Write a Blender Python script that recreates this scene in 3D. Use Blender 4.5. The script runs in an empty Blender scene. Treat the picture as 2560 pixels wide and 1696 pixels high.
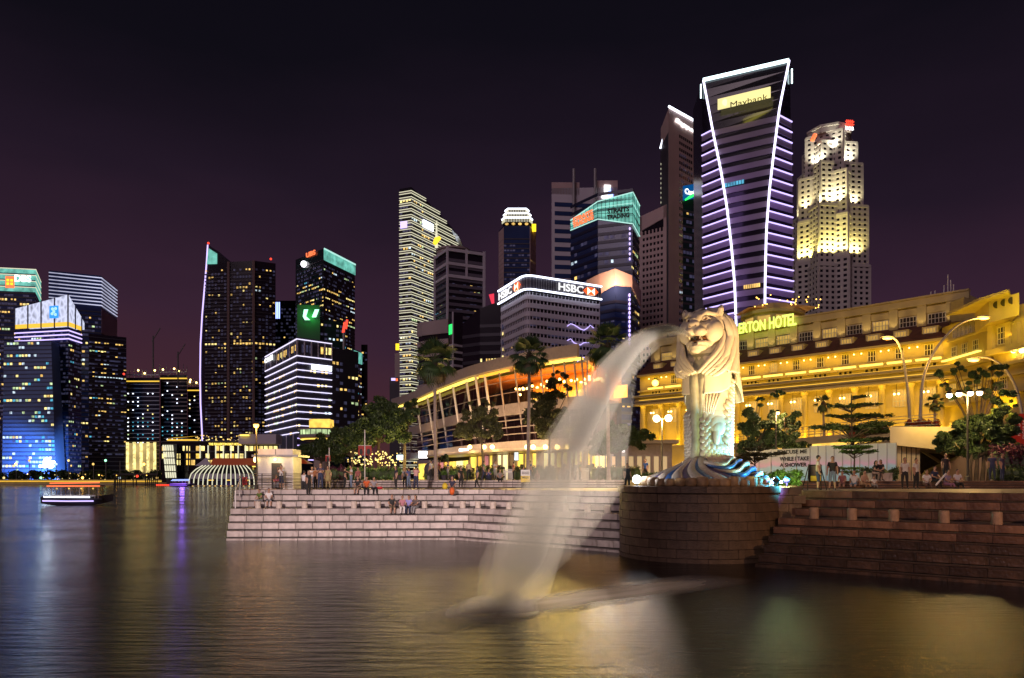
import bpy, bmesh, math, random
import numpy as np
from mathutils import Matrix, Vector
random.seed(7); rng = np.random.default_rng(7)
R = math.radians
sc = bpy.context.scene
COL = sc.collection
# ---------------------------------------------------------------- camera, sky, light, exposure
F, CX, HY, HC = 1843.0, 1280.0, 1196.0, 3.8      # focal length and horizon of the photograph (px), eye height (m)
cam_d = bpy.data.cameras.new('camera'); cam = bpy.data.objects.new('camera', cam_d); COL.objects.link(cam)
cam.location = (0, 0, HC); cam.rotation_euler = (R(90), 0, 0)
cam_d.sensor_width = 36; cam_d.lens = F/2560*36; cam_d.shift_y = (HY-848)/2560
cam_d.clip_start = 0.1; cam_d.clip_end = 6000
sc.camera = cam
w = bpy.data.worlds.new('World'); sc.world = w; w.use_nodes = True
nt = w.node_tree; nt.nodes.clear()
o_ = nt.nodes.new('ShaderNodeOutputWorld'); bg = nt.nodes.new('ShaderNodeBackground')
tc = nt.nodes.new('ShaderNodeTexCoord'); sx = nt.nodes.new('ShaderNodeSeparateXYZ')
rp = nt.nodes.new('ShaderNodeValToRGB'); sky = nt.nodes.new('ShaderNodeTexSky')
sky.sky_type = 'NISHITA'; sky.sun_disc = False; sky.sun_elevation = R(-4); sky.sun_rotation = R(200)
nz = nt.nodes.new('ShaderNodeTexNoise'); nz.inputs['Scale'].default_value = 1.5; nz.inputs['Detail'].default_value = 5
mp = nt.nodes.new('ShaderNodeMapping'); mp.inputs['Scale'].default_value = (1, 1, 3)
L = nt.links.new
L(tc.outputs['Generated'], sx.inputs[0]); L(tc.outputs['Generated'], mp.inputs[0]); L(mp.outputs[0], nz.inputs['Vector'])
m1 = nt.nodes.new('ShaderNodeMath'); m1.operation = 'MULTIPLY_ADD'; m1.inputs[1].default_value = .24; m1.inputs[2].default_value = -.12
L(nz.outputs['Fac'], m1.inputs[0])
ad = nt.nodes.new('ShaderNodeMath'); ad.operation = 'ADD'; L(sx.outputs['Z'], ad.inputs[0]); L(m1.outputs[0], ad.inputs[1])
L(ad.outputs[0], rp.inputs[0])
cr = rp.color_ramp
cr.elements[0].position = 0.0; cr.elements[0].color = (.070, .024, .024, 1)
cr.elements[1].position = .62; cr.elements[1].color = (.0028, .0028, .0055, 1)
for p_, c_ in ((.10, (.060, .021, .030)), (.22, (.038, .016, .032)), (.36, (.0155, .0085, .018)), (.5, (.0048, .0038, .0075))):
    e = cr.elements.new(p_); e.color = (*c_, 1)
mx = nt.nodes.new('ShaderNodeMix'); mx.data_type = 'RGBA'; mx.blend_type = 'ADD'; mx.inputs[0].default_value = .02
L(rp.outputs[0], mx.inputs[6]); L(sky.outputs[0], mx.inputs[7]); L(mx.outputs[2], bg.inputs[0]); L(bg.outputs[0], o_.inputs[0])
bg.inputs[1].default_value = 1.0
SUN = bpy.data.lights.new('city_glow_fill', 'SUN'); SUN.energy = .50; SUN.angle = R(25); SUN.color = (1.0, .74, .86)  # added broad fill for the city's glow on the facades, not a moon
so = bpy.data.objects.new('city_glow_fill', SUN); COL.objects.link(so); so.rotation_euler = (R(62), 0, R(-28))
vs = sc.view_settings; vs.view_transform = 'Standard'; vs.look = 'None'; vs.exposure = 0; vs.gamma = 1; vs.use_curve_mapping = False
sc.render.engine = 'CYCLES'; cy = sc.cycles
cy.use_denoising = True; cy.max_bounces = 6; cy.diffuse_bounces = 2; cy.glossy_bounces = 3; cy.transmission_bounces = 4
cy.transparent_max_bounces = 24; cy.volume_bounces = 0; cy.sample_clamp_indirect = 4; cy.sample_clamp_direct = 0
cy.caustics_reflective = False; cy.caustics_refractive = False
# ---------------------------------------------------------------- geometry helpers
def gx(xs, Y): return (xs-CX)/F*Y
def gz(ys, Y): return HC-(ys-HY)/F*Y
def top(xs, yt, z): Y = (z-HC)*F/(HY-yt); return (gx(xs, Y), Y)
def Yof(ys, z): return (HC-z)*F/(ys-HY)

class MB:
    def __init__(s): s.v = []; s.f = []; s.m = []; s.smooth = False
    def add(s, vs, fs, m=0):
        n = len(s.v); s.v.extend([tuple(v) for v in vs]); s.f.extend([tuple(i+n for i in f) for f in fs]); s.m.extend([m]*len(fs)); return s
    def box(s, x0, x1, y0, y1, z0, z1, m=0):
        return s.add([(x0,y0,z0),(x1,y0,z0),(x1,y1,z0),(x0,y1,z0),(x0,y0,z1),(x1,y0,z1),(x1,y1,z1),(x0,y1,z1)],
                     [(0,3,2,1),(4,5,6,7),(0,1,5,4),(1,2,6,5),(2,3,7,6),(3,0,4,7)], m)
    def fbox(s, A, B, u0, u1, z0, z1, o0, o1, m=0):
        """box on a facade line A->B: u along, z up, o outward offset"""
        ux, uy = B[0]-A[0], B[1]-A[1]; l = math.hypot(ux, uy); ux /= l; uy /= l; nx, ny = uy, -ux
        P = lambda u, o, z: (A[0]+ux*u+nx*o, A[1]+uy*u+ny*o, z)
        return s.add([P(u0,o1,z0),P(u1,o1,z0),P(u1,o0,z0),P(u0,o0,z0),P(u0,o1,z1),P(u1,o1,z1),P(u1,o0,z1),P(u0,o0,z1)],
                     [(0,3,2,1),(4,5,6,7),(0,1,5,4),(1,2,6,5),(2,3,7,6),(3,0,4,7)], m)
    def fquad(s, A, B, u0, u1, z0, z1, o, m=0):
        ux, uy = B[0]-A[0], B[1]-A[1]; l = math.hypot(ux, uy); ux /= l; uy /= l; nx, ny = uy, -ux
        P = lambda u, z: (A[0]+ux*u+nx*o, A[1]+uy*u+ny*o, z)
        return s.add([P(u0,z0),P(u1,z0),P(u1,z1),P(u0,z1)], [(0,1,2,3)], m)
    def prism(s, poly, z0, z1, m=0):
        n = len(poly); zt = z1 if isinstance(z1, (list, tuple)) else [z1]*n; zb = z0 if isinstance(z0, (list, tuple)) else [z0]*n
        return s.add([(p[0],p[1],zb[i]) for i, p in enumerate(poly)]+[(p[0],p[1],zt[i]) for i, p in enumerate(poly)],
                     [tuple(range(n-1,-1,-1)), tuple(range(n,2*n))]+[(i,(i+1)%n,(i+1)%n+n,i+n) for i in range(n)], m)
    def tube(s, pts, r, n=8, m=0, cap=True):
        pts = [Vector(p) for p in pts]; rr = r if isinstance(r, (list, tuple)) else [r]*len(pts)
        vs = []; a = None
        for i, p in enumerate(pts):
            t = (pts[min(i+1,len(pts)-1)]-pts[max(i-1,0)]).normalized()
            if a is None: a = t.orthogonal().normalized()
            a = (a-t*a.dot(t)).normalized(); b = t.cross(a)
            for k in range(n):
                q = 2*math.pi*k/n; vs.append(p+(a*math.cos(q)+b*math.sin(q))*rr[i])
        fs = [(i*n+k, i*n+(k+1)%n, (i+1)*n+(k+1)%n, (i+1)*n+k) for i in range(len(pts)-1) for k in range(n)]
        if cap: fs += [tuple(range(n-1,-1,-1)), tuple(range((len(pts)-1)*n, len(pts)*n))]
        return s.add(vs, fs, m)
    def ell(s, c, r, n=10, k=7, m=0, rot=None):
        r = r if isinstance(r, (list, tuple)) else (r,r,r); M = rot or Matrix.Identity(3); c = Vector(c)
        vs = [c+M@Vector((0,0,-r[2]))]
        for i in range(1, k):
            a = -math.pi/2+math.pi*i/k
            for j in range(n):
                b = 2*math.pi*j/n; vs.append(c+M@Vector((r[0]*math.cos(a)*math.cos(b), r[1]*math.cos(a)*math.sin(b), r[2]*math.sin(a))))
        vs.append(c+M@Vector((0,0,r[2]))); T = len(vs)-1
        fs = [(0,1+(j+1)%n,1+j) for j in range(n)]
        for i in range(k-2): fs += [(1+i*n+j,1+i*n+(j+1)%n,1+(i+1)*n+(j+1)%n,1+(i+1)*n+j) for j in range(n)]
        fs += [(T,1+(k-2)*n+j,1+(k-2)*n+(j+1)%n) for j in range(n)]
        return s.add(vs, fs, m)
    def lathe(s, prof, c=(0,0), n=16, m=0):
        vs = [(c[0]+r*math.cos(2*math.pi*j/n), c[1]+r*math.sin(2*math.pi*j/n), z) for r, z in prof for j in range(n)]
        fs = [(i*n+j,i*n+(j+1)%n,(i+1)*n+(j+1)%n,(i+1)*n+j) for i in range(len(prof)-1) for j in range(n)]
        fs += [tuple(range(n-1,-1,-1)), tuple(range((len(prof)-1)*n, len(prof)*n))]
        return s.add(vs, fs, m)
    def grid(s, P, closed=False, m=0):
        """P: rows of points"""
        nr, nc = len(P), len(P[0]); vs = [q for row in P for q in row]
        fs = [(i*nc+j,i*nc+(j+1)%nc,(i+1)*nc+(j+1)%nc,(i+1)*nc+j) for i in range(nr-1) for j in range(nc if closed else nc-1)]
        return s.add(vs, fs, m)
    def build(s, name, mats, parent=None, smooth=None, **pr):
        o = bpy.data.objects.new(name, s.mesh(name, mats, rootloc(parent), s.smooth if smooth is None else smooth))
        COL.objects.link(o)
        if parent: o.parent = parent
        for k, v in pr.items(): o[k] = v
        return o
    def mesh(s, name, mats, off=Vector((0,0,0)), smooth=False):
        me = bpy.data.meshes.new(name); v = [(a-off[0], b-off[1], c-off[2]) for a, b, c in s.v]
        me.from_pydata(v, [], s.f)
        mats = mats if isinstance(mats, (list, tuple)) else [mats]
        for q in mats: me.materials.append(q)
        if len(mats) > 1: me.polygons.foreach_set('material_index', s.m)
        if smooth: me.polygons.foreach_set('use_smooth', [True]*len(s.f))
        me.update(); return me
def rootloc(p):
    if p is None: return Vector((0,0,0))
    v = Vector(p.location)
    while p.parent: p = p.parent; v = v+Vector(p.location)
    return v
def tag(o, label=None, cat=None, group=None, kind=None):
    if label: o['label'] = label
    if cat: o['category'] = cat
    if group: o['group'] = group
    if kind: o['kind'] = kind
    return o
def thing(name, loc, label, cat, group=None):
    o = bpy.data.objects.new(name, None); COL.objects.link(o); o.location = loc; o.empty_display_size = .3
    return tag(o, label, cat, group)
def inst(name, me, parent=None, loc=(0,0,0), rz=0, scale=(1,1,1), rot=None):
    o = bpy.data.objects.new(name, me); COL.objects.link(o)
    if parent: o.parent = parent
    o.location = Vector(loc)-(rootloc(parent) if parent else Vector((0,0,0))); o.rotation_euler = rot or (0,0,rz); o.scale = scale
    return o
def copy_tree(o, parent=None):
    c = o.copy(); COL.objects.link(c); c.parent = parent
    for ch in o.children: copy_tree(ch, c)
    return c
def offset(pts, d):
    """shift a left-to-right polyline outward (towards the viewer side) by d with mitred corners"""
    n = []
    for a, b in zip(pts, pts[1:]):
        ux, uy = b[0]-a[0], b[1]-a[1]; l = math.hypot(ux, uy); n.append((uy/l, -ux/l))
    out = []
    for i, p in enumerate(pts):
        if i == 0: q = n[0]
        elif i == len(pts)-1: q = n[-1]
        else:
            a, b = n[i-1], n[i]; k = 1+a[0]*b[0]+a[1]*b[1]; q = ((a[0]+b[0])/k, (a[1]+b[1])/k)
        out.append((p[0]+q[0]*d, p[1]+q[1]*d))
    return out
def strip(pts, z0, z1, o0, o1, mb=None, m=0):
    """solid band following a polyline"""
    a = offset(pts, o0); b = offset(pts, o1); mb = mb or MB(); n = len(pts)
    vs = [(*p, z0) for p in b]+[(*p, z1) for p in b]+[(*p, z1) for p in a]+[(*p, z0) for p in a]
    fs = []
    for i in range(n-1):
        for r in range(4):
            q = (r+1) % 4; fs.append((r*n+i, r*n+i+1, q*n+i+1, q*n+i))
    fs += [(0, n, 2*n, 3*n), (n-1, 4*n-1, 3*n-1, 2*n-1)]
    return mb.add(vs, fs, m)
# ---------------------------------------------------------------- materials
def newmat(name):
    m = bpy.data.materials.new(name); m.use_nodes = True; return m, m.node_tree, m.node_tree.nodes['Principled BSDF']
def pm(name, c, rough=.6, metal=0, var=.25, scale=3.0, bump=0, bscale=20, rnd=0, spec=.5, coat=0, stain=None):
    m, t, b = newmat(name); b.inputs['Roughness'].default_value = rough; b.inputs['Metallic'].default_value = metal
    b.inputs['Specular IOR Level'].default_value = spec; b.inputs['Coat Weight'].default_value = coat
    tc = t.nodes.new('ShaderNodeTexCoord'); n = t.nodes.new('ShaderNodeTexNoise'); n.inputs['Scale'].default_value = scale; n.inputs['Detail'].default_value = 5
    t.links.new(tc.outputs['Object'], n.inputs['Vector'])
    r = t.nodes.new('ShaderNodeValToRGB'); r.color_ramp.elements[0].position = .3; r.color_ramp.elements[1].position = .72
    r.color_ramp.elements[0].color = (*[x*(1-var) for x in c], 1); r.color_ramp.elements[1].color = (*[min(1, x*(1+var)) for x in c], 1)
    t.links.new(n.outputs['Fac'], r.inputs[0]); out = r.outputs[0]
    if stain:
        w_ = t.nodes.new('ShaderNodeTexNoise'); w_.inputs['Scale'].default_value = stain[1]; w_.inputs['Detail'].default_value = 6; w_.inputs['Roughness'].default_value = .65
        mp_ = t.nodes.new('ShaderNodeMapping'); mp_.inputs['Scale'].default_value = (1, 1, .35)
        t.links.new(tc.outputs['Object'], mp_.inputs[0]); t.links.new(mp_.outputs[0], w_.inputs['Vector'])
        wr = t.nodes.new('ShaderNodeValToRGB'); wr.color_ramp.elements[0].position = .48; wr.color_ramp.elements[1].position = .66
        t.links.new(w_.outputs['Fac'], wr.inputs[0])
        k = t.nodes.new('ShaderNodeMix'); k.data_type = 'RGBA'; k.blend_type = 'MIX'; k.inputs[7].default_value = (*stain[0], 1)
        t.links.new(wr.outputs[0], k.inputs[0]); t.links.new(out, k.inputs[6]); out = k.outputs[2]
    if rnd:
        oi = t.nodes.new('ShaderNodeObjectInfo'); mr = t.nodes.new('ShaderNodeMapRange'); mr.inputs[3].default_value = 1-rnd; mr.inputs[4].default_value = 1+rnd*.6
        t.links.new(oi.outputs['Random'], mr.inputs[0]); k = t.nodes.new('ShaderNodeMix'); k.data_type = 'RGBA'; k.blend_type = 'MULTIPLY'; k.inputs[0].default_value = 1
        t.links.new(out, k.inputs[6]); t.links.new(mr.outputs[0], k.inputs[7]); out = k.outputs[2]
    t.links.new(out, b.inputs['Base Color'])
    if bump:
        n2 = t.nodes.new('ShaderNodeTexNoise'); n2.inputs['Scale'].default_value = bscale; n2.inputs['Detail'].default_value = 4
        t.links.new(tc.outputs['Object'], n2.inputs['Vector']); bp = t.nodes.new('ShaderNodeBump'); bp.inputs['Strength'].default_value = bump; bp.inputs['Distance'].default_value = .05
        t.links.new(n2.outputs['Fac'], bp.inputs['Height']); t.links.new(bp.outputs[0], b.inputs['Normal'])
    return m
def em(name, c, s, light=False, var=0, scale=1.0):
    m, t, b = newmat(name); b.inputs['Base Color'].default_value = (*[x*.3 for x in c], 1)
    b.inputs['Emission Color'].default_value = (*c, 1); b.inputs['Emission Strength'].default_value = s
    if var:
        tc = t.nodes.new('ShaderNodeTexCoord'); n = t.nodes.new('ShaderNodeTexNoise'); n.inputs['Scale'].default_value = scale; n.inputs['Detail'].default_value = 3
        t.links.new(tc.outputs['Object'], n.inputs['Vector']); mr = t.nodes.new('ShaderNodeMapRange'); mr.inputs[1].default_value = .3; mr.inputs[2].default_value = .7
        mr.inputs[3].default_value = s*(1-var); mr.inputs[4].default_value = s*(1+var); t.links.new(n.outputs['Fac'], mr.inputs[0]); t.links.new(mr.outputs[0], b.inputs['Emission Strength'])
    if not light: m.cycles.emission_sampling = 'NONE'
    return m
M = {}
M['conc'] = pm('concrete_wall', (.46,.38,.36), .8, var=.12, scale=.05)
M['concw'] = pm('white_cladding', (.66,.62,.68), .6, var=.10, scale=.05)
M['tan'] = pm('tan_granite_cladding', (.58,.42,.40), .7, var=.12, scale=.04)
M['dkwall'] = pm('dark_cladding', (.05,.045,.06), .5, var=.2, scale=.05)
M['glass'] = pm('dark_blue_glass', (.018,.028,.075), .14, var=.3, scale=.03, spec=.6)
M['glassk'] = pm('black_glass', (.016,.013,.020), .15, var=.3, scale=.03)
M['glasst'] = pm('teal_glass', (.008,.03,.028), .15, var=.3, scale=.03)
M['glassb'] = pm('blue_glass', (.028,.05,.15), .2, var=.3, scale=.03)
M['steel'] = pm('grey_painted_steel', (.35,.34,.34), .45, metal=.3, var=.1)
M['dsteel'] = pm('dark_steel', (.06,.055,.05), .5, metal=.4, var=.2)
M['white'] = pm('white_paint', (.72,.70,.68), .55, var=.08, bump=.1)
M['w_warm'] = em('lit_window_amber', (1,.62,.16), 1.1, var=.6, scale=.35)
M['w_yel'] = em('lit_window_yellow', (1,.80,.28), 1.3, var=.6, scale=.35)
M['w_cool'] = em('lit_window_cool', (.70,.88,1), .95, var=.7, scale=.35)
M['w_cyan'] = em('lit_window_cyan', (.12,.60,.85), .75, var=.7, scale=.35)
M['w_grn'] = em('lit_window_pale_green', (.75,1,.50), .75, var=.7, scale=.35)
M['w_dim'] = em('dim_window', (.30,.30,.60), .075, var=.9, scale=.35)
M['led_w'] = em('white_led', (.82,.88,1), 3.2)
M['led_v'] = em('violet_led', (.60,.48,1), 1.7)
M['led_c'] = em('cream_led', (1,.96,.68), .85)
M['led_b'] = em('blue_led', (.30,.40,1), 3)
M['led_i'] = em('ice_led', (.72,.95,1), 3.4)
M['gold'] = em('golden_light_strip', (1,.72,.12), 2.0)
M['goldd'] = em('dim_golden_strip', (1,.60,.06), 1.1)
M['red'] = em('red_sign_light', (1,.06,.03), 1.8)
M['red2'] = em('orange_red_sign', (1,.18,.06), 1.5)
M['grn'] = em('green_sign_light', (.03,1,.16), 1.5)
M['grnw'] = em('pale_green_sign_light', (.35,1,.55), 2.6)
M['signw'] = em('white_sign_light', (1,1,1), 2.2)
M['signb'] = em('blue_sign_light', (.03,.25,1), 1.6)
M['teal'] = em('teal_crown_light', (.25,.85,.70), .55, var=.5, scale=.15)
M['tealw'] = em('teal_white_light', (.55,1,.9), .9)
M['yel'] = em('yellow_sign_light', (1,.66,.02), 1.7)
M['ylw'] = em('yellow_white_sign_light', (.80,1,.16), 1.5)
M['lampw'] = em('warm_lamp_bulb', (1,.66,.20), 9)
M['lampc'] = em('white_lamp_bulb', (.9,.95,1), 22)
M['lampx'] = em('glaring_lamp_bulb', (1,.80,.45), 20)
M['lampo'] = em('orange_lamp_bulb', (1,.50,.08), 7)
M['pane_w'] = em('warm_interior', (1,.62,.10), 1.2, var=.5, scale=.4)
M['black'] = pm('black_lettering', (.01,.01,.01), .6)
def light(name, typ, loc, energy, color, aim=None, size=.3, spot=60, sizey=None, blend=.6, parent=None):
    d = bpy.data.lights.new(name, typ); d.energy = energy; d.color = color
    if typ == 'SPOT': d.spot_size = R(spot); d.spot_blend = blend; d.shadow_soft_size = size
    elif typ == 'POINT': d.shadow_soft_size = size
    elif typ == 'AREA':
        d.size = size
        if sizey: d.shape = 'RECTANGLE'; d.size_y = sizey
    o = bpy.data.objects.new(name, d); COL.objects.link(o); o.location = loc
    if aim is not None:
        o.rotation_euler = (Vector(aim)-Vector(loc)).to_track_quat('-Z', 'Y').to_euler()
    return o
def text(name, s, A, B, u0, u1, z0, z1, off, mat, parent=None, ex=.04, shear=0, body_w=None, sp=1.0):
    """lettering fitted into a rectangle of the facade line A->B"""
    cu = bpy.data.curves.new(name, 'FONT'); cu.body = s; cu.resolution_u = 3; cu.shear = shear; cu.space_character = sp; cu.space_line = .8
    if body_w: cu.offset = body_w
    ob = bpy.data.objects.new(name, cu); COL.objects.link(ob)
    dg = bpy.context.evaluated_depsgraph_get(); me = bpy.data.meshes.new_from_object(ob.evaluated_get(dg))
    bpy.data.objects.remove(ob); bpy.data.curves.remove(cu)
    vs = [v.co.copy() for v in me.vertices]; fs = [tuple(p.vertices) for p in me.polygons]; bpy.data.meshes.remove(me)
    x0 = min(v.x for v in vs); x1 = max(v.x for v in vs); y0 = min(v.y for v in vs); y1 = max(v.y for v in vs)
    ux, uy = B[0]-A[0], B[1]-A[1]; l = math.hypot(ux, uy); ux /= l; uy /= l; nx, ny = uy, -ux
    mb = MB(); n = len(vs); P = []
    for o in (off+ex, off):
        for v in vs:
            u = u0+(v.x-x0)/(x1-x0)*(u1-u0); z = z0+(v.y-y0)/(y1-y0)*(z1-z0); P.append((A[0]+ux*u+nx*o, A[1]+uy*u+ny*o, z))
    from collections import Counter
    ec = Counter(); 
    for f in fs:
        for i in range(len(f)): ec[(f[i], f[(i+1) % len(f)])] += 1
    side = [(b, a, a+n, b+n) for (a, b) in ec if (b, a) not in ec]
    mb.add(P, fs+side)
    return mb.build(name, mat, parent)
# ================================================================ water, land, stairs
def water_mat():
    m, t, b = newmat('harbour_water'); b.inputs['Base Color'].default_value = (.010,.007,.006,1); b.inputs['Roughness'].default_value = .17
    b.inputs['IOR'].default_value = 1.25; b.inputs['Specular IOR Level'].default_value = .3
    tc = t.nodes.new('ShaderNodeTexCoord'); mp = t.nodes.new('ShaderNodeMapping'); mp.inputs['Scale'].default_value = (.34, 1.9, 1); mp.inputs['Rotation'].default_value = (0,0,R(12))
    t.links.new(tc.outputs['Object'], mp.inputs[0])
    n1 = t.nodes.new('ShaderNodeTexNoise'); n1.inputs['Scale'].default_value = 1.7; n1.inputs['Detail'].default_value = 7; n1.inputs['Roughness'].default_value = .62
    n2 = t.nodes.new('ShaderNodeTexNoise'); n2.inputs['Scale'].default_value = .12; n2.inputs['Detail'].default_value = 3
    t.links.new(mp.outputs[0], n1.inputs['Vector']); t.links.new(tc.outputs['Object'], n2.inputs['Vector'])
    bp = t.nodes.new('ShaderNodeBump'); bp.inputs['Strength'].default_value = .52; bp.inputs['Distance'].default_value = .14
    t.links.new(n1.outputs['Fac'], bp.inputs['Height']); t.links.new(bp.outputs[0], b.inputs['Normal'])
    mr = t.nodes.new('ShaderNodeMapRange'); mr.inputs[1].default_value = .35; mr.inputs[2].default_value = .65; mr.inputs[3].default_value = .075; mr.inputs[4].default_value = .15
    t.links.new(n2.outputs['Fac'], mr.inputs[0]); t.links.new(mr.outputs[0], b.inputs['Roughness'])
    return m
M['water'] = water_mat()
MB().add([(-1500,-60,0),(1500,-60,0),(1500,1500,0),(-1500,1500,0)], [(0,1,2,3)]).build('water', M['water'], kind='structure')
M['pave'] = pm('plaza_paving', (.30,.22,.17), .55, var=.2, scale=1.2, bump=.2, bscale=9)
M['ground'] = pm('city_ground', (.06,.055,.05), .9, var=.3, scale=.05)
M['stone'] = pm('pale_granite', (.47,.41,.38), .6, var=.22, scale=2.5, rnd=.22, bump=.3, bscale=22, stain=((.24,.19,.16), 1.7))
M['stonet'] = pm('granite_tread', (.30,.25,.25), .6, var=.2, scale=1.5, bump=.2, stain=((.12,.10,.09), .9))
M['stonew'] = pm('wet_stained_granite', (.19,.105,.065), .34, var=.45, scale=1.3, rnd=.38, bump=.45, bscale=9, stain=((.05,.022,.015), .55))
M['stonewt'] = pm('wet_tread', (.10,.06,.045), .35, var=.3, scale=1.2, bump=.3, stain=((.04,.02,.015), .8))
M['recess'] = pm('dark_joint_stone', (.06,.05,.045), .8, var=.3)
M['slime'] = pm('tide_stained_stone', (.07,.055,.04), .5, var=.5, scale=3, bump=.4)
ZL, ZR, ZU = 3.0, 3.17, 3.62
# front water lines
LP = [(-17.4,44.9),(-3.46,45.5),(7.4,35.8)]
RP = [(10.4,31.55),(26.4,19.05)]
LV = [(.12,0),(.55,-.35),(.98,-1.1),(1.41,-1.9),(1.82,-2.7),(2.22,-4.5),(2.62,-5.3),(ZL,-6.1)]
RV = [(.12,0),(.5,-.45),(.88,-1.05),(1.24,-1.7),(1.6,-2.35),(1.97,-3.0),(2.37,-4.6),(2.77,-5.5),(ZR,-6.4)]
def shift_left(pts, d):   # left end of the left stairs splays outwards
    p = offset(pts, d)
    return p
gap = .035
M['algae'] = pm('algae_wet_granite', (.075,.045,.03), .3, var=.5, scale=2.2, rnd=.4, bump=.5, bscale=10, stain=((.02,.015,.008), 1.2))
def stairs(name, pts, lv, ms, mt, blk, label_row=None):
    root = bpy.data.objects.new(name, None); COL.objects.link(root); root['kind'] = 'structure'
    full = offset(pts, lv[-1][1]-14)
    for i, (z, d) in enumerate(lv):
        f = offset(pts, d)
        if pts is LP: f[0] = (f[0][0]+.245*d, f[0][1])
        g = offset(pts, (lv[i+1][1]-.3) if i+1 < len(lv) else d-1.0)
        if pts is LP: g[0] = (g[0][0]+.245*d, g[0][1])
        zb = lv[i-1][0] if i else -1.5
        # tread slab (recessed core), stones stand proud of it
        core = offset(f, -.10)
        MB().prism(core+g[::-1], zb-.02, z-.03).build('step_core', M['slime'] if i == 0 else M['recess'], root)
        th = .16 if i == 0 else (z-zb)*.80
        for a, b in zip(f, f[1:]):
            l = math.hypot(b[0]-a[0], b[1]-a[1]); n = max(1, round(l/blk)); s = l/n
            dep = (math.hypot(g[0][0]-f[0][0], g[0][1]-f[0][1]) if 0 else (abs(lv[i+1][1]-d)+.1 if i+1 < len(lv) else 1.0))
            me = MB().box(0, s-(gap if pts is LP else .018), -dep, 0, -th, 0).mesh('stone_block', ms if (pts is LP or i > 3) else M['algae'])
            me2 = MB().box(0, s-.03, -dep, 0, -th+.01, 0).mesh('tread_block', mt)
            ang = math.atan2(b[1]-a[1], b[0]-a[0])
            ph = (.5*s if i % 2 else 0)
            for k in range(n):
                u = k*s
                # block frame: x along, y into the stair => local y negative is outward; mesh was made with y in [-dep,0], flip by placing at the inner edge
                nx, ny = -math.sin(ang), math.cos(ang)
                px = a[0]+math.cos(ang)*u+nx*dep; py = a[1]+math.sin(ang)*u+ny*dep
                jz = random.uniform(-.006,.006)
                o = inst('stone_block', me, root, (px, py, z+jz), ang)
        # darker worn tread surface a little above the blocks
        t0 = offset(f, -.04); t1 = offset(f, -(abs(lv[i+1][1]-d)-.02) if i+1 < len(lv) else -.9)
        MB().add([(*p, z+.012) for p in t0]+[(*p, z+.012) for p in t1], [(k, k+1, len(t0)+k+1, len(t0)+k) for k in range(len(t0)-1)]).build('tread', mt, root)
    return root
st_l = stairs('waterside_steps', LP, LV, M['stone'], M['stonet'], 1.08)
st_r = stairs('waterside_steps', RP, RV, M['stonew'], M['stonewt'], 1.2)
# recesses and bollards
def bollards(pts, d, z, us, mat, grp, labels, r=.19, h=.46):
    f = offset(pts, d); me = MB().lathe([(r,0),(r,h-.05),(r*.93,h-.015),(r*.8,h)], n=20).mesh('bollard', mat, smooth=False)
    k = 0
    tot = [math.hypot(b[0]-a[0], b[1]-a[1]) for a, b in zip(f, f[1:])]
    for u in us:
        q = u; i = 0
        while i < len(tot)-1 and q > tot[i]: q -= tot[i]; i += 1
        a, b = f[i], f[i+1]; x = a[0]+(b[0]-a[0])*q/tot[i]; y = a[1]+(b[1]-a[1])*q/tot[i]
        o = inst('stone_bollard', me, None, (x, y, z+.012)); tag(o, labels(k), 'bollard', grp); k += 1
ordn = ['first','second','third','fourth','fifth','sixth','seventh','eighth','ninth','tenth','eleventh','twelfth','thirteenth','fourteenth','fifteenth','sixteenth']
M['boll'] = pm('pale_stone_bollard', (.55,.47,.40), .7, var=.15, scale=6, bump=.2)
bollards(LP, -3.05, 1.82, [1.0,2.35,4.0,5.6,7.2,8.75,10.3,11.8,13.2,14.3,15.35,16.7,18.1,19.6,21.1,22.6,24.2,25.6], M['boll'], 'stone bollards on the left landing',
         lambda k: f'pale round stone bollard on the pink lit steps, {ordn[k]} from the left end' if k < 16 else 'pale stone bollard beside the left flank of the statue plinth' if k == 17 else 'pale stone bollard next to the last one before the plinth')
bollards(RP, -3.3, 1.97, [1.5,3.1,4.75,6.6,8.4,10.3,12.3], pm('dark_brown_bollard',(.30,.20,.14),.7,var=.25,scale=5,bump=.2), 'stone bollards on the right landing',  # darker brown tone than the left bollards
         lambda k: f'pale stone bollard on the wet brown steps, {ordn[k]} from the plinth', r=.2, h=.5)
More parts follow.
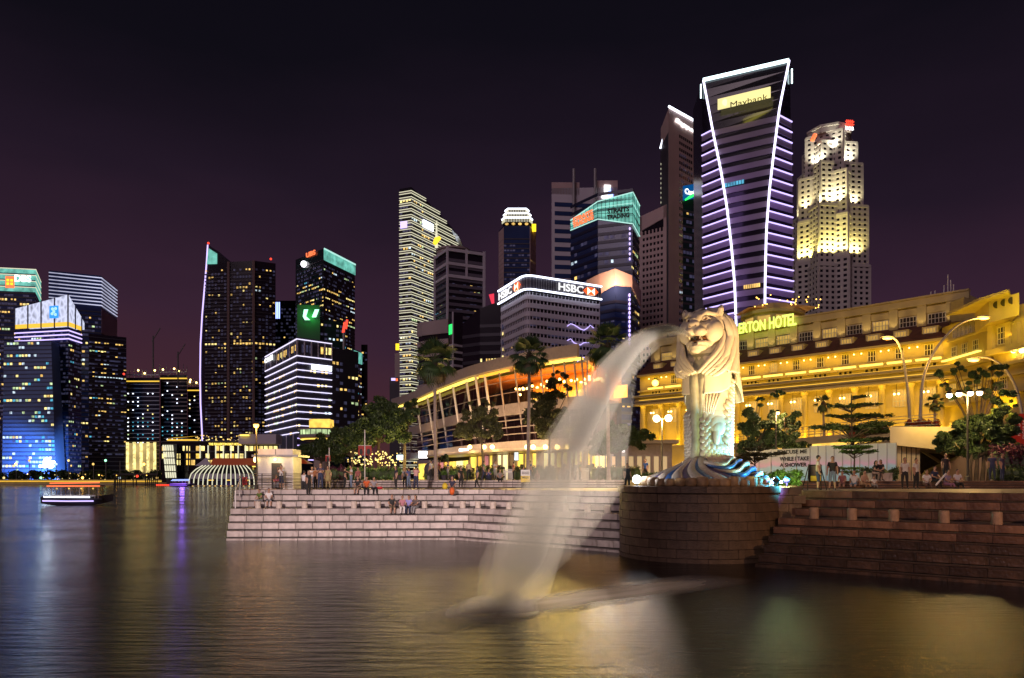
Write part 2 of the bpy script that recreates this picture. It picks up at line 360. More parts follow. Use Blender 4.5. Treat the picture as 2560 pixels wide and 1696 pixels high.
# plaza surfaces
def land(name, poly, z, mat, zb=-2): return MB().prism(poly, zb, z).build(name, mat, kind='structure')
lf = offset(LP, -6.9); lf[0] = (lf[0][0]-1.6, lf[0][1])
rf = offset(RP, -7.2)
land('left_plaza', [lf[0], lf[1], lf[2], (9.4,62), (-20.5,62)], ZL-.004, M['pave'])
land('right_plaza', [(9.42,39.5), rf[0], rf[1], (60,30), (60,45.6), (9.42,45.6)], ZR-.004, M['pave'])
land('upper_plaza', [(9.44,46.4), (70,46.4), (300,300), (300,1400), (-118,1400), (-118,362), (-40,130), (-20.6,62.8), (9.44,62.8)], ZU, M['pave'])
land('far_bank', [(-1500,402), (-118.2,402), (-118.2,1480), (-1500,1480)], 2.3, M['ground'])
def low_steps(x0, x1, y, za, zb, blk, mat):
    root = bpy.data.objects.new('plaza_steps', None); COL.objects.link(root); root['kind'] = 'structure'
    n = 3; h = (zb-za)/n
    for i in range(n):
        z = za+h*(i+1); yy = y+i*.32
        MB().box(x0, x1, yy+.05, y+2.2, za-.6, z-.05).build('step_core', M['recess'], root)
        k = int((x1-x0)/blk); s = (x1-x0)/k; me = MB().box(0, s-.03, 0, .34 if i < n-1 else .8, -h*.62, 0).mesh('stone_block', mat)
        for j in range(k): inst('stone_block', me, root, (x0+j*s, yy, z))
        MB().box(x0, x1, yy+.02, yy+(.31 if i < n-1 else .85), z-.02, z+.008).build('tread', M['stonet'], root)
low_steps(-20.2, 9.4, 61.2, ZL, ZU, 1.5, M['stone'])
low_steps(9.5, 46, 44.6, ZR, ZU, 1.3, M['stonew'])
# side pier and handrail at the left end of the steps
hr = thing('handrail', (-18.9,50,ZL), 'pale metal handrail going down the left end of the pink steps', 'handrail')
h_ = MB(); h_.tube([(-17.75,47.3,1.85),(-17.75,47.3,3.0),(-18.3,49.5,3.6),(-18.9,51.2,3.95),(-18.9,51.2,ZL)], .035); h_.build('rail', M['white'], hr)
MB().tube([(-18.3,49.5,2.6),(-18.3,49.5,3.6)], .03).build('post', M['white'], hr)
rl = thing('railing', (-16.6,51.6,ZL), 'dark horizontal bar railing at the water edge before the white kiosk', 'railing')
for z in (.3,.52,.74,.96,1.1): MB().tube([(-18.9,51.6,ZL+z),(-15.2,53.2,ZL+z)], .022).build('rail', M['dsteel'], rl)
for t in (0,.33,.66,1): MB().tube([(-18.9+3.7*t,51.6+1.6*t,ZL),(-18.9+3.7*t,51.6+1.6*t,ZL+1.14)], .035).build('post', M['dsteel'], rl)
# ---------------------------------------------------------------- round plinth
PC = (9.15, 36.4); PR = 3.8; PT = 3.43
M['plin'] = pm('rough_plinth_granite', (.12,.08,.05), .5, var=.3, scale=2.2, rnd=.22, bump=.5, bscale=12, stain=((.05,.03,.02), .8))
pl = thing('statue_plinth', (*PC, 0), 'round dark granite block plinth rising from the water under the white statue', 'plinth')
MB().lathe([(PR-.07,-1.5),(PR-.07,PT-.3),(PR-.12,PT-.02)], PC, 64).build('core', M['recess'], pl)
rows = 8; hh = (PT-.32+.2)/rows; nb = 26
mes = []
for var in range(3):
    a0, a1 = 0, 2*math.pi/nb*.985; g = []
    mb = MB(); sub = 3; ro = PR+(.0, .02, -.015)[var]
    vo = [(ro*math.cos(a0+(a1-a0)*q/sub), ro*math.sin(a0+(a1-a0)*q/sub)) for q in range(sub+1)]
    vi = [((PR-.25)*math.cos(a0+(a1-a0)*q/sub), (PR-.25)*math.sin(a0+(a1-a0)*q/sub)) for q in range(sub+1)]
    mb.prism(vo+vi[::-1], 0, hh-.025); mes.append(mb.mesh('granite_block', M['plin']))
for r in range(rows):
    for k in range(nb):
        a = (k+(.5 if r % 2 else 0))*2*math.pi/nb
        if math.sin(a) > .45: continue
        inst('granite_block', mes[random.choice((0,0,1,2))], pl, (PC[0], PC[1], -.2+r*hh), a)
nc = 22
mb = MB(); a1 = 2*math.pi/nc*.99
mb.prism([((PR+.1)*math.cos(a1*q/3), (PR+.1)*math.sin(a1*q/3)) for q in range(4)]+[((PR-1.2)*math.cos(a1*q/3), (PR-1.2)*math.sin(a1*q/3)) for q in range(3,-1,-1)], 0, .3)
cm = mb.mesh('coping_stone', M['plin'])
for k in range(nc): inst('coping_stone', cm, pl, (PC[0], PC[1], PT-.3), k*2*math.pi/nc)
MB().lathe([(PR-1.15,PT-.3),(PR-1.15,PT-.01)], PC, 48).build('top_slab', M['plin'], pl)
# flank wall joining the plinth and the right stairs
fw = thing('flank_wall', (13.2,37,0), 'squared granite block wall between the plinth and the right hand steps', 'wall')
for r in range(9):
    n = 3; z0 = -.2+r*.4
    for k in range(n):
        mb = MB().box(11.95+k*.62+(.2 if r % 2 else 0), 11.95+(k+1)*.62-.02+(.2 if r % 2 else 0), 35.1, 37.2, z0, z0+.375); mb.build('granite_block', M['plin'], fw)
# water jets ground trace and lamps come later
# ================================================================ towers of the skyline
WM = ['w_warm','w_yel','w_cool','w_cyan','w_grn','w_dim']
def wins(root, pts, z0, z1, fh, cell, ww, wh, lit, mix, off=.06, ztop=None, name='lit_windows', run=.55, seed=0, rowvar=True, zrow=None, dimf=.42):
    """randomly lit window panes behind the bands of a facade polyline"""
    rg = random.Random(seed); mb = MB(); nf = int((z1-z0)/fh)
    for a, b in zip(pts, pts[1:]):
        l = math.hypot(b[0]-a[0], b[1]-a[1]); n = max(1, int(l/cell)); s = l/n
        for k in range(nf):
            z = z0+k*fh; p = lit*(rg.choice((0,.3,.6,1,1,2.6)) if rowvar else 1)
            if zrow: p *= zrow(k/nf)
            st = False
            for j in range(n):
                st = (rg.random() < run+p*.2) if st else (rg.random() < p)
                if st:
                    c = rg.choices(range(6), mix)[0] if not (j and rg.random() < .6) else c_
                    c_ = c; u = (j+.5)*s
                    if ztop and z+wh > ztop(a, b, u/l): continue
                    w0, w1 = (ww*rg.uniform(.26,.5), ww*rg.uniform(.3,.5)); hj = wh*rg.uniform(.62,1); mb.fquad(a, b, u-w0, u+w1, z+(fh+wh)/2-hj, z+(fh+wh)/2, off, c)
                elif dimf and rg.random() < dimf and not (ztop and z+wh > ztop(a, b, (j+.5)*s/l)): u = (j+.5)*s; mb.fquad(a, b, u-ww/2, u+ww/2, z+(fh-wh)/2, z+(fh+wh)/2, off, 5); c_ = 0
                else: c_ = 0
    if mb.f: mb.build(name, [M[x] for x in WM], root, kind='stuff')
def body(root, pts, z0, zt, depth, mat, name='wall', back=None):
    """closed block: visible polyline + the same line pushed back"""
    m = pts[len(pts)//2]; l = math.hypot(*m); d = (m[0]/l*depth, m[1]/l*depth)
    bk = back or [(p[0]*.985+d[0], p[1]*.985+d[1]) for p in pts[::-1]]
    zt_ = list(zt)+list(zt)[::-1] if isinstance(zt, (list, tuple)) else zt
    return MB().prism(list(pts)+bk, z0, zt_).build(name, mat, root)
def bands(root, pts, z0, n, fh, h, o0, o1, mat, name='floor_band', zs=None):
    me = strip([(p[0], p[1]) for p in pts], 0, h, o0, o1).mesh(name, mat, rootloc(root))
    for k in range(n):
        o = bpy.data.objects.new(name, me); COL.objects.link(o); o.parent = root; o.location = (0, 0, z0+k*fh)
def piers(root, pts, z0, z1, cell, pw, o0, o1, mat, name='window_piers', every=1):
    mb = MB()
    for a, b in zip(pts, pts[1:]):
        l = math.hypot(b[0]-a[0], b[1]-a[1]); n = max(1, int(l/cell)); s = l/n
        for j in range(0, n+1, every): mb.fbox(a, b, j*s-pw/2, j*s+pw/2, z0, z1, o0, o1)
    mb.build(name, mat, root, kind='stuff')
def rootof(name, pts, label, cat='tower'):
    m = pts[len(pts)//2]; return thing(name, (m[0], m[1], 2.0), label, cat)
def at(a, b, t): return (a[0]+(b[0]-a[0])*t, a[1]+(b[1]-a[1])*t)
def seglen(a, b): return math.hypot(b[0]-a[0], b[1]-a[1])
def upoint(a, b, xs):
    """distance along a->b at which the facade line crosses image column xs"""
    k = (xs-CX)/F; t = (k*a[1]-a[0])/((b[0]-a[0])-k*(b[1]-a[1])); return t*seglen(a, b)
def zat(a, b, xs, ys):
    u = upoint(a, b, xs); l = seglen(a, b); Y = a[1]+(b[1]-a[1])*u/l; return gz(ys, Y)
def sign(name, s, a, b, x0, x1, y0, y1, off, mat, parent, **k):
    """lettering between image columns x0..x1; y0 (upper) and y1 (lower) taken at x0"""
    return text(name, s, a, b, upoint(a, b, x0), upoint(a, b, x1), zat(a, b, x0, y1), zat(a, b, x0, y0), off, mat, parent, **k)
ZB = 2.0
# --- far left bank tower with the wide illuminated crown
H = 245; P = [top(-60,668,H), top(88,675,H), top(101,706,H)]
t = rootof('office_tower', P, 'dark tower at the left picture edge with a pale green crown and red bank sign')
body(t, P, ZB, H, 45, M['glassb']); nf = 50
bands(t, P, ZB+4, 44, 4.9, 1.3, .0, .4, M['dkwall']); wins(t, P, ZB+4, H-28, 4.9, 3.2, 2.9, 2.6, .06, (2,3,3,1,3,2), seed=1)
for i, zz in enumerate((H-26, H-19, H-12, H-5)): strip(P, zz, zz+4.6, .3, .7).build('crown_panel', M['teal'], t); strip(P, zz+4.8, zz+5.6, .5, 1.0).build('crown_light', M['led_c'], t)
sign('sign', 'DBS', P[0], P[1], 38, 79, 688, 705, 1.1, M['signw'], t, body_w=.03, ex=.6)
u = upoint(P[0], P[1], 26); mb = MB().fbox(P[0], P[1], u-4.6, u+4.6, H-22.5, H-9, 1.0, 1.5); lg = mb.build('sign_panel', M['red2'], t)
for q in ((-1,-1),(1,-1),(-1,1),(1,1)): MB().fbox(P[0], P[1], u+q[0]*2-1.3, u+q[0]*2+1.3, H-15.8+q[1]*2-1.3, H-15.8+q[1]*2+1.3, 1.5, 1.8).build('sign_mark', M['yel'], lg)
# --- louvred tower behind it
H = 245; P = [top(122,676,H), top(253,690,H), top(292,722,H)]
t = rootof('office_tower', P, 'tall tower with white lit horizontal louvres around its crown, far left group')
body(t, P, ZB, H, 45, M['glassb'])
bands(t, P, ZB+4, 40, 5, 1.2, 0, .45, M['dkwall'])
me = strip(P, 0, 1.1, .3, .9).mesh('crown_louvre', em('louvre_light',(.72,.74,1),.75,var=.5,scale=.03), rootloc(t))
for k in range(9):
    o = bpy.data.objects.new('crown_louvre', strip(P, 0, 1.4 if k < 7 else 1.9, .3, .9).mesh('crown_louvre', em(f'louvre_light_{k}', (.75,.75,1), .18+.13*(9-k)), rootloc(t)) if 0 else me); COL.objects.link(o); o.parent = t; o.location = (0,0,H-36+k*4.1)
strip(P[1:], H-68, H-40, .2, .5).build('violet_screen', pm('lilac_screen', (.32,.22,.34), .6, var=.2, scale=.02), t)
wins(t, P, ZB+4, H-46, 5, 3.2, 3.0, 2.6, .12, (1,4,4,2,4,3), seed=2)
H2 = 172; P2 = [top(256,850,H2), top(316,858,H2)]
a_ = [(P[1][0]-2, P[1][1]-22), (gx(316, P[1][1]+2), P[1][1]+2)]
body(t, a_, ZB, 172, 30, M['glassk'], name='lower_wing'); wins(t, a_, 30, 168, 5, 3, 2.8, 2.4, .08, (2,4,4,2,3,1), seed=3)
bands(t, a_, 8, 33, 5, 1.0, 0, .4, M['dkwall'], name='wing_band')
MB().ell((a_[1][0]-2, a_[1][1]-2, 128), 1.3).build('aviation_light', M['red'], t)
# --- front tower with the wedge shaped glowing crown
YF = 715; cA, cB, cC = (gx(38,YF+14), YF+14), (gx(171,YF), YF), (gx(203,YF+22), YF+22)
P = [cA, cB, cC]; zb = gz(818, YF)
t = rootof('office_tower', P, 'blue tower with a slanting white glowing glass crown and a square blue emblem')
body(t, P, ZB, zb, 40, M['glassb'])
bands(t, P, ZB+4, 37, 3.9, 1.0, 0, .5, pm('blue_spandrel', (.05,.06,.11), .5, var=.2, scale=.03)); wins(t, P, ZB+4, zb-4, 3.9, 3, 2.7, 2.2, .10, (2,3,4,2,5,2), seed=4)
crw = pm('crown_frame', (.10,.10,.14), .5)
cz = [gz(772,YF+14), gz(737,YF), gz(792,YF+22)]
def latmat():
    m, tt, b = newmat('glowing_lattice'); tc = tt.nodes.new('ShaderNodeTexCoord'); v = tt.nodes.new('ShaderNodeTexVoronoi'); v.inputs['Scale'].default_value = .22; v.feature = 'DISTANCE_TO_EDGE'
    mp_ = tt.nodes.new('ShaderNodeMapping'); mp_.inputs['Scale'].default_value = (1,1,.6); tt.links.new(tc.outputs['Object'], mp_.inputs[0]); tt.links.new(mp_.outputs[0], v.inputs['Vector'])
    mr = tt.nodes.new('ShaderNodeMapRange'); mr.inputs[1].default_value = 0; mr.inputs[2].default_value = .5; mr.inputs[3].default_value = 1.1; mr.inputs[4].default_value = .28
    tt.links.new(v.outputs['Distance'], mr.inputs[0]); tt.links.new(mr.outputs[0], b.inputs['Emission Strength']); b.inputs['Emission Color'].default_value = (.72,.76,1,1); b.inputs['Base Color'].default_value = (.1,.1,.12,1); m.cycles.emission_sampling = 'NONE'; return m
M['lattice'] = latmat()
MB().prism([cA,cB,cC,(cC[0]-6,cC[1]+16),(cA[0]+2,cA[1]+22)], zb+5, cz+[cz[2]-3, cz[0]]).build('crown', M['lattice'], t)
for f in (0,.25,.5,.75,1):
    q = at(cA, cB, f); z = cz[0]+(cz[1]-cz[0])*f; MB().fbox(cA, cB, seglen(cA,cB)*f-.5, seglen(cA,cB)*f+.5, zb, z+.5, .1, .9).build('crown_frame', crw, t)
for f in (.5,1): MB().fbox(cB, cC, seglen(cB,cC)*f-.5, seglen(cB,cC)*f+.5, zb, cz[1]+(cz[2]-cz[1])*f, .1, .9).build('crown_frame', crw, t)
strip(P, zb+1, zb+5, -.5, .3).build('terrace', M['goldd'], t); 
for zz in (zb-4, zb-8, zb-12): strip(P, zz, zz+1.1, .4, 1).build('crown_light', M['led_v'], t)
u = upoint(cA, cB, 137.5); z = gz(781,YF+3); q = MB().fbox(cA, cB, u-5.2, u+5.2, z-6, z+6, 1.0, 1.5).build('emblem_panel', M['signb'], t)
for (dx, dz) in ((-1.6,3),(2,3.2),(0,.4),(-2,-1.6),(1.8,-2.6)): MB().ell((at(cA,cB,(u+dx)/seglen(cA,cB))[0], at(cA,cB,(u+dx)/seglen(cA,cB))[1]-1.7, z+dz), (1.6,.4,1.5)).build('emblem_mark', M['tealw'], q)
# slab in front, widening to its foot
s0, s1 = (gx(10,YF-10), YF-10), (gx(128,YF-14), YF-14)
zt = gz(853, YF-12); b0, b1 = (gx(5,YF-16), YF-16), (gx(140,YF-20), YF-20)
bl = pm('floodlit_blue_cladding', (.12,.20,.42), .35, var=.2, scale=.02)
mb = MB(); mb.add([(*b0,ZB),(*b1,ZB),(b1[0],b1[1]+15,ZB),(b0[0],b0[1]+15,ZB),(*s0,zt),(*s1,zt),(s1[0],s1[1]+12,zt),(s0[0],s0[1]+12,zt)], [(0,3,2,1),(4,5,6,7),(0,1,5,4),(1,2,6,5),(2,3,7,6),(3,0,4,7)]); mb.build('front_slab', bl, t)
nfl = 34
for k in range(nfl):
    f = (k+.7)/nfl; A = at(b0, s0, f); B = at(b1, s1, f); z = ZB+(zt-ZB)*f; strip([A,B], z, z+1.0, 0, .4).build('slab_band', pm('slab_line', (.06,.08,.16), .5) if k == 0 else bpy.data.materials['slab_line'], t)
rg = random.Random(5); mb = MB()
for k in range(nfl-1):
    f = (k+1.15)/nfl; A = at(b0, s0, f); B = at(b1, s1, f); z = ZB+(zt-ZB)*f; n = 16; p = rg.choice((.05,.1,.3,.5)); st = False
    if k in (21,22,23,20): p = .12
    for j in range(n):
        st = rg.random() < (.7 if st else p*.6)
        if st: mb.fquad(A, B, (j+.1)*seglen(A,B)/n, (j+.9)*seglen(A,B)/n, z, z+2.1, .15, rg.choices(range(6), (1,3,5,4,4,1))[0])
mb.build('lit_windows', [M[x] for x in WM], t, kind='stuff')
for (xx, ss, cc) in ((112,22000,(.25,.5,1)), (60,16000,(.12,.3,1)), (150,6000,(.2,.45,1))):
    light('facade_floodlight', 'SPOT', (gx(xx,YF-60), YF-60, 6), ss*22, cc, (gx(xx,YF-14), YF-14, 16), size=1.5, spot=70)
fl = thing('floodlight_cluster', (gx(118,YF-62), YF-62, 2.3), 'blinding bluish white floodlights at the foot of the blue tower', 'floodlight')
MB().tube([(gx(118,YF-62),YF-62,2.3),(gx(118,YF-62),YF-62,17)], .4).build('mast', M['dsteel'], fl)
for (dx, dz, r) in ((0,15,3.0),(3,11,2.6),(-2,11,2.2),(-6,10.5,1.4),(5.5,14,1.4)): MB().ell((gx(118,YF-62)+dx, YF-62, dz+4), r).build('lamp_head', em('flood_head',(.8,.92,1),7) if 'flood_head' not in bpy.data.materials else bpy.data.materials['flood_head'], fl)
# --- building site with strings of white lamps
def site(x0, x1, yt, Y, seed, label, base=False):
    P = [(gx(x0,Y),Y),(gx(x1,Y),Y)]; H = gz(yt, Y); t = rootof('unfinished_tower', P, label, 'building site')
    body(t, P, ZB, H, 30, M['glassk']); bands(t, P, ZB+6, int((H-10)/5), 5, .8, 0, .7, M['conc'], name='floor_slab')
    rg = random.Random(seed); mb = MB(); L_ = seglen(*P)
    z = ZB+10
    while z < H-6:
        pr = .55 if z < H*.6 else .35
        for j in range(int(L_/6)):
            if rg.random() < pr: mb.ell((P[0][0]+3+j*6, P[0][1]-.8, z), (.95,.5,.8), 6, 4, rg.choice((0,0,0,1,1,2) if z < H*.62 else (0,0,0,3)))
        z += 5
    mb.build('work_lamps', [em('work_lamp_white',(.8,.85,1),2.5), M['w_cyan'], M['w_grn'], M['w_yel']] if 'work_lamp_white' not in bpy.data.materials else [bpy.data.materials['work_lamp_white'], M['w_cyan'], M['w_grn'], M['w_yel']], t, kind='stuff')
    mb = MB()
    for j in range(9): x = P[0][0]+L_*j/8; mb.tube([(x,P[0][1]-1,H),(x,P[0][1]-1,H+rg.uniform(4,14))], .35, 5)
    mb.box(P[0][0], P[1][0], P[0][1]-1, P[0][1]-.4, H+3, H+4); mb.build('scaffold', M['steel'], t, kind='stuff')
    for j in range(3):
        x = P[0][0]+L_*rg.random(); MB().ell((x, P[0][1]-2, H+rg.uniform(0,12)), 1.1, 8, 5).build('site_lamp', M['lampw'], t)
    strip(P, H-5, H-3.6, .5, 1).build('orange_net_light', M['goldd'], t)
    return t, P, H
t, P, H = site(315, 399, 945, 900, 11, 'leftmost of the unfinished towers hung with rows of white work lamps')
p2 = [(gx(320,880),880),(gx(388,880),880)]
body(t, p2, ZB, gz(1108,880), 15, em('podium_glow',(1,.72,.25),.35,var=.6,scale=.05), name='lit_podium')
for j in range(5): MB().fbox(p2[0], p2[1], seglen(*p2)*(j/4)-1.3, seglen(*p2)*(j/4)+1.3, ZB, gz(1106,880), .2, 2).build('podium_column', M['w_yel'], t)
t, P, H = site(401, 468, 938, 915, 12, 'middle unfinished tower with orange lights along its top floors')
site(469, 503, 968, 930, 13, 'narrow unfinished tower glowing beside the curved residential tower')
for xx, yb, yt_, lab in ((383, 945, 840, 'left tower crane standing over the building site'), (445, 940, 880, 'right tower crane standing over the building site')):
    Y = 905; c = thing('tower_crane', (gx(xx,Y),Y,100), lab, 'crane')
    MB().tube([(gx(xx,Y),Y,gz(yb,Y)-20),(gx(xx,Y),Y,gz(yt_,Y))], .9, 4).build('mast', M['dsteel'], c); MB().tube([(gx(xx-3,Y),Y,gz(yt_+14,Y)),(gx(xx+18,Y),Y,gz(yt_-20,Y))], .6, 4).build('jib', M['dsteel'], c)
# --- residential tower with the sail shaped edge
Y = 780; zc = gz(655, Y); P = [(gx(575,Y),Y),(gx(636,Y-4),Y-4),(gx(689,Y+6),Y+6)]
t = rootof('residential_tower', P, 'curved dark residential tower dotted with amber windows, white light line down its left edge')
body(t, P, ZB, zc, 30, M['glassk'])
ed = [(521,613),(518,660),(513,720),(507,790),(503,860),(502,940),(503,1010),(507,1090),(508,1130)]
prev = None; mb = MB(); L_ = []; 
for (x, y) in ed: L_.append((gx(x,Y+5), Y+5, gz(y,Y+5)))
n = len(L_)
vs = [(a,b,c) for a,b,c in L_]+[(P[0][0], P[0][1], min(c, zc)) for a,b,c in L_]+[(a+2,b+25,c) for a,b,c in L_]+[(P[0][0], P[0][1]+30, min(c, zc)) for a,b,c in L_]
fs = [(i,i+1,n+i+1,n+i) for i in range(n-1)]+[(2*n+i,3*n+i,3*n+i+1,2*n+i+1) for i in range(n-1)]+[(i,2*n+i,2*n+i+1,i+1) for i in range(n-1)]+[(0,n,3*n,2*n)]
MB().add(vs, fs).build('sail_wing', M['glassk'], t)
MB().tube([(a-.5,b-.6,c) for a,b,c in L_], .75, 6).build('edge_light', M['led_v'], t)
MB().ell((L_[0][0],L_[0][1],L_[0][2]+2), 1.2).build('aviation_light', M['red'], t); MB().ell((gx(677,Y),Y,zc+3), 1.2).build('aviation_light', M['red'], t)
MB().add([(L_[0][0]+1,Y+3,L_[0][2]-4),(gx(541,Y),Y+2,gz(633,Y)),(gx(541,Y),Y+2,gz(659,Y)),(L_[0][0]-1,Y+3,gz(659,Y))],[(3,2,1,0)]).build('lit_net', M['teal'], t)
FP = [(gx(512,Y+4),Y+4),P[0],P[1],P[2]]
wins(t, FP, 12, zc-6, 3.75, 3.4, 2.2, 1.9, .13, (10,8,1,0,2,1), seed=6, run=.30, off=.3)
wins(t, FP, gz(865,Y), gz(853,Y), 3.75, 3.4, 2.8, 2.2, .8, (10,10,0,0,0,0), seed=61, run=.8, rowvar=False, off=.35)
bands(t, FP, ZB+4, 58, 3.75, .8, 0, .3, M['dkwall'])
for x_ in (572,641): u = upoint(P[0], P[1], min(x_,635)); MB().fbox(P[0], P[1], u-1.4, u+1.4, ZB, zc, .3, 1.2).build('service_core', pm('brown_strip',(.14,.08,.07),.7) if 'brown_strip' not in bpy.data.materials else bpy.data.materials['brown_strip'], t)
# dark block behind with a blue lit corner
Y = 830; P = [(gx(688,Y),Y),(gx(748,Y),Y)]; H = gz(752,Y); t = rootof('office_block', P, 'dark block with a blue glowing vertical strip behind the residential tower', 'building')
body(t, P, ZB, H, 30, M['glassk']); wins(t, P, 20, H-6, 4, 3, 2.4, 2, .03, (2,3,2,0,1,1), seed=7)
for i in range(3): MB().fbox(P[0], P[1], .6+i*1.8, 1.7+i*1.8, gz(797,Y), gz(756,Y), .1, .6).build('blue_light_bar', M['led_b'], t)
# --- tower with red sign and green crown
H = 245; P = [top(739,650,H), top(809,622,H), top(887,662,H)]
t = rootof('office_tower', P, 'tall dark tower with a glowing green roof edge and a small red sign')
body(t, P, ZB, H, 40, M['glasst']); wins(t, P, 20, H-12, 4.2, 3, 2.7, 2.2, .15, (2,4,2,1,6,2), seed=8)
bands(t, P, ZB+4, 55, 4.2, .9, 0, .35, M['dkwall'])
strip(P[1:], H-12, H-1, .2, .9).build('roof_light', M['teal'], t); strip(P[1:], H-1, H+.6, .3, 1.3).build('roof_edge', M['tealw'], t)
sign('sign', 'UBS', P[0], P[1], 768, 791, 634, 646, 1, M['red2'], t, body_w=.04, ex=.6)
u = upoint(P[0], P[1], 761); q = at(P[0], P[1], u/seglen(P[0],P[1])); MB().ell((q[0], q[1]-2, H-9), 3.4).build('sign_lamp', em('sign_halo',(.95,.9,1),4), t)
# --- green emblem block
Y = 640; P = [(gx(743,Y),Y),(gx(800,Y+2),Y+2)]; H = gz(762,Y)
t = rootof('office_block', P, 'dark block with two bright green slanted strokes as its emblem', 'building')
gm = pm('green_lit_cladding', (.02,.10,.04), .5, var=.2, scale=.02); body(t, P, ZB, H, 25, gm)
zc_ = gz(787,Y)
for s_ in (0,1):
    x0 = gx(763 if s_ == 0 else 781, Y); mb = MB(); h0, h1 = gz(801,Y), gz(775,Y); w_ = 3.4; sh = 2.6
    pr = [(0,0),(-1.6,3),(-.6,h1-h0),(w_-.6,h1-h0),(w_-2.4,3.2),(w_+1.2,0)] if s_ == 0 else [(0,2.4),(sh,h1-h0),(sh+w_,h1-h0),(w_,2.4)]
    n = len(pr); mb.add([(x0+a, Y-1.6, h0+c) for a,c in pr]+[(x0+a, Y-.8, h0+c) for a,c in pr], [tuple(range(n)), tuple(range(2*n-1,n-1,-1))]+[(i,(i+1)%n,(i+1)%n+n,i+n) for i in range(n)][::1]); mb.build('emblem_stroke', M['grnw'], t)
light('emblem_glow', 'POINT', (gx(775,Y), Y-7, zc_), 5000, (.05,1,.15), size=2)
Pw = [(gx(800,Y+4),Y+4),(gx(858,Y+14),Y+14)]; body(t, Pw, ZB, gz(796,Y), 25, M['glasst'], name='side_wing'); wins(t, Pw, 20, gz(800,Y), 4, 3, 2.4, 2, .05, (1,3,2,0,3,1), seed=9)
rt = thing('rooftop_sign', (gx(861,560),560,gz(850,560)), 'red glowing double stroke sign on a mast beside the green emblem', 'sign')
for i in (0,1): MB().tube([(gx(858+i*6,560),560,gz(832-i*10,560)),(gx(862+i*6,560),560,gz(806-i*6,560))], [1.2,.9], 6).build('stroke', M['red'], rt)
MB().tube([(gx(860,560),560,ZB),(gx(860,560),560,gz(832,560))], 1.1, 6).build('mast', M['steel'], rt)
# --- white line building
H = 91; P = [top(664,891,87.4), top(743,846,91), top(829,858,91)]
cz = [91,91,91]; P = [top(664,891,91), top(743,846,91), top(829,858,91)]
t = rootof('office_block', P, 'mid rise block outlined by parallel white light lines on every floor', 'building')
body(t, P, 20, 91, 22, M['dkwall']); body(t, offset(P, -.01), 91, 91.8, 22, M['dkwall'], name='roof')
Q = [P[2], (P[2][0]+14, P[2][1]+16)]; body(t, Q, 20, 88, 18, M['dkwall'], name='side_wing'); wins(t, Q, 30, 84, 4.2, 3, 2.4, 2, .10, (4,4,1,0,2,0), seed=10)
me = strip(P, 0, .50, .2, .7).mesh('floor_light', em('white_violet_line',(.80,.74,1),1.5), rootloc(t))
for k in range(12):
    o = bpy.data.objects.new('floor_light', me); COL.objects.link(o); o.parent = t; o.location = (0,0, 32+k*4.35)
for zz in (90.2,): o = bpy.data.objects.new('roof_light', me); COL.objects.link(o); o.parent = t; o.location = (0,0,zz)
for sgi in (0,1):
    l = seglen(P[sgi], P[sgi+1]); n = 5
    for j in range(n+1): MB().fbox(P[sgi], P[sgi+1], l*j/n-.35, l*j/n+.35, 80.8, 90, .1, .6).build('pilaster', M['concw'], t)
wins(t, P, 81, 89.5, 8, 2.6, 2.2, 5, .3, (4,2,0,0,0,3), seed=11, off=.05)
wins(t, P, 30, 80, 4.35, 2.4, 2.1, 1.9, .16, (1,4,1,0,5,6), seed=12, off=.05)
lowP = [(P[0][0]+3, P[0][1]+4), (P[1][0]+.5, P[1][1]+4), (P[2][0], P[2][1]+4)]
body(t, lowP, ZB, 20, 16, M['glassk'], name='base')
for k in range(5): q = at(P[0], P[1], .1+.2*k); MB().tube([(q[0], q[1]+1, ZB),(q[0], q[1]+1, 32)], .9, 8).build('entrance_column', M['concw'], t)
Pb = offset(P[1:], 0)
me = strip(Pb, 0, .6, .1, .5).mesh('base_light', M['led_v'], rootloc(t))
for zz in (15,19.5,24,28.4): o = bpy.data.objects.new('base_light', me); COL.objects.link(o); o.parent = t; o.location = (0,0,zz)
sign('sign', 'OUE', P[0], P[1], 665, 685, 898, 910, .8, M['signw'], t, body_w=.02, ex=.3)
u0, u1 = upoint(P[1], P[2], 777), upoint(P[1], P[2], 827); z1 = zat(P[1], P[2], 777, 911); z0 = zat(P[1], P[2], 777, 924); MB().fbox(P[1], P[2], u0, u1, z0, z1, .8, 1.3).build('sign_panel', M['led_w'], t)
# --- saucer restaurant
Y = 250; c = (gx(804,Y), Y); z = gz(1088,Y); t = thing('saucer_restaurant', (*c, 3.6), 'round saucer shaped lookout with a yellow roof box in front of the white line block', 'building')
MB().lathe([(2.6,3.6),(2.6,z-3)], c, 20).build('shaft', M['conc'], t)
MB().lathe([(2.6,z-3.2),(6.4,z-1.6),(7.6,z-1.0),(7.6,z-.1)], c, 32).build('deck', M['conc'], t)
MB().lathe([(7.1,z-.1),(7.1,z+1.5)], c, 32).build('window_ring', M['w_grn'], t)
for k in range(24): a = k*math.pi/12; MB().tube([(c[0]+7.2*math.cos(a),c[1]+7.2*math.sin(a),z-.1),(c[0]+7.2*math.cos(a),c[1]+7.2*math.sin(a),z+1.5)], .13, 4).build('mullion', M['dsteel'], t)
MB().lathe([(7.9,z+1.5),(7.9,z+2.0),(5,z+2.2)], c, 32).build('roof', M['conc'], t)
MB().box(c[0]-3.4,c[0]+3.4,c[1]-3,c[1]+3,z+2.1,z+5.2).build('roof_box', M['pane_w'], t)
MB().lathe([(6.6,z-1.75),(7.0,z-1.55)], c, 32).build('under_light', M['gold'], t)
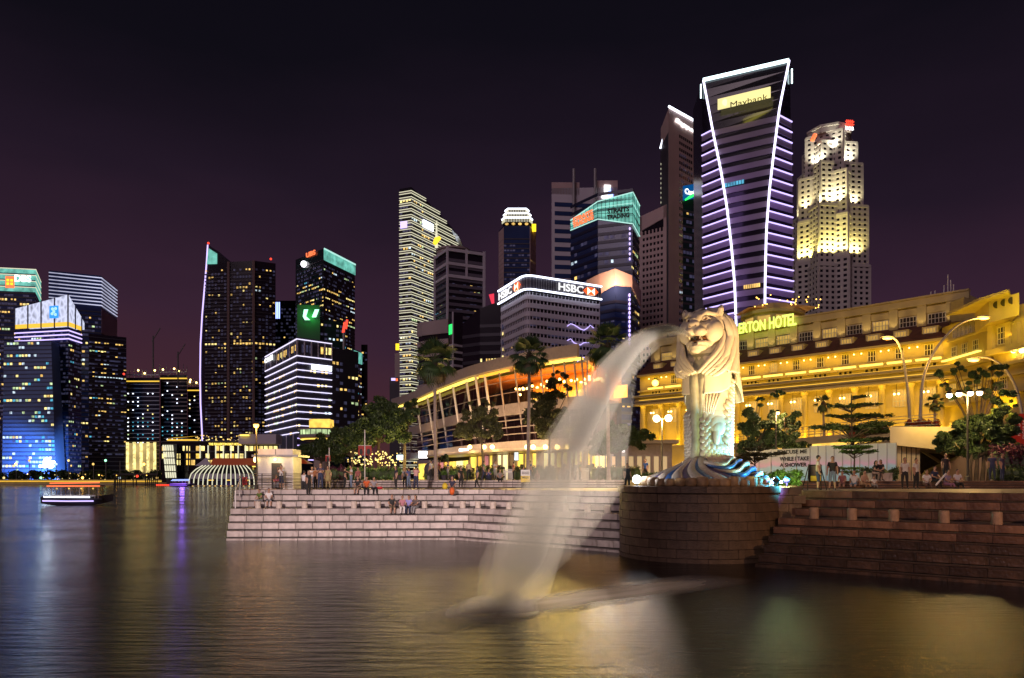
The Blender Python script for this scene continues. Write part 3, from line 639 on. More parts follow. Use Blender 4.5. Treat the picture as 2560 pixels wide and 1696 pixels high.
# --- small ones right of it
Y = 810; P = [(gx(884,Y),Y),(gx(904,Y+20),Y+20)]; t = rootof('office_block', P, 'slim block with a pale green lit side, right of the green crowned tower', 'building')
body(t, P, ZB, gz(873,Y), 15, M['glasst']); strip(P, gz(905,Y), gz(876,Y), .2, .8).build('lit_side', M['teal'], t); wins(t, P, 20, gz(905,Y), 4, 3, 2.6, 2, .4, (1,3,2,1,4,0), seed=14)
Y = 860; P = [(gx(903,Y),Y),(gx(919,Y),Y)]; t = rootof('office_block', P, 'narrow far block with dim amber windows behind the dark trees', 'building')
body(t, P, ZB, gz(862,Y), 15, M['glassk']); wins(t, P, 20, gz(870,Y), 4, 3, 2.6, 2, .2, (4,2,0,0,0,3), seed=15)
Y = 560; P = [(gx(987,Y),Y),(gx(999.5,Y),Y)]; t = rootof('office_tower', P, 'slim tower with a yellow sign beside the tall white striped tower')
body(t, P, ZB, gz(884,Y), 15, M['conc']); wins(t, P, 20, gz(884,Y), 4, 2, 1.4, 2, .1, (2,2,0,0,0,3), seed=16); MB().fbox(P[0], P[1], .8, 3.4, gz(876,Y), gz(860,Y), .2, 1).build('sign', M['yel'], t)
Y = 420; P = [(gx(974,Y),Y),(gx(998,Y),Y)]; t = rootof('office_block', P, 'low dark block carrying a small blue white sign behind the dark trees', 'building'); body(t, P, ZB, gz(944,Y), 15, M['dkwall'])
MB().fbox(P[0], P[1], 1, 3.3, gz(952,Y), gz(946,Y), .2, .6).build('sign', M['led_v'], t); MB().fbox(P[0], P[1], 3.5, 4.7, gz(953,Y), gz(947,Y), .2, .6).build('sign_mark', M['red2'], t)
# --- tall tower of cream lines with the curved shoulder
Y0 = 600; tp = [(999,470),(1028,468),(1064,500),(1098,532),(1124,568),(1142,606)]
H = gz(468, Y0); A, B, C = (gx(999,Y0+4),Y0+4), (gx(1028,Y0),Y0), (gx(1145,Y0+60),Y0+60)
t = rootof('office_tower', [A,B,C], 'tall tower striped with cream light lines and a curved sloping shoulder')
def shoulder(z):  # distance along B->C where the facade ends at height z
    for (xa, ya), (xb, yb) in zip(tp[1:], tp[2:]):
        za, zb_ = zat(B, C, xa, ya), zat(B, C, xb, yb)
        if zb_ <= z <= za: return (upoint(B,C,xa)+(upoint(B,C,xb)-upoint(B,C,xa))*(za-z)/(za-zb_))
    return seglen(B, C) if z < zat(B,C,1142,606) else .5
N = 44; poly = []
for k in range(N+1):
    z = ZB+(H-ZB)*k/N; e = at(B, C, max(.02, shoulder(z))/seglen(B, C)); poly.append([(*A,z),(*B,z),(*e,z),(e[0]+6,e[1]+25,z),(A[0]+3,A[1]+30,z)])
mb = MB().grid(poly, closed=True); n5 = len(mb.v); mb.f.append(tuple(range(n5-5,n5))); mb.m.append(0); mb.build('wall', M['glassk'], t)
fh = 4.85; k = 0; z = 8
grb = pm('grey_spandrel_lines', (.30,.29,.28), .6)
while z < H-2:
    e = at(B, C, max(.03, shoulder(z+1))/seglen(B, C)); pp = [A,B,e]
    strip(pp, z, z+1.5, .1, .45).build('floor_band', grb, t); strip(pp, z+1.5, z+1.95, .3, .8).build('floor_light', M['led_c'], t); strip(pp, z-.35, z+.05, .3, .8).build('floor_light', M['led_c'], t)
    z += fh; k += 1
for (zz0, zz1, pr, mix, sd) in ((10,H-8,.08,(1,2,2,1,3,4),17), (gz(860,Y0),gz(815,Y0),.5,(2,6,0,0,3,1),18), (gz(1000,Y0),gz(830,Y0),.3,(2,5,1,0,5,1),19)):
    wins(t, [A,B,at(B,C,.45)], 8+fh*round((zz0-8)/fh)+1.7, zz1, fh, 2.6, 2.3, 2.6, pr, mix, seed=sd, off=.05)
u0, u1 = upoint(B,C,1055), upoint(B,C,1080); MB().fbox(B, C, u0, u1, H-28, H-22, .9, 1.5).build('sign', M['led_w'], t)
u0 = upoint(A,B,1003); MB().fbox(A, B, u0, u0+6, H-33, H-27.6, .9, 1.5).build('sign', M['led_v'], t)
# --- framed tower with rounded roof
H = 172; P = [top(1089,640,H), top(1121,618,H), top(1209,631,H)]
t = rootof('office_tower', P, 'grey framed tower with a rounded roof and a green panel low on its corner')
body(t, P, ZB, H, 26, M['glassk'])
for zz in (H-3, H-13, H-22, 98): strip(P, zz, zz+2.2, .2, 1.2).build('frame_beam', M['concw'], t)
bands(t, P, ZB+8, 34, 4.6, 2.2, 0, .5, pm('violet_grey_spandrel', (.15,.13,.17), .6))
for (a, b, f) in ((P[0],P[1],0),(P[0],P[1],1),(P[1],P[2],1)): l = seglen(a,b); MB().fbox(a, b, l*f-.9, l*f+.9, ZB, H, .2, 1.4).build('corner_frame', M['concw'], t)
for f in (.5,): MB().fbox(P[1], P[2], seglen(P[1],P[2])*f-.8, seglen(P[1],P[2])*f+.8, H-22, H, .2, 1.1).build('frame_post', M['concw'], t)
MB().add([(*P[0],H-22),(*P[1],H-3)],[]).v
c = at(P[0], P[2], .45); MB().lathe([(12.5,H),(12.5,H+5.5),(13.3,H+5.6),(13.3,H+7)], (c[0]-4, c[1]+14), 32).build('round_roof', M['conc'], t)
wins(t, P, 14, H-24, 4.6, 2.6, 2.3, 1.9, .035, (3,2,3,3,2,8), seed=20, off=.1)
u = upoint(P[0],P[1],1117); g_ = (P[1][0], P[1][1]-16); gp = [(g_[0]-.5, g_[1]+4), (g_[0]+3.0, g_[1])]; 
lw = [(gx(1121,P[1][1]-20),P[1][1]-20),(gx(1134,P[1][1]-26),P[1][1]-26),(gx(1157,P[1][1]-20),P[1][1]-20)]
body(t, lw, ZB, gz(782,P[1][1]-24), 18, M['glassk'], name='lower_wing'); bands(t, lw, ZB+4, 20, 4.7, 1.5, 0, .6, M['concw'], name='wing_band')
for f in (0,1): MB().fbox(lw[0], lw[1], seglen(lw[0],lw[1])*f-.5, seglen(lw[0],lw[1])*f+.5, ZB, gz(782,P[1][1]-24), .2, 1.0).build('wing_frame', M['concw'], t)
MB().fbox(lw[0], lw[1], .3, seglen(lw[0],lw[1])-.3, gz(836,P[1][1]-24), gz(812,P[1][1]-24), .7, 1.2).build('green_panel', M['grn'], t)
mp_ = thing('illuminated_spire', (gx(1091,590),590,gz(628,590)), 'white glowing spire with an orange base above the grey framed tower', 'spire')
MB().tube([(gx(1091,590),590,gz(620,590)),(gx(1091,590),590,gz(590,590)),(gx(1092,590),590,gz(552,590))], [1.3,1.0,.25], 6).build('spire', M['led_c'], mp_)
MB().box(gx(1087,590),gx(1096,590),589.6,590.4,gz(563,590),gz(560,590)).build('cross_bar', M['led_c'], mp_)
MB().tube([(gx(1086,588),588,gz(611,588)),(gx(1092,588),588,gz(600,588)),(gx(1101,588),588,gz(594,588))], [1.6,2.4,1.2], 7).build('orange_emblem', em('amber_glow',(1,.55,.03),1.8), mp_)
# --- low striped block, slanted dark block
Y = 430; P = [(gx(1046,Y+5),Y+5),(gx(1060,Y),Y),(gx(1122,Y-8),Y-8)]; H = gz(808,Y)
t = rootof('office_block', P, 'low block of curved grey bands behind the left palm', 'building'); body(t, P, ZB, H, 20, M['glassk']); bands(t, P, 5, 14, 6.3, 3.1, 0, .9, M['conc']); strip(P, H-7, H+.5, .2, 1).build('parapet', M['conc'], t)
Y = 350; a, b, c = (gx(1157,Y+6),Y+6), (gx(1200,Y),Y), (gx(1262,Y-2),Y-2); z = [gz(803,Y), gz(771,Y), gz(752,Y)]
t = rootof('office_block', [a,b,c], 'dark blue block with a slanting roofline left of the lit bank building', 'building'); body(t, [a,b,c], ZB, z, 20, M['glassk'])
for k in range(17):
    zz = 8+k*4.2; pp = [a,b,c]; strip(pp if zz < z[0]-4 else [b,c], zz, zz+1.5, .05, .3).build('floor_band', M['dkwall'], t)
wins(t, [b,c], gz(912,Y), gz(893,Y), 3.2, 1.3, 1.0, 2.2, .8, (3,6,0,0,1,0), seed=21, rowvar=False, off=.4)
rdp = thing('red_rooftop_panel', (gx(1229,420),420,gz(762,420)), 'red glowing slanted panel rising behind the dark slanted block', 'sign')
MB().add([(gx(x_,Y_),Y_,gz(y_,Y_)) for Y_ in (420,421.5) for x_,y_ in ((1222,737),(1235,734),(1236,760),(1229,760))],[(0,3,2,1),(4,5,6,7),(0,1,5,4),(1,2,6,5),(2,3,7,6),(3,0,4,7)]).build('panel', em('rose_sign',(1,.05,.10),.9), rdp)
MB().tube([(gx(1232,421),421.5,ZB),(gx(1232,421),421.5,gz(758,421))], .8, 6).build('mast', M['dsteel'], rdp)
# --- far tower with tiered white crown
Y = 800; P = [(gx(1248.5,Y+14),Y+14),(gx(1259,Y),Y),(gx(1325,Y),Y),(gx(1338,Y+14),Y+14)]; H = gz(554, Y)
t = rootof('office_tower', P, 'far tower crowned by three white lit tiers, small yellow sign at its shoulder')
body(t, P, ZB, gz(565,Y), 36, M['glassb'])
for sg in (0,2): piers(t, P[sg:sg+2], ZB, gz(570,Y), 2.5, 1.5, .1, .6, M['tan'], name='side_piers')
bands(t, P, ZB+6, 50, 5.2, 1.2, 0, .4, M['dkwall'])
for i, (xa, xb, y0, y1) in enumerate(((1256,1330,556,545),(1260,1326,545,534),(1264,1321,534,523))):
    q = [(gx(xa,Y+6),Y+6),(gx(xa+7,Y-1),Y-1),(gx(xb-7,Y-1),Y-1),(gx(xb,Y+6),Y+6)]
    body(t, q, gz(y0,Y), gz(y1,Y), 24, M['dkwall'], name='crown_tier'); piers(t, q, gz(y0,Y), gz(y1,Y), 1.7, .5, .1, .5, M['led_c'], name='crown_fins')
    strip(q, gz(y1,Y)-.9, gz(y1,Y)+.4, .3, 1.2).build('crown_light', M['led_w'], t)
wins(t, P, 30, H-20, 5.2, 3, 2.6, 1.8, .03, (2,4,6,0,1,2), seed=22, off=.1, run=.7)
for i in range(4): q = at(P[1],P[2],.12+.25*i); MB().ell((q[0], q[1]-1, gz(561,Y)), (2,.8,1.4)).build('crown_lamp', M['w_warm'], t)
q = P[3]; MB().box(q[0]-4,q[0]+.6,q[1]-10,q[1]-9,gz(576,Y),gz(557,Y)).build('sign', M['yel'], t)
# --- bank building with double white light bands
H = 80; P0 = [top(1248.6,728.6,H), top(1314.6,687.5,H), top(1502,717,H)]
c0, cm_, c1 = P0; 
def rnd_corner(a, b, c, r):
    la, lc = seglen(a,b), seglen(b,c); p = at(b,a,r/la); q = at(b,c,r/lc)
    return [a]+[((1-t_)**2*p[0]+2*t_*(1-t_)*b[0]+t_*t_*q[0], (1-t_)**2*p[1]+2*t_*(1-t_)*b[1]+t_*t_*q[1]) for t_ in (0,.25,.5,.75,1)]+[c]
P = rnd_corner(c0, cm_, c1, 3.5)
t = rootof('bank_building', P, 'white banded corner building with glowing white roof bands and red and white bank signs', 'building')
I = offset(P, -1.1)
body(t, I, ZB, 74.4, 20, M['glassk']); body(t, P, 74.4, 80, 20, M['dkwall'], name='sign_storey')
bands(t, I, 5.2, 22, 3.15, 1.75, -.1, .55, M['concw'])
piers(t, I, ZB, 74.4, 1.6, .28, .05, .3, M['concw'])
for zz in (79.6, 74.5): strip(P, zz, zz+.55, .3, .9).build('roof_light_band', em('bank_led',(.78,.82,1),3.4) if 'bank_led' not in bpy.data.materials else bpy.data.materials['bank_led'], t)
piers(t, P, 75, 79.5, 1.1, .12, .0, .12, M['steel'], name='screen_ribs')
def hexlogo(a, b, xs, s, z):
    u = upoint(a, b, xs); k = MB()
    def tri(pts, m, o):
        n = len(pts); ux, uy = b[0]-a[0], b[1]-a[1]; l = math.hypot(ux,uy); ux/=l; uy/=l; nx, ny = uy, -ux
        P_ = [(a[0]+ux*(u+q)+nx*oo, a[1]+uy*(u+q)+ny*oo, z+r) for oo in (o, o-.3) for q, r in pts]
        return MB().add(P_, [tuple(range(n)), tuple(range(2*n-1,n-1,-1))]+[(i+n,(i+1)%n+n,(i+1)%n,i) for i in range(n)]).build('sign_mark', m, t)
    rdm = bpy.data.materials.get('logo_red') or em('logo_red',(1,.10,.02),1.6)
    ylm = bpy.data.materials.get('logo_light') or em('logo_light',(1,.9,.6),2.2)
    tri([(-s,-s*.85),(s,-s*.85),(s,s*.85),(-s,s*.85)], ylm, .7)
    tri([(-s*2,0),(-s,-s*.85),(-s,s*.85)], rdm, .75); tri([(s*2,0),(s,s*.85),(s,-s*.85)], rdm, .75)
    tri([(-s,s*.85),(0,0),(s,s*.85)], rdm, .8); tri([(-s,-s*.85),(s,-s*.85),(0,0)], rdm, .8)
    tri([(-s,-s*.8),(0,0),(-s,s*.8)], ylm, .84); tri([(s,-s*.8),(s,s*.8),(0,0)], ylm, .84)
text('sign','HSBC',P[-2],P[-1],upoint(P[-2],P[-1],1394),upoint(P[-2],P[-1],1456),75.9,78.8,.6,em('sign_soft_white',(1,1,1),1.1) if 'sign_soft_white' not in bpy.data.materials else bpy.data.materials['sign_soft_white'],t,ex=.3,body_w=.015)
text('sign','HSBC',P[0],P[1],upoint(P[0],P[1],1251),upoint(P[0],P[1],1283),75.9,78.8,.6,em('sign_soft_white',(1,1,1),1.1) if 'sign_soft_white' not in bpy.data.materials else bpy.data.materials['sign_soft_white'],t,ex=.3,body_w=.015)
hexlogo(P[-2], P[-1], 1475, 1.75, 77.3); hexlogo(P[0], P[1], 1295, 1.75, 77.3)
wins(t, I, 5.2+1.75, 68, 3.15, 1.6, 1.25, 1.35, .05, (2,4,2,0,1,5), seed=23, off=.04); 
wins(t, [I[0], at(I[0],I[1],.42)], 5.2+1.6, 68, 3.15, 3.4, 1.5, 1.9, .5, (0,8,2,0,2,0), seed=24, off=.7, rowvar=False, run=.5)
zr = 5.2+3.15*9+1.72; mb = MB(); a, b = I[-2], I[-1]
for k in range(6): u = upoint(a,b,1390+k*18.5); mb.fquad(a, b, u, u+2.1, zr, zr+1.5, .7, 0)
mb.build('lit_windows', M['w_yel'], t, kind='stuff')
# wavy light net
rg = random.Random(3)
for k in range(8):
    pts = []; 
    for j in range(9):
        xs = 1418+j*8.2; u = upoint(a,b,xs)/seglen(a,b); q = at(a,b,u); n_ = (q[0], q[1]-.9); pts.append((n_[0], n_[1], 63-k*6.3+math.sin(j*1.1+k)*.9+rg.uniform(-.5,.5)))
    MB().tube(pts, .13, 5).build('light_garland', M['led_v'], t)
# --- white tower with two masts
Y = 520; P = [(gx(1379,Y),Y),(gx(1544,Y+6),Y+6)]; zs = [gz(471,Y), gz(460,Y)]
t = rootof('office_tower', P, 'pale tower with two tall roof masts and a white and blue stepped emblem')
body(t, P, ZB, zs, 30, M['concw']); body(t, [at(P[0],P[1],.0),at(P[0],P[1],.42)], zs[0]-4, [gz(456,Y),gz(453,Y)], 22, M['tan'], name='roof_storey'); body(t, [at(P[0],P[1],.68),at(P[0],P[1],1)], zs[0]-4, [gz(446,Y),gz(443,Y)], 22, M['tan'], name='roof_storey')
for k in range(28):
    zz = gz(495,Y)-6-k*6.3; 
    if zz < 20: break
    MB().fbox(P[0], P[1], 2.2, seglen(*P)*.78, zz, zz+3.1, -.3, .12).build('window_band', M['glassb'], t)
for xx, yy in ((1434,423),(1487,419)): u = upoint(P[0],P[1],xx); q = at(P[0],P[1],u/seglen(*P)); MB().tube([(q[0],q[1]-2,ZB+40),(q[0],q[1]-2,gz(yy,Y))], 1.0, 10).build('mast', M['steel'], t)
for (x0,x1,y0,y1,mm) in ((1510,1519,464,497,'signw'),(1504,1526,490,497,'signw'),(1520,1526,470,490,'led_b'),(1526,1532,484,495,'led_b'),(1518,1526,464,470,'signw')):
    MB().fbox(P[0], P[1], upoint(P[0],P[1],x0), upoint(P[0],P[1],x1), gz(y1,Y+5), gz(y0,Y+5), .3, 1.0).build('emblem_bar', M[mm], t)
# --- blue glass tower with the pale green lit peaked crown
Y = 380; A, B, C, D = (gx(1427,Y+22),Y+22), (gx(1495,Y+4),Y+4), (gx(1581,Y-2),Y-2), (gx(1598,Y+16),Y+16); P = [A,B,C,D]
zt = [gz(552,Y+22), gz(505,Y+4), gz(482,Y-2), gz(516,Y+16)]; zl = [gz(577,Y+22), gz(549,Y+4), gz(561,Y-2), gz(592,Y+16)]
t = rootof('office_tower', P, 'blue glass tower with a peaked pale green lit crown carrying red and black lettering')
zm = gz(742,Y); body(t, P, zm, zl, 22, M['glassb'])
lat2 = pm('crown_bars', (.05,.07,.07), .5)
mb = MB(); off = offset(P, .3)
for i in range(3): mb.add([(*off[i],zl[i]),(*off[i+1],zl[i+1]),(*off[i+1],zt[i+1]),(*off[i],zt[i])],[(0,1,2,3)])
mb.build('crown_screen', M['teal'], t)
for i in range(3):
    a, b = off[i], off[i+1]; n = (7,9,4)[i]
    for j in range(n+1):
        f = j/n; q = at(a,b,f); z0 = zl[i]+(zl[i+1]-zl[i])*f; z1 = zt[i]+(zt[i+1]-zt[i])*f; MB().tube([(q[0],q[1]-.2,z0-.2),(q[0],q[1]-.2,z1+.3)], .16, 4).build('crown_mullion', lat2, t)
    for f in (0,.33,.66,1):
        MB().tube([(a[0],a[1]-.25,zl[i]+(zt[i]-zl[i])*f),(b[0],b[1]-.25,zl[i+1]+(zt[i+1]-zl[i+1])*f)], .28 if f in (0,1) else .14, 4).build('crown_rail', M['tealw'] if f != .33 else lat2, t)
oB, oC = off[1], off[2]
sign('sign', 'STRAITS', oB, oC, 1519, 1573, 524, 536, .4, M['black'], t, body_w=.04, ex=.3); sign('sign', 'TRADING', oB, oC, 1518, 1574, 539, 551, .4, M['black'], t, body_w=.04, ex=.3)
sign('sign', 'STRAITS', off[0], off[1], 1434, 1484, 546, 558, .4, M['red2'], t, body_w=.04, ex=.3); sign('sign', 'TRADING', off[0], off[1], 1434, 1485, 559, 571, .4, M['red2'], t, body_w=.04, ex=.3)
for k in range(13):
    zz = zm+3+k*4.2; strip(P, zz, zz+1.5, .0, .3).build('floor_band', pm('blue_black_band',(.02,.025,.06),.4) if 'blue_black_band' not in bpy.data.materials else bpy.data.materials['blue_black_band'], t)
wins(t, P[:3], zm+4, zl[0]-5, 4.2, 2.6, 2.2, 1.7, .05, (0,2,3,1,4,12), seed=26, off=.12)
# pale arch storey and the lower shaft
Q = [(gx(1468,Y-14),Y-14),(gx(1500,Y-20),Y-20),(gx(1538,Y-26),Y-26),(gx(1578,Y-22),Y-22),(gx(1600,Y-6),Y-6)]
qz = [gz(702,Y-14), gz(686,Y-20), gz(673,Y-26), gz(690,Y-22), gz(728,Y-6)]
lo = [gz(742,Y-14), gz(732,Y-20), gz(708,Y-26), gz(712,Y-22), gz(760,Y-6)]
arm = pm('peach_arch_panels', (.62,.46,.38), .6, var=.1, scale=.05)
MB().prism(Q+[(q[0],q[1]+24) for q in Q[::-1]], ZB, lo+lo[::-1]).build('lower_shaft', M['glassb'], t)
MB().prism(offset(Q,.6)+[(q[0],q[1]+20) for q in Q[::-1]], [z-1 for z in lo]+[z-1 for z in lo[::-1]], qz+qz[::-1]).build('arch_storey', arm, t)
light('arch_lamp', 'AREA', (gx(1540,Y-32), Y-34, lo[2]-3), 9000, (1,.55,.35), (gx(1540,Y-20), Y-20, qz[2]), size=14, sizey=1)
for k in range(24):
    zz = 6+k*4.1
    if zz > 92: break
    strip(Q[1:], zz, zz+1.4, .0, .3).build('floor_band', bpy.data.materials['blue_black_band'], t)
wins(t, Q[1:4], 8, 88, 4.1, 2.4, 2.0, 1.6, .05, (1,3,3,1,2,12), seed=27, off=.12)
for y_ in range(12): q = Q[3]; MB().ell((q[0]-1, q[1]-1.2, gz(740+y_*11, Y-22)), (.55,.4,.9)).build('violet_edge_lamp', M['led_v'], t)
for y_ in range(7): MB().ell((C[0]-1.5, C[1]-1, gz(577+y_*12.5, Y)), (.5,.4,.8)).build('violet_edge_lamp', M['led_v'], t)
wins(t, Q[3:], 10, 120, 4.1, 2, 1.4, 1.6, .1, (1,3,1,0,2,3), seed=28, off=.12)
# --- tan tower with rows of small square windows (left) and its taller neighbour
Y = 445; P = [(gx(1596,Y+8),Y+8),(gx(1667,Y-4),Y-4)]; H = gz(513,Y)
t = rootof('office_tower', P, 'tan tower with a grid of small square windows behind the water jet')
body(t, P, ZB, [gz(545,Y+8),gz(512,Y-4)], 22, M['glassk'])
l = seglen(*P); MB().fbox(P[0],P[1],0,l*.14,ZB,gz(545,Y+8),.05,.5).build('blank_wall', M['tan'], t); MB().fbox(P[0],P[1],l*.9,l,ZB,gz(520,Y),.05,.5).build('blank_wall', M['tan'], t)
MB().prism([offset(P,.5)[0],offset(P,.5)[1],P[1],P[0]], [gz(560,Y),gz(545,Y)]*2 if 0 else [gz(572,Y),gz(548,Y),gz(548,Y),gz(572,Y)], [gz(545,Y+8),gz(512,Y-4),gz(512,Y-4),gz(545,Y+8)]).build('parapet', M['tan'], t)
z = 6
while z < gz(575,Y):
    MB().fbox(P[0],P[1],l*.14,l*.9,z,z+1.9,.05,.5).build('floor_band', M['tan'], t); z += 3.7
piers(t, [at(P[0],P[1],.14),at(P[0],P[1],.9)], ZB, gz(572,Y), 2.1, .95, .02, .45, M['tan'])
wins(t, [at(P[0],P[1],.14),at(P[0],P[1],.9)], 6+1.9, 100, 3.7, 2.1, 1.1, 1.5, .02, (1,5,1,0,1,0), seed=29)
Y = 540; P = [(gx(1652,Y+26),Y+26),(gx(1672,Y),Y),(gx(1749,Y+30),Y+30)]
zt = [gz(322,Y+26), gz(270,Y), gz(313,Y+30)]
t = rootof('office_tower', P, 'very tall pink grey slab with a white light line along its sloping top')
body(t, P, ZB, zt, 20, M['tan']); a, b = P[1], P[2]
MB().fbox(P[0],P[1],.3,seglen(P[0],P[1])-1,ZB,gz(330,Y),.02,.3).build('dark_side', M['dkwall'], t)
l = seglen(a,b); u0, u1 = upoint(a,b,1698), upoint(a,b,1732)
z = 8; dk = M['glassk']
k = 0
while z < 262:
    mb = MB()
    for j in range(7): mb.fbox(a, b, u0+j*(u1-u0)/7, u0+j*(u1-u0)/7+(u1-u0)/7*.68, z, z+2.3, -.3, .08)
    mb.build('window_row', dk, t, kind='stuff'); z += 4.9
wins(t, [at(a,b,u0/l),at(a,b,u1/l)], 8, 250, 4.9, 2.2, 1.3, 1.8, .05, (0,3,5,0,1,0), seed=30, off=.12)
MB().tube([(a[0],a[1]-.8,zt[1]+.6),(b[0],b[1]-.8,zt[2]+.6)], .9, 6).build('roof_light', M['led_w'], t)
MB().tube([(gx(1665,Y+20),Y+18,gz(318,Y+18)),(gx(1651,Y+24),Y+24,gz(372,Y+24))], .8, 6).build('side_light', M['led_w'], t)
for k in range(9): MB().ell((gx(1653,Y+25),Y+24,gz(412+k*12,Y+25)), (.6,.5,1.2)).build('side_lamp', M['led_c'], t)
mb = MB(); rg = random.Random(4)
sign('sign', 'Singapore', a, b, 1686, 1741, 294, 308, .6, M['signw'], t, body_w=.03, ex=.5, shear=.3)
# --- teal sign tower
Y = 410; P = [(gx(1707,Y),Y),(gx(1768,Y+8),Y+8)]; z = [gz(466,Y), gz(440,Y)]
t = rootof('office_tower', P, 'dark teal glass tower with a blue sign box, squeezed left of the striped violet tower')
body(t, P, ZB, z, 24, M['glasst']); wins(t, P, 20, gz(520,Y), 4.3, 2, 1.8, 1.8, .16, (0,4,2,4,3,4), seed=31, off=.1); bands(t, P, ZB+4, 35, 4.3, 1.2, 0, .08, M['dkwall'])
MB().prism([offset(P,.5)[0],offset(P,.5)[1],P[1],P[0]], [gz(502,Y),gz(478,Y)]*1+[gz(478,Y),gz(502,Y)], [gz(466,Y),gz(440,Y),gz(440,Y),gz(466,Y)]).build('sign_panel', em('deep_blue_panel',(.0,.10,.35),.7), t)
sign('sign', 'CapitaCom', P[0], P[1], 1710, 1768, 472, 490, .7, M['signw'], t, body_w=.02, ex=.3); sign('sign', 'Trust', P[0], P[1], 1744, 1766, 482, 491, .7, M['tealw'], t, body_w=.02, ex=.3)
MB().tube([(gx(1712,Y),Y-1,gz(502,Y)),(gx(1728,Y),Y-1,gz(492,Y)),(gx(1745,Y),Y-1,gz(484,Y))], [.5,.9,.3], 5).build('sign_swoosh', M['grn'], t)
# --- the violet striped tower with the flared front
ZT = 175.0
Lx = [(ZT,1757),(150,1782),(134,1800),(118,1815),(100,1827),(84,1835),(66,1839),(2,1841)]
Rx = [(ZT,1971),(155,1947),(138,1934),(121,1922),(104,1914),(84,1911),(66,1910),(2,1910)]
Lo, Ro = (gx(1756,319),319), (gx(1981,303),303)
itp = lambda T, z: float(np.interp(-z, [-q[0] for q in T], [q[1] for q in T]))
def level(z):
    lx, rx = itp(Lx,z), itp(Rx,z)
    lo = (gx(1755+8*(1-z/ZT),319),319); ro = (gx(1975+13*(1-z/ZT),303+4),307)
    fl = (lx-1757)/84; fr = (1971-rx)/61
    li = (gx(lx,318-12*min(1,fl*1.1)), 318-12*min(1,fl*1.1)); ri = (gx(rx,303-4*min(1,fr*1.1)), 303-4*min(1,fr*1.1))
    return lo, li, ri, ro
t = thing('office_tower', (*level(100)[1], 2.0), 'dark striped tower with white roof line and violet light lines flaring down its front', 'tower')
rows_ = []
for k in range(45):
    z = 2+(ZT-2)*k/44; a, b, c, d = level(z)
    if k == 44: b = (b[0]+.3,b[1])
    rows_.append([(*a,z),(*b,z),(*c,z),(*d,z),(d[0]+2,d[1]+24,z),(a[0]+2,a[1]+24,z)])
rows_[-1] = rows_[-1][:4]+[(p[0],p[1],rows_[-1][i+4][2]) for i, p in enumerate(rows_[-1][4:])]
mb = MB().grid(rows_, closed=True); n = len(mb.v); mb.f.append(tuple(range(n-6,n))); mb.m.append(0); mb.build('wall', M['glassk'], t)
fh = 4.42; z = 8; vb = pm('violet_grey_band', (.30,.25,.33), .55, var=.15, scale=.05); side_l = []; k = 0
while z < 150:
    pl_ = level(z+1); pp = list(pl_)
    strip(pp, z, z+2.3, .05, .45).build('floor_band', vb, t)
    a, b, c, d = pl_
    if k % 1 == 0:
        strip([a,b], z+2.3, z+2.75, .3, .8).build('side_light', M['led_v'], t)
        if z > 12: strip([c,d], z+2.3, z+2.75, .3, .8).build('side_light', M['led_v'], t)
    z += fh; k += 1
for idx in (1,2):
    pts = [(level(z_)[idx][0], level(z_)[idx][1]-.9, z_) for z_ in np.linspace(20, ZT, 30)]; MB().tube(pts, .42, 6).build('edge_light', M['led_v'] if 0 else em('edge_white_violet',(.78,.72,1),3) if 'edge_white_violet' not in bpy.data.materials else bpy.data.materials['edge_white_violet'], t)
a, b, c, d = level(ZT)
MB().tube([(b[0],b[1]-.6,ZT+.3),(c[0],c[1]-.6,ZT+.3)], .75, 6).build('roof_light', M['led_i'], t)
for q in (a, d): MB().tube([(q[0]+(-1 if q is a else 1)*.6,q[1]-.5,ZT-1),(q[0]+(-1 if q is a else 1)*.6,q[1]-.5,ZT-7)], .3, 6).build('corner_light', M['led_i'], t)
b, c = level(160)[1], level(160)[2]
u0, u1 = upoint(b,c,1798), upoint(b,c,1929); z0 = zat(b,c,1798,282); z1 = zat(b,c,1798,256)
b2, c2 = offset([b,c],2.4)[0], offset([b,c],2.4)[1]
MB().fbox(b2,c2,u0,u1,z0,z1,0,.5).build('sign_panel', em('cream_yellow_panel',(1,.88,.38),1.0), t); sign('sign', 'Maybank', b2, c2, 1827, 1920, 258, 276, .6, M['black'], t, ex=.15)
u = upoint(b2,c2,1813); q = at(b2,c2,u/seglen(b2,c2)); MB().ell((q[0],q[1]-.6,(z0+z1)/2), (1.5,.3,1.5), 12, 6).build('sign_mark', em('pale_gold_mark',(1,.85,.5),1.3), t)
light('sign_glow', 'AREA', (q[0]+8, q[1]-9, (z0+z1)/2-3), 500, (1,.85,.1), (q[0]+9, q[1], (z0+z1)/2), size=14, sizey=3)
for zz_, (xa,xb), mm in ((8+fh*26.65,(1806,1862),'w_cyan'),(8+fh*16.65,(1860,1902),'w_warm')):
    b, c = level(zz_)[1], level(zz_)[2]; mb = MB(); u0, u1 = upoint(b,c,xa), upoint(b,c,xb); n = 8
    for j in range(n): mb.fquad(b, c, u0+(u1-u0)*j/n, u0+(u1-u0)*(j+.8)/n, zz_, zz_+1.6, .5, 0)
    mb.build('lit_windows', M[mm], t, kind='stuff')
pb = level(20); wins(t, list(pb), 12.5+fh*1, 24, fh, 2, 1.7, 1.8, .5, (1,2,3,0,3,0), seed=32, off=.25)
for sd, (a_, b_) in enumerate(((0,1),(2,3))):
    for zz_ in (30, 75, 115):
        q0, q1 = level(zz_)[a_], level(zz_)[b_]; q = at(q0,q1,.5); light('side_wash', 'AREA', (q[0]+(-3 if sd == 0 else 3), q[1]-14, zz_), 1100, (.55,.30,1), (q[0], q[1], zz_+1), size=9, sizey=38)
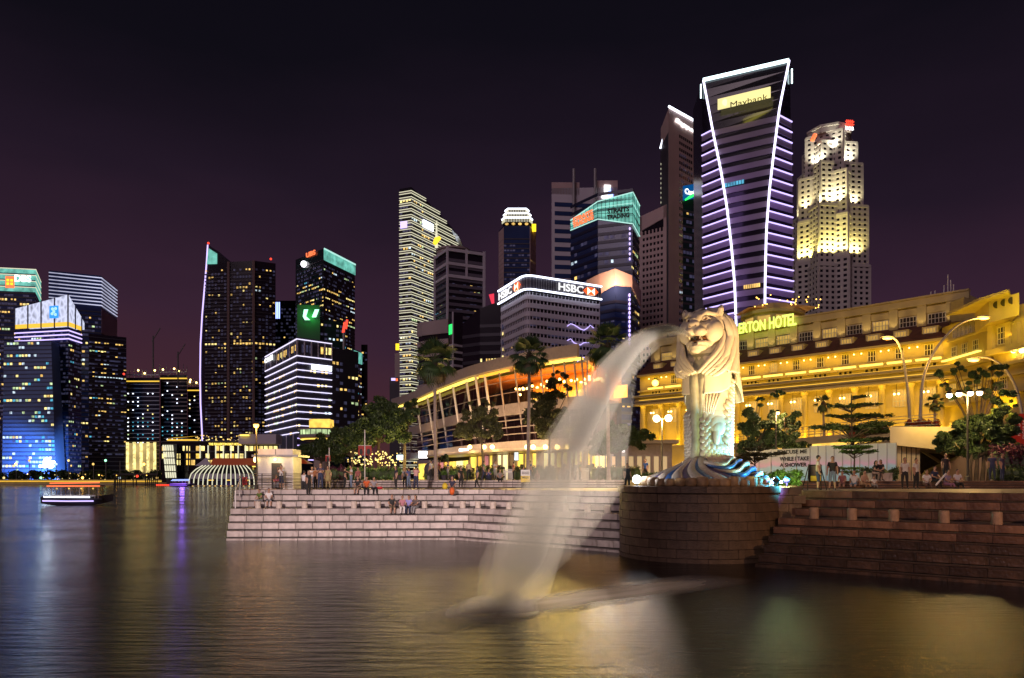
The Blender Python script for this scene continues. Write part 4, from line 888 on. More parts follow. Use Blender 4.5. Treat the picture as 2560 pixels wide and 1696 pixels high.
# --- stepped pale tower with uplights
Y = 566; cx = gx(2073,Y+30); 
t = thing('stepped_tower', (cx, Y+26, ZB), 'pale stepped octagonal tower glowing with yellow uplights, red sign on its crown', 'tower')
def octo(cx, cy, r, rot):  # square plan seen as folded facade
    return [(cx+r*math.cos(rot+k*math.pi/2), cy+r*math.sin(rot+k*math.pi/2)) for k in range(4)]
M['uob'] = pm('pale_tower_granite', (.50,.46,.42), .7, var=.1, scale=.04)
def block(cx, cy, r, rot, z0, z1, fh=4.1, cell=4.4, first=True):
    q = octo(cx, cy, r, rot); vis = [p for p in q]
    MB().prism([(p[0]*1, p[1]*1) for p in q], z0, z1).build('shaft', M['glassk'], t)
    # order: visible edges facing the viewer
    nE = []
    for i in range(4):
        a, b = q[i], q[(i+1)%4]; nx, ny = b[1]-a[1], -(b[0]-a[0])
        if nx*a[0]+ny*a[1] < 0: nE.append((a,b))
    for a, b in nE:
        l = seglen(a,b); z = z0
        while z < z1-1.0: MB().fbox(a,b,-.3,l+.3,z,min(z+2.0,z1),.0,.5).build('floor_band', M['uob'], t); z += fh
        n = int(l/cell); mb = MB()
        for j in range(n+1): mb.fbox(a,b,j*l/n-1.15,j*l/n+1.15,z0,z1,.0,.45)
        mb.build('window_piers', M['uob'], t, kind='stuff')
        MB().fbox(a,b,-.4,l+.4,z1-1.6,z1+.5,.0,.75).build('parapet', M['uob'], t)
    return nE
zA = [ZB, gz(640,Y), gz(500,Y), gz(395,Y), gz(305,Y)]
cy_ = Y+30; BL = []
for (r, rot, z0, z1) in ((27.5,0.12,ZB,zA[1]+3),(30.0,.12+math.pi/4,ZB,zA[1]-4),
                         (26.0,0.12,zA[1]+3,zA[2]-8),(28.5,.12+math.pi/4,zA[1]-4,zA[2]),
                         (25,.12,zA[2]-8,zA[3]-6),(24.5,.12+math.pi/4,zA[2],zA[3]+2),
                         (20.5,.12+math.pi/4,zA[3]+2,zA[4]-8),(19.5,.12,zA[3]-6,zA[4])):
    e = block(cx, cy_, r, rot, z0, z1); BL.append((e, z0, z1))
wq = [(cx-29, cy_-14), (cx, cy_-33), (cx+29, cy_-12)]
wins(t, wq, 20, 90, 4.1, 4.4, 1.5, 1.6, .03, (1,5,2,0,1,0), seed=33, off=-1.2, rowvar=False)
MB().lathe([(17.5,zA[4]),(17.5,zA[4]+4),(18.2,zA[4]+4.2),(18.2,zA[4]+6)], (cx,cy_), 8).build('crown', M['uob'], t)
cq = [(gx(2095,cy_-17), cy_-17),(gx(2135,cy_-15), cy_-15)]
sign('sign', 'UOB', cq[0], cq[1], 2108, 2128, 321, 330, 3, M['signw'], t, body_w=.03, ex=.4)
for j in range(4): u = upoint(cq[0],cq[1],2111+j*4.6); MB().fbox(cq[0],cq[1],u-.35,u+.35,gz(318,Y+12),gz(302,Y+12),3,3.5).build('sign_bar', M['red'], t)
for j in range(2): MB().fbox(cq[0],cq[1],upoint(cq[0],cq[1],2108),upoint(cq[0],cq[1],2129),gz(307+j*7,Y+12),gz(305+j*7,Y+12),3,3.5).build('sign_bar', M['red'], t)
qv = (gx(2031,Y+14), Y+12); MB().tube([(qv[0]-1,qv[1],gz(334,Y)),(qv[0]+1.5,qv[1],gz(318,Y))], [1.6,1.6], 6).build('sign', M['red2'], t)
def front(xs, z):
    k = (xs-CX)/F; best = 1e9
    for E2, z0, z1 in BL:
        if not (z0-1 <= z <= z1+1): continue
        for a, b in E2:
            if b[0] < a[0]: a, b = b, a
            dn = (b[0]-a[0])-k*(b[1]-a[1])
            if abs(dn) < 1e-6: continue
            q = (k*a[1]-a[0])/dn
            if 0 <= q <= 1: best = min(best, a[1]+(b[1]-a[1])*q)
    return best if best < 1e8 else cy_-15
for (xs, ys, e, c) in ((1996,536,.7,(1,.88,.5)),(2012,532,.8,(1,.86,.42)),(2000,655,1.1,(1,.84,.26)),(2022,658,1.5,(1,.84,.2)),(2046,650,1.2,(1,.85,.22)),(2068,646,1.4,(1,.88,.26)),(2086,644,1.3,(1,.88,.26)),(2108,650,.9,(1,.85,.3)),(2130,648,1.5,(1,.84,.22)),(2148,650,.8,(1,.84,.3)),
                       (2040,414,1.0,(1,.95,.7)),(2056,412,.8,(1,.95,.7)),(2112,412,1.0,(1,.95,.7)),(2126,412,.9,(1,.95,.7)),(2078,512,1.0,(1,.9,.45)),(2096,508,1.1,(1,.9,.5)),(2138,512,.9,(1,.9,.5)),(2050,520,.7,(1,.9,.5)),(2084,352,.5,(1,.95,.75))):
    z = zA[1]+4.2 if ys > 600 else (zA[2]+1.2 if ys > 450 else (zA[3]+3.2 if ys > 380 else gz(ys,Y))); yf = front(xs, z+7)-3.6
    light('ledge_uplight', 'SPOT', (gx(xs,yf), yf, z), e*34000, c, (gx(xs,yf+3.2), yf+3.2, z+20), size=1.2, spot=120, blend=1)
Y = 590; P = [(gx(2159,Y),Y),(gx(2171,Y),Y)]; t = rootof('office_tower', P, 'slim tower with short white light bars at the right of the stepped tower')
body(t, P, ZB, gz(662,Y), 12, M['conc'])
for k in range(10): MB().fbox(P[0],P[1],.4,3.4,gz(694+k*7.4,Y),gz(692+k*7.4,Y)+.1,.1,.6).build('light_bar', M['led_c'], t)
# ================================================================ golden hotel on the right
M['cream'] = pm('cream_stucco', (.56,.455,.20), .75, var=.12, scale=.4, bump=.1, bscale=3)
M['roof'] = pm('brown_roof_tiles', (.10,.035,.025), .8, var=.3, scale=.8)
M['wframe'] = pm('window_frame_cream', (.62,.56,.45), .6, var=.1)
M['pane'] = em('hotel_pane', (1,.62,.14), .55, var=.8, scale=.25)
M['paned'] = pm('dark_window_pane', (.05,.04,.03), .15)
GOLD = (1,.57,.012)
HA, HB_ = (29.8,171.6), (75.5,123.5)
hl = seglen(HA, HB_)
hot = thing('grand_hotel', (HA[0], HA[1], ZU), 'long golden floodlit hotel with columns, brown roof and glowing yellow lettering', 'hotel')
bk = [(HB_[0]+26, HB_[1]+22), (HA[0]+26, HA[1]+26)]
MB().prism([HA,HB_]+bk, ZU, 24.4).build('wall', M['cream'], hot)
MB().prism([HA,HB_]+bk, 24.4, 28.0).build('wall', M['cream'], hot)
i2, j2 = offset([HA,HB_], -4.2)
MB().prism([i2,j2]+bk, 28.0, 35.2).build('attic_wall', M['cream'], hot)
# mansard roof
a, b = offset([HA,HB_], 1.0); i1, j1 = offset([HA,HB_], -4.1)
MB().add([(*a,27.95),(*b,27.95),(*j1,31.2),(*i1,31.2),(*a,27.6),(*b,27.6)], [(0,1,2,3),(4,5,1,0)]).build('roof', M['roof'], hot)
strip([HA,HB_], 27.2, 27.6, 0, 1.25).build('eave', M['cream'], hot)
strip([i2,j2], 34.6, 35.9, 0, .7).build('parapet', M['cream'], hot); strip([i2,j2], 35.9, 36.2, -.3, .9).build('parapet_cap', M['cream'], hot)
bay = 4.72; u00 = .0335*hl
# window templates (frame + panes)
def window_mesh(w, h, nv, nh, fw=.14):
    mb = MB().box(-w/2,w/2,-.10,.02,0,fw).box(-w/2,w/2,-.10,.02,h-fw,h).box(-w/2,-w/2+fw,-.1,.02,fw,h-fw).box(w/2-fw,w/2,-.1,.02,fw,h-fw)
    for i in range(1,nv): x = -w/2+w*i/nv; mb.box(x-.05,x+.05,-.07,.0,fw,h-fw)
    for i in range(1,nh): z = h*i/nh; mb.box(-w/2+fw,w/2-fw,-.065,.0,z-.05,z+.05)
    return mb.mesh('window_frame', M['wframe'])
def pane_mesh(w, h, m): return MB().box(-w/2+.1,w/2-.1,.0,.03,.1,h-.1).mesh('pane', m)
hang = math.atan2(HB_[1]-HA[1], HB_[0]-HA[0])
def hwin(me, pe, u, z, off, base=(HA,HB_), ang=None, root=hot):
    ux, uy = (base[1][0]-base[0][0]), (base[1][1]-base[0][1]); l = math.hypot(ux,uy); ux/=l; uy/=l
    loc = (base[0][0]+ux*u+uy*off, base[0][1]+uy*u-ux*off, z); an = math.atan2(uy,ux)
    f = inst('window', me, root, loc, an); p = bpy.data.objects.new('pane', pe); COL.objects.link(p); p.parent = f; p.location = (0,0,0); return f
Wl = window_mesh(1.9,3.6,4,4); Wlp = pane_mesh(1.9,3.6,M['pane']); Wld = pane_mesh(1.9,3.6,M['paned'])
Wg = window_mesh(2.3,3.2,4,3); Wgp = pane_mesh(2.3,3.2,M['pane'])
Wm = window_mesh(1.5,2.1,3,2); Wmp = pane_mesh(1.5,2.1,M['pane']); Wmd = pane_mesh(1.5,2.1,M['paned'])
Ws = window_mesh(.7,.8,1,1,.1); Wsd = pane_mesh(.7,.8,M['paned'])
Wa = window_mesh(2.9,1.9,5,2); Wap = pane_mesh(2.9,1.9,M['pane']); Wad = pane_mesh(2.9,1.9,M['paned'])
Wd = window_mesh(2.0,1.0,4,1,.12); Wdp = pane_mesh(2.0,1.0,M['pane'])
rg = random.Random(9)
colm = MB().lathe([(.62,0),(.62,.3),(.50,.45),(.46,8.6),(.62,8.8),(.72,9.3)], n=18).mesh('column', M['cream'], smooth=False)
pilm = MB().box(-.75,.75,-.55,.0,0,4.6).box(-.9,.9,-.62,0,4.3,4.6).mesh('pilaster', M['cream'])
bal_l = M['gold']
k = 0
u = u00
wall_l = []
while u < hl-2:
    c = u+bay/2
    if c < hl-2.2:
        hwin(Wa, Wap if rg.random()<.7 else Wad, c, 30.9+.2, .02, base=(i2,j2))
        q = at(i2,j2,c/hl); n_ = (math.sin(hang)*-1, math.cos(hang))
        MB().fbox(i2,j2,c-1.65,c+1.65,33.1,34.3,.0,.3).build('lintel', M['cream'], hot)
        # dormer skylight lying on the slope
        s0 = offset([HA,HB_], -.9); s1 = offset([HA,HB_], -2.5)
        MB().fbox(s0[0],s0[1],c-1.3,c+1.3,28.6,30.1,-1.5,.35).build('dormer', M['cream'], hot)
        hwin(Wd, Wdp, c, 28.85, -.4+.0, base=(HA,HB_))
        hwin(Wm, Wmd if rg.random()<.6 else Wmp, c, 24.9, .05)
        for d_ in (-.9,0,.9): hwin(Ws, Wsd, c+d_, 23.0, .05)
        hwin(Wg, Wgp, c, 16.4, .05); hwin(Wl, Wlp if rg.random()<.75 else Wld, c, 8.6, .05)
        MB().fbox(HA,HB_,c-2.0,c+2.0,24.15,24.5,.25,.55).build('balcony_light', bal_l, hot)
        MB().fbox(HA,HB_,c-2.25,c+2.25,24.5,24.62,.1,.7).build('balcony_rail', M['cream'], hot)
        for d_ in (-1.7,1.7): q = at(HA,HB_,(c+d_)/hl); MB().ell((q[0]+math.sin(hang)*.5,q[1]-math.cos(hang)*.5,26.6), .13, 6, 4).build('wall_lamp', M['lampw'], hot)
        # hanging lantern pair in the colonnade
        for d_ in (-.35,.35): q = at(HA,HB_,(c+d_)/hl); MB().ell((q[0]+math.sin(hang)*1.6,q[1]-math.cos(hang)*1.6,18.6), .20, 8, 5).build('lantern', M['lampw'], hot)
        q = at(HA,HB_,c/hl); MB().tube([(q[0]+math.sin(hang)*1.6,q[1]-math.cos(hang)*1.6,18.8),(q[0]+math.sin(hang)*1.6,q[1]-math.cos(hang)*1.6,20.4)], .04, 4).build('lantern_chain', M['dsteel'], hot)
    q = at(i2,j2,u/hl); o = inst('pilaster', pilm, hot, (q[0],q[1],30.4), hang)
    q = at(HA,HB_,u/hl); inst('column', colm, hot, (q[0]+math.sin(hang)*1.7,q[1]-math.cos(hang)*1.7,11.0), hang)
    light('pilaster_uplight', 'SPOT', (at(i2,j2,u/hl)[0]+math.sin(hang)*2.0, at(i2,j2,u/hl)[1]-math.cos(hang)*2.0, 30.9), 110, (1,.72,.35), (at(i2,j2,u/hl)[0], at(i2,j2,u/hl)[1], 33.2), size=.2, spot=70)
    u += bay; k += 1
for (z0,z1,o1) in ((20.35,20.9,2.5),(21.2,21.5,2.2),(22.2,22.7,2.75),(24.62-1.0,24.0,.9),(10.4,11.0,2.6)):
    strip([HA,HB_], z0, z1, 0, o1).build('cornice', M['cream'], hot)
strip([HA,HB_], 20.9, 22.2, 0, 1.9).build('frieze', M['cream'], hot)
strip([HA,HB_], ZU, 10.4, 0, 2.4).build('base_course', M['cream'], hot)
for (z,o1,e_,s_) in ((11.3,3.0,1500,1.0),(22.95,2.9,430,.0),(20.2,3.2,480,0),(26.9,1.3,330,0),(28.3,2.8,90,0),(5,6,700,0)):
    m_ = at(HA,HB_,.5); nx, ny = math.sin(hang), -math.cos(hang)
    for f in (.25,.75):
        m_ = at(HA,HB_,f); L_ = light('facade_gold_light', 'AREA', (m_[0]+nx*o1, m_[1]+ny*o1, z), e_*1.1, GOLD, (m_[0]+nx*.2, m_[1]+ny*.2, z+(5 if z < 26.9 and z != 20.2 else (-2 if z == 26.9 else (-5 if z == 20.2 else 6)))), size=hl/2*.96, sizey=.3)
for z in (22.72,21.52): strip([at(HA,HB_,.02),at(HA,HB_,.98)], z, z+.12, 2.0 if z > 22 else 1.95, 2.15).build('ledge_light', M['goldd'], hot)
# sign on the parapet
uS0, uS1 = upoint(i2,j2,1836), upoint(i2,j2,2000)
dd = 1.2; zS = zat(i2,j2,1840,843)
for s_, x0, x1, hh_ in (('FULLERTON',1812,1921,.0),('HOTEL',1930,1998,0)):
    u0, u1 = upoint(i2,j2,x0), upoint(i2,j2,x1)
    text('sign', s_, i2, j2, u0, u1, 34.4, 36.7 if s_ == 'FULLERTON' else 36.9, dd, M['ylw'], hot, ex=.15, body_w=.02)
L_ = light('sign_glow', 'AREA', (at(i2,j2,.42)[0]-2, at(i2,j2,.42)[1]-4, 35.4), 120, (.7,1,.1), (at(i2,j2,.42)[0], at(i2,j2,.42)[1], 35.4), size=14, sizey=1.5)
# rooftop pavilion with string lights
pv = (at(i2,j2,.43)[0]+5, at(i2,j2,.43)[1]+9); rp_ = thing('rooftop_pavilion', (*pv,35), 'octagonal rooftop pavilion with warm string lights above the glowing hotel lettering', 'pavilion')
MB().lathe([(6.2,35.2),(6.2,39.2),(7,39.3),(7,39.9),(4.5,41.6)], pv, 10).build('wall', M['cream'], rp_)
for k in range(10):
    a0 = (k+.5)*math.pi/5; MB().box(-1.2,1.2,-.1,.1,0,2.6).build('tmp', M['pane'], rp_) if 0 else None
    o = inst('window', MB().box(-1.3,1.3,-.1,.08,0,2.6).mesh('window', M['pane']), rp_, (pv[0]+6.0*math.cos(a0), pv[1]+6.0*math.sin(a0), 36), a0+math.pi/2)
mb = MB()
for k in range(34): mb.ell((pv[0]+rg.uniform(-7,8), pv[1]-6+rg.uniform(-2,2), rg.uniform(40.2,42.4)), .12, 5, 4)
mb.build('string_lights', M['lampo'], rp_, kind='stuff')
MB().add([(pv[0]-7,pv[1]-5,40.3),(pv[0]+7.5,pv[1]-6,40.3),(pv[0]+7.5,pv[1]+5,40.8),(pv[0]-7,pv[1]+5,40.8),(pv[0]-1,pv[1]-1,42.2),(pv[0]+3,pv[1]-1,42.2)], [(0,1,5,4),(1,2,5),(2,3,4,5),(3,0,4)]).build('awning', em('lit_awning',(1,.42,.08),.16,var=.6,scale=.6), rp_)
an = thing('rooftop_antennas', (*at(i2,j2,.97),36), 'cluster of thin pale antennas on the hotel roof edge', 'antenna')
for dx, h_ in ((0,2.2),(.7,4.6),(1.2,3.4),(-1.6,1.0),(1.7,2.4),(-2.3,.8)): q = at(i2,j2,.955); MB().tube([(q[0]+dx,q[1]+2,35.8),(q[0]+dx,q[1]+2,36.2+h_*.8)], .10, 5).build('antenna_rod', M['white'], an)
# stepped roof blocks right of the long attic
R1 = (gx(2375,128),128), (gx(2432,120),120)
MB().prism([(gx(2374,126),126),(gx(2410,122),122),(gx(2430,124),124),(gx(2432,150),150),(gx(2390,150),150)], 27, gz(750,124)).build('stepped_attic', M['cream'], hot)
MB().prism([(gx(2378,124),124),(gx(2436,117),117),(gx(2447,119),119),(gx(2448,140),140),(gx(2384,140),140)], 27, gz(770,120)).build('stepped_attic', M['cream'], hot)
# right wing: projecting pavilion with small square tower
W0, W1, W2, W3 = (gx(2355,126),126), (gx(2478,112),112), (gx(2484,107),107), (gx(2640,96),96)
wr = thing('hotel_corner_wing', (*W2, ZU), 'taller corner wing of the golden hotel topped by a small flat roofed lantern turret', 'hotel wing')
for nm, A_, B_, zz in (('wall',W0,W1,gz(795,118)),('tower_wall',W2,W3,gz(770,104))):
    MB().prism([A_,B_,(B_[0]+16,B_[1]+18),(A_[0]+16,A_[1]+18)], ZU, zz).build(nm, M['cream'], wr)
    for (ys, oo, th) in ((905,1.3,.8),(935,1.0,.4),(1000,1.2,.6),(960,.7,.3)):
        z = gz(ys, 112); strip([A_,B_], z, z+th, 0, oo).build('cornice', M['cream'], wr)
MB().add([(*offset([W0,W1],.8)[0],gz(812,126)),(*offset([W0,W1],.8)[1],gz(796,112)),(*offset([W0,W1],-6)[1],gz(770,112)),(*offset([W0,W1],-6)[0],gz(780,126))],[(0,1,2,3)]).build('roof', M['roof'], wr)
lw_ = seglen(W0,W1)
for i in range(6): hwin(window_mesh(.8,1.7,2,2), pane_mesh(.8,1.7,M['paned']), lw_*(.28+.085*i), zat(W0,W1,2400,842), .05, base=(W0,W1), root=wr)
MB().fbox(W0,W1,lw_*.22,lw_*.78,zat(W0,W1,2400,850),zat(W0,W1,2400,846),.1,.8).build('balcony', M['cream'], wr)
for i in range(3): hwin(window_mesh(1.6,1.7,3,2), pane_mesh(1.6,1.7,M['paned']), lw_*(.28+.22*i), zat(W0,W1,2400,888), .05, base=(W0,W1), root=wr)
for i in range(3): hwin(Wg, Wgp, lw_*(.25+.25*i), 16.4, .05, base=(W0,W1), root=wr); hwin(Wl, Wlp, lw_*(.25+.25*i), 9.5, .05, base=(W0,W1), root=wr)
MB().fbox(W0,W1,lw_*.1,lw_*.86,zat(W0,W1,2400,896),zat(W0,W1,2400,893),.3,.9).build('balcony_light', M['gold'], wr)
lt = seglen(W2,W3)
for xs in (2506,2590): 
    uu = upoint(W2,W3,xs); hwin(window_mesh(1.7,2.6,3,3), pane_mesh(1.7,2.6,M['paned']), uu, zat(W2,W3,xs,862), .05, base=(W2,W3), root=wr); hwin(window_mesh(1.5,2.0,3,3), pane_mesh(1.5,2.0,M['paned']), uu+.3, zat(W2,W3,xs,974), .05, base=(W2,W3), root=wr)
for xs in (2484,2528,2546): uu = upoint(W2,W3,xs); MB().fbox(W2,W3,uu-.5,uu+.5,zat(W2,W3,xs,880),zat(W2,W3,xs,808),.05,.6).build('pilaster', M['cream'], wr)
MB().fbox(W2,W3,upoint(W2,W3,2484),upoint(W2,W3,2530),zat(W2,W3,2500,884),zat(W2,W3,2500,872),.05,.9).build('balcony', M['cream'], wr)
for xs in (2490,2523,2543): q = at(W2,W3,upoint(W2,W3,xs)/lt); MB().ell((q[0]-.2,q[1]-1.2,gz(878,q[1]-1)), .35, 8, 5).build('wall_lamp', M['lampw'], wr); light('balcony_lamp', 'POINT', (q[0]-.6,q[1]-2.0,gz(876,q[1]-2)), 130, (1,.72,.25), size=.3)
T0, T1 = (gx(2472,105),105), (gx(2548,100),100); zt0 = gz(782,103)
tq = offset([T0,T1],-.4)
MB().prism([T0,T1,(T1[0]+3,T1[1]+8),(T0[0]+3,T0[1]+8)], gz(800,103), gz(745,103)).build('turret', M['cream'], wr)
MB().prism([offset([T0,T1],1.6)[0]]+[offset([T0,T1],1.6)[1],(T1[0]+6,T1[1]+9.5),(T0[0]-.5,T0[1]+9.5)], gz(745,103), gz(738,103)).build('turret_roof', M['cream'], wr)
for i in range(3): uu = seglen(T0,T1)*(.25+.25*i); q = at(T0,T1,.25+.25*i); MB().lathe([(.5,0),(.5,.15)], n=12).mesh('x',M['dsteel']); o = inst('round_grille', MB().lathe([(.5,0),(.5,.15)], n=12).mesh('round_grille',M['dsteel']), wr, (q[0],q[1]-.05,gz(760,103)), rot=(R(90),0,0))
light('turret_gold', 'AREA', (gx(2508,98),97.5,gz(779,98)), 420, (1,.70,.02), (gx(2510,104),104,gz(750,104)), size=5, sizey=.5)
for f in (.5,): 
    for (z,e_) in ((gz(1000,105),1300),(gz(900,112),420),(gz(850,112),170)):
        light('wing_gold_light', 'AREA', (at(W0,W3,f)[0]-4, at(W0,W3,f)[1]-7, z-1), e_, GOLD, (at(W0,W3,f)[0], at(W0,W3,f)[1], z+6), size=26, sizey=.5)
# --- road deck (bridge) before the hotel with railing and flowers
DK = [(gx(1838,92),92),(gx(2210,66),66),(gx(2345,62),62),(gx(2640,60),60)]; ZD = 7.6
br = thing('road_deck', (DK[1][0],DK[1][1],ZU), 'raised concrete road deck lit yellow along its edge in front of the hotel', 'bridge')
M['deck'] = pm('yellowish_concrete', (.42,.36,.26), .8, var=.15, scale=.5)
MB().prism(DK[:3]+[(DK[2][0]+14,DK[2][1]+40),(DK[0][0]+14,DK[0][1]+45)], ZD-1.0, ZD).build('slab', M['deck'], br)
strip(DK[:3], ZD-.25, ZD+.45, -.1, .25).build('edge_beam', M['deck'], br)
strip([at(DK[0],DK[1],.05),at(DK[0],DK[1],.99)], ZD-.55, ZD-.3, .05, .3).build('edge_light', M['pane_w'], br)
rl = thing('deck_railing', (DK[1][0],DK[1][1],ZD), 'thin warm lit metal railing along the raised road deck', 'railing')
for z in (.75,1.05,1.35,1.6): 
    MB().tube([(*p, ZD+z) for p in DK[:3]], .035, 5).build('rail', M['steel'], rl)
for i in range(26): q = at(DK[0],DK[1],i/26); MB().tube([(*q,ZD+.4),(*q,ZD+1.65)], .05, 5).build('post', M['steel'], rl)
# cantilever underside + abutment walls
MB().add([(gx(2238,58),58,ZU),(gx(2330,58),58,ZU),(gx(2330,58),58,ZD-1.9),(gx(2238,58),58,ZD-1.6)],[(0,1,2,3)])
ab = thing('deck_abutment', (gx(2280,57),57,ZU), 'tall tan concrete abutment wall right of the painted hoarding', 'wall')
MB().box(gx(2241,54),gx(2300,54),54,60,ZU,gz(1112,54)).build('wall', M['deck'], ab)
for k in range(5): MB().box(gx(2241+12*k,54),gx(2241+12*k,54)+.05,53.97,54.02,ZU,gz(1114,54)).build('joint', M['recess'], ab)
MB().prism([(gx(2225,53),53),(gx(2400,53),53),(gx(2400,62),62),(gx(2225,62),62)], [gz(1112,53),gz(1130,53)-.0,gz(1130,53),gz(1112,53)], [ZD-.1]*4).build('cantilever', M['deck'], ab)
MB().box(gx(2300,62),gx(2420,62),62,63,ZU,ZD-1).build('underpass_back', M['recess'], ab)
rm = thing('slanted_ramp_wall', (gx(2420,58),58,ZU), 'pale triangular ramp wall slanting up behind the seated group', 'wall')
MB().add([(gx(2310,58),58,ZU),(gx(2545,58),58,ZU),(gx(2545,58),58,gz(1118,58)),(gx(2455,58),58,gz(1120,58)),(gx(2330,58),58,gz(1176,58))]+[(gx(2310,58),59,ZU),(gx(2545,58),59,ZU),(gx(2545,58),59,gz(1118,58)),(gx(2455,58),59,gz(1120,58)),(gx(2330,58),59,gz(1176,58))],
    [(0,1,2,3,4),(9,8,7,6,5),(0,5,6,1),(1,6,7,2),(2,7,8,3),(3,8,9,4),(4,9,5,0)]).build('wall', M['deck'], rm)
for i,(x0,y0,x1,y1) in enumerate(((2306,1128,2350,1156),(2330,1122,2372,1142))):
    MB().tube([(gx(x0,60),60,gz(y0,60)),(gx(x1,60),60,gz(y1,60))], .14, 4).build('stair_beam', M['deck'], rm)
light('underpass_light', 'AREA', (gx(2380,52), 51, 8.5), 300, (1,.62,.12), (gx(2380,58), 58, 5), size=6, sizey=1)
# --- painted hoarding with the slogan
HR = [(gx(1868,60),60),(gx(2025,55.6),55.6),(gx(2241,50.5),50.5)]
def hoardmat():
    m, t, b = newmat('pastel_print_panel'); tc = t.nodes.new('ShaderNodeTexCoord'); s = t.nodes.new('ShaderNodeSeparateXYZ'); n = t.nodes.new('ShaderNodeTexNoise'); n.inputs['Scale'].default_value = .8
    t.links.new(tc.outputs['Object'], s.inputs[0]); t.links.new(tc.outputs['Object'], n.inputs['Vector'])
    a_ = t.nodes.new('ShaderNodeMath'); a_.operation = 'MULTIPLY_ADD'; a_.inputs[1].default_value = .9; t.links.new(n.outputs['Fac'], a_.inputs[0]); t.links.new(s.outputs['Z'], a_.inputs[2])
    r = t.nodes.new('ShaderNodeValToRGB'); t.links.new(a_.outputs[0], r.inputs[0])
    mr = t.nodes.new('ShaderNodeMapRange'); mr.inputs[1].default_value = .3; mr.inputs[2].default_value = 3.0; t.links.new(a_.outputs[0], mr.inputs[0]); t.links.new(mr.outputs[0], r.inputs[0])
    r.color_ramp.interpolation = 'EASE'
    e = r.color_ramp.elements; e[0].position = 0; e[0].color = (.30,.55,.75,1); e[1].position = 1; e[1].color = (.50,.52,.44,1)
    for p_, c_ in ((.42,(.36,.58,.74)),(.52,(.62,.42,.62)),(.66,(.50,.50,.55)),(.75,(.48,.52,.50))): q = e.new(p_); q.color = (*c_,1)
    t.links.new(r.outputs[0], b.inputs['Base Color']); b.inputs['Roughness'].default_value = .5; return m
M['hoard'] = hoardmat()
hd = thing('painted_hoarding', (HR[1][0],HR[1][1],ZU), 'long pastel blue and pink hoarding with a black three line slogan', 'hoarding')
for (a, b, n, zt_) in ((HR[0],HR[1],5,2.45),(HR[1],HR[2],10,2.6)):
    l = seglen(a,b)
    for i in range(n): MB().fbox(a,b,l*i/n+.015,l*(i+1)/n-.015,ZU-.05,ZU+zt_,-.1,0).build('panel', M['hoard'], hd)
    for i in range(n+1): MB().fbox(a,b,l*i/n-.03,l*i/n+.03,ZU-.05,ZU+zt_+.02,0,.03).build('joint_strip', M['steel'], hd)
for i, (s_, x0, x1, ya, yb) in enumerate((('"EXCUSE ME',1944,2018,1126,1136),('WHILE I TAKE',1950,2023,1143,1153),('A SHOWER',1950,2018,1158,1168))):
    text('lettering', s_, HR[0], HR[1], upoint(HR[0],HR[1],x0), upoint(HR[0],HR[1],x1), zat(HR[0],HR[1],x0,yb), zat(HR[0],HR[1],x0,ya), .04, M['black'], hd, ex=.01, body_w=.03)
light('hoarding_lamp', 'AREA', (16, 47, 9.5), 320, (1,.95,.75), (22, 54, 5), size=6, sizey=1)
# ================================================================ curved glass building
EV = [(980,1007),(1031,991),(1087,965),(1154,938),(1200,924),(1275,906),(1340,895),(1400,885),(1445,879)]
ZE = 16.4
raw = [top(x, y+6, ZE) for x, y in EV]
# smooth
gpts = []
for i in range(len(raw)-1):
    for k in range(4):
        t_ = k/4; p0 = raw[max(i-1,0)]; p1 = raw[i]; p2 = raw[i+1]; p3 = raw[min(i+2,len(raw)-1)]
        gpts.append(tuple(.5*((2*p1[j])+(-p0[j]+p2[j])*t_+(2*p0[j]-5*p1[j]+4*p2[j]-p3[j])*t_**2+(-p0[j]+3*p1[j]-3*p2[j]+p3[j])*t_**3) for j in (0,1)))
gpts.append(raw[-1])
gb = thing('curved_glass_building', (raw[5][0],raw[5][1],ZU), 'curved two storey glass building with golden interior under a sweeping roof edge', 'building')
M['slabg'] = pm('pinkish_grey_metal', (.36,.30,.28), .45, metal=.2, var=.12)
wall = offset(gpts, -1.6)
backp = (gpts[-1][0]+7, gpts[-1][1]+30), (gpts[0][0]+40, gpts[0][1]+30)
roofm = pm('light_roof_metal', (.44,.37,.33), .4, metal=.2, var=.1)
MB().prism(gpts+[(gpts[-1][0]+2, gpts[-1][1]+30), (gpts[0][0]+20, gpts[0][1]+20)], ZE, ZE+.5).build('roof', roofm, gb)
strip(gpts, ZE-.25, ZE+1.0, -.2, .15).build('roof_edge', roofm, gb)
ng = len(gpts)
for (i0, i1, mm) in ((0,14,'gold'),(15,19,'goldd'),(20,25,'goldd'),(25,32,'gold')):
    seg = gpts[i0:i1+1]
    if len(seg) > 1: strip(seg, ZE-.50, ZE-.27, -1.0, -.5).build('soffit_light', M[mm], gb)
strip(wall, 11.0, 12.3, -.3, .25).build('slab_band', M['slabg'], gb); strip(wall, 7.0, 8.0, -.2, .3).build('slab_band', M['slabg'], gb)
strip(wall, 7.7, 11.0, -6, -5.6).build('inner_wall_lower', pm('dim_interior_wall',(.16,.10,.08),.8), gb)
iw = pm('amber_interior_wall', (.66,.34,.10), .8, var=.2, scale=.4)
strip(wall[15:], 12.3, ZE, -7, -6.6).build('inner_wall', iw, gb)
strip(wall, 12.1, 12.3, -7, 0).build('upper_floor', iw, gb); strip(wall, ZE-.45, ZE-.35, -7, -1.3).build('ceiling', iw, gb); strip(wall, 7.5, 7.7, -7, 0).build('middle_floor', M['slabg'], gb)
MB().prism(offset(wall,-7)+[(wall[-1][0]+4,wall[-1][1]+28),(wall[0][0]+18,wall[0][1]+26)], ZU, ZE-.1).build('core_block', M['recess'], gb)
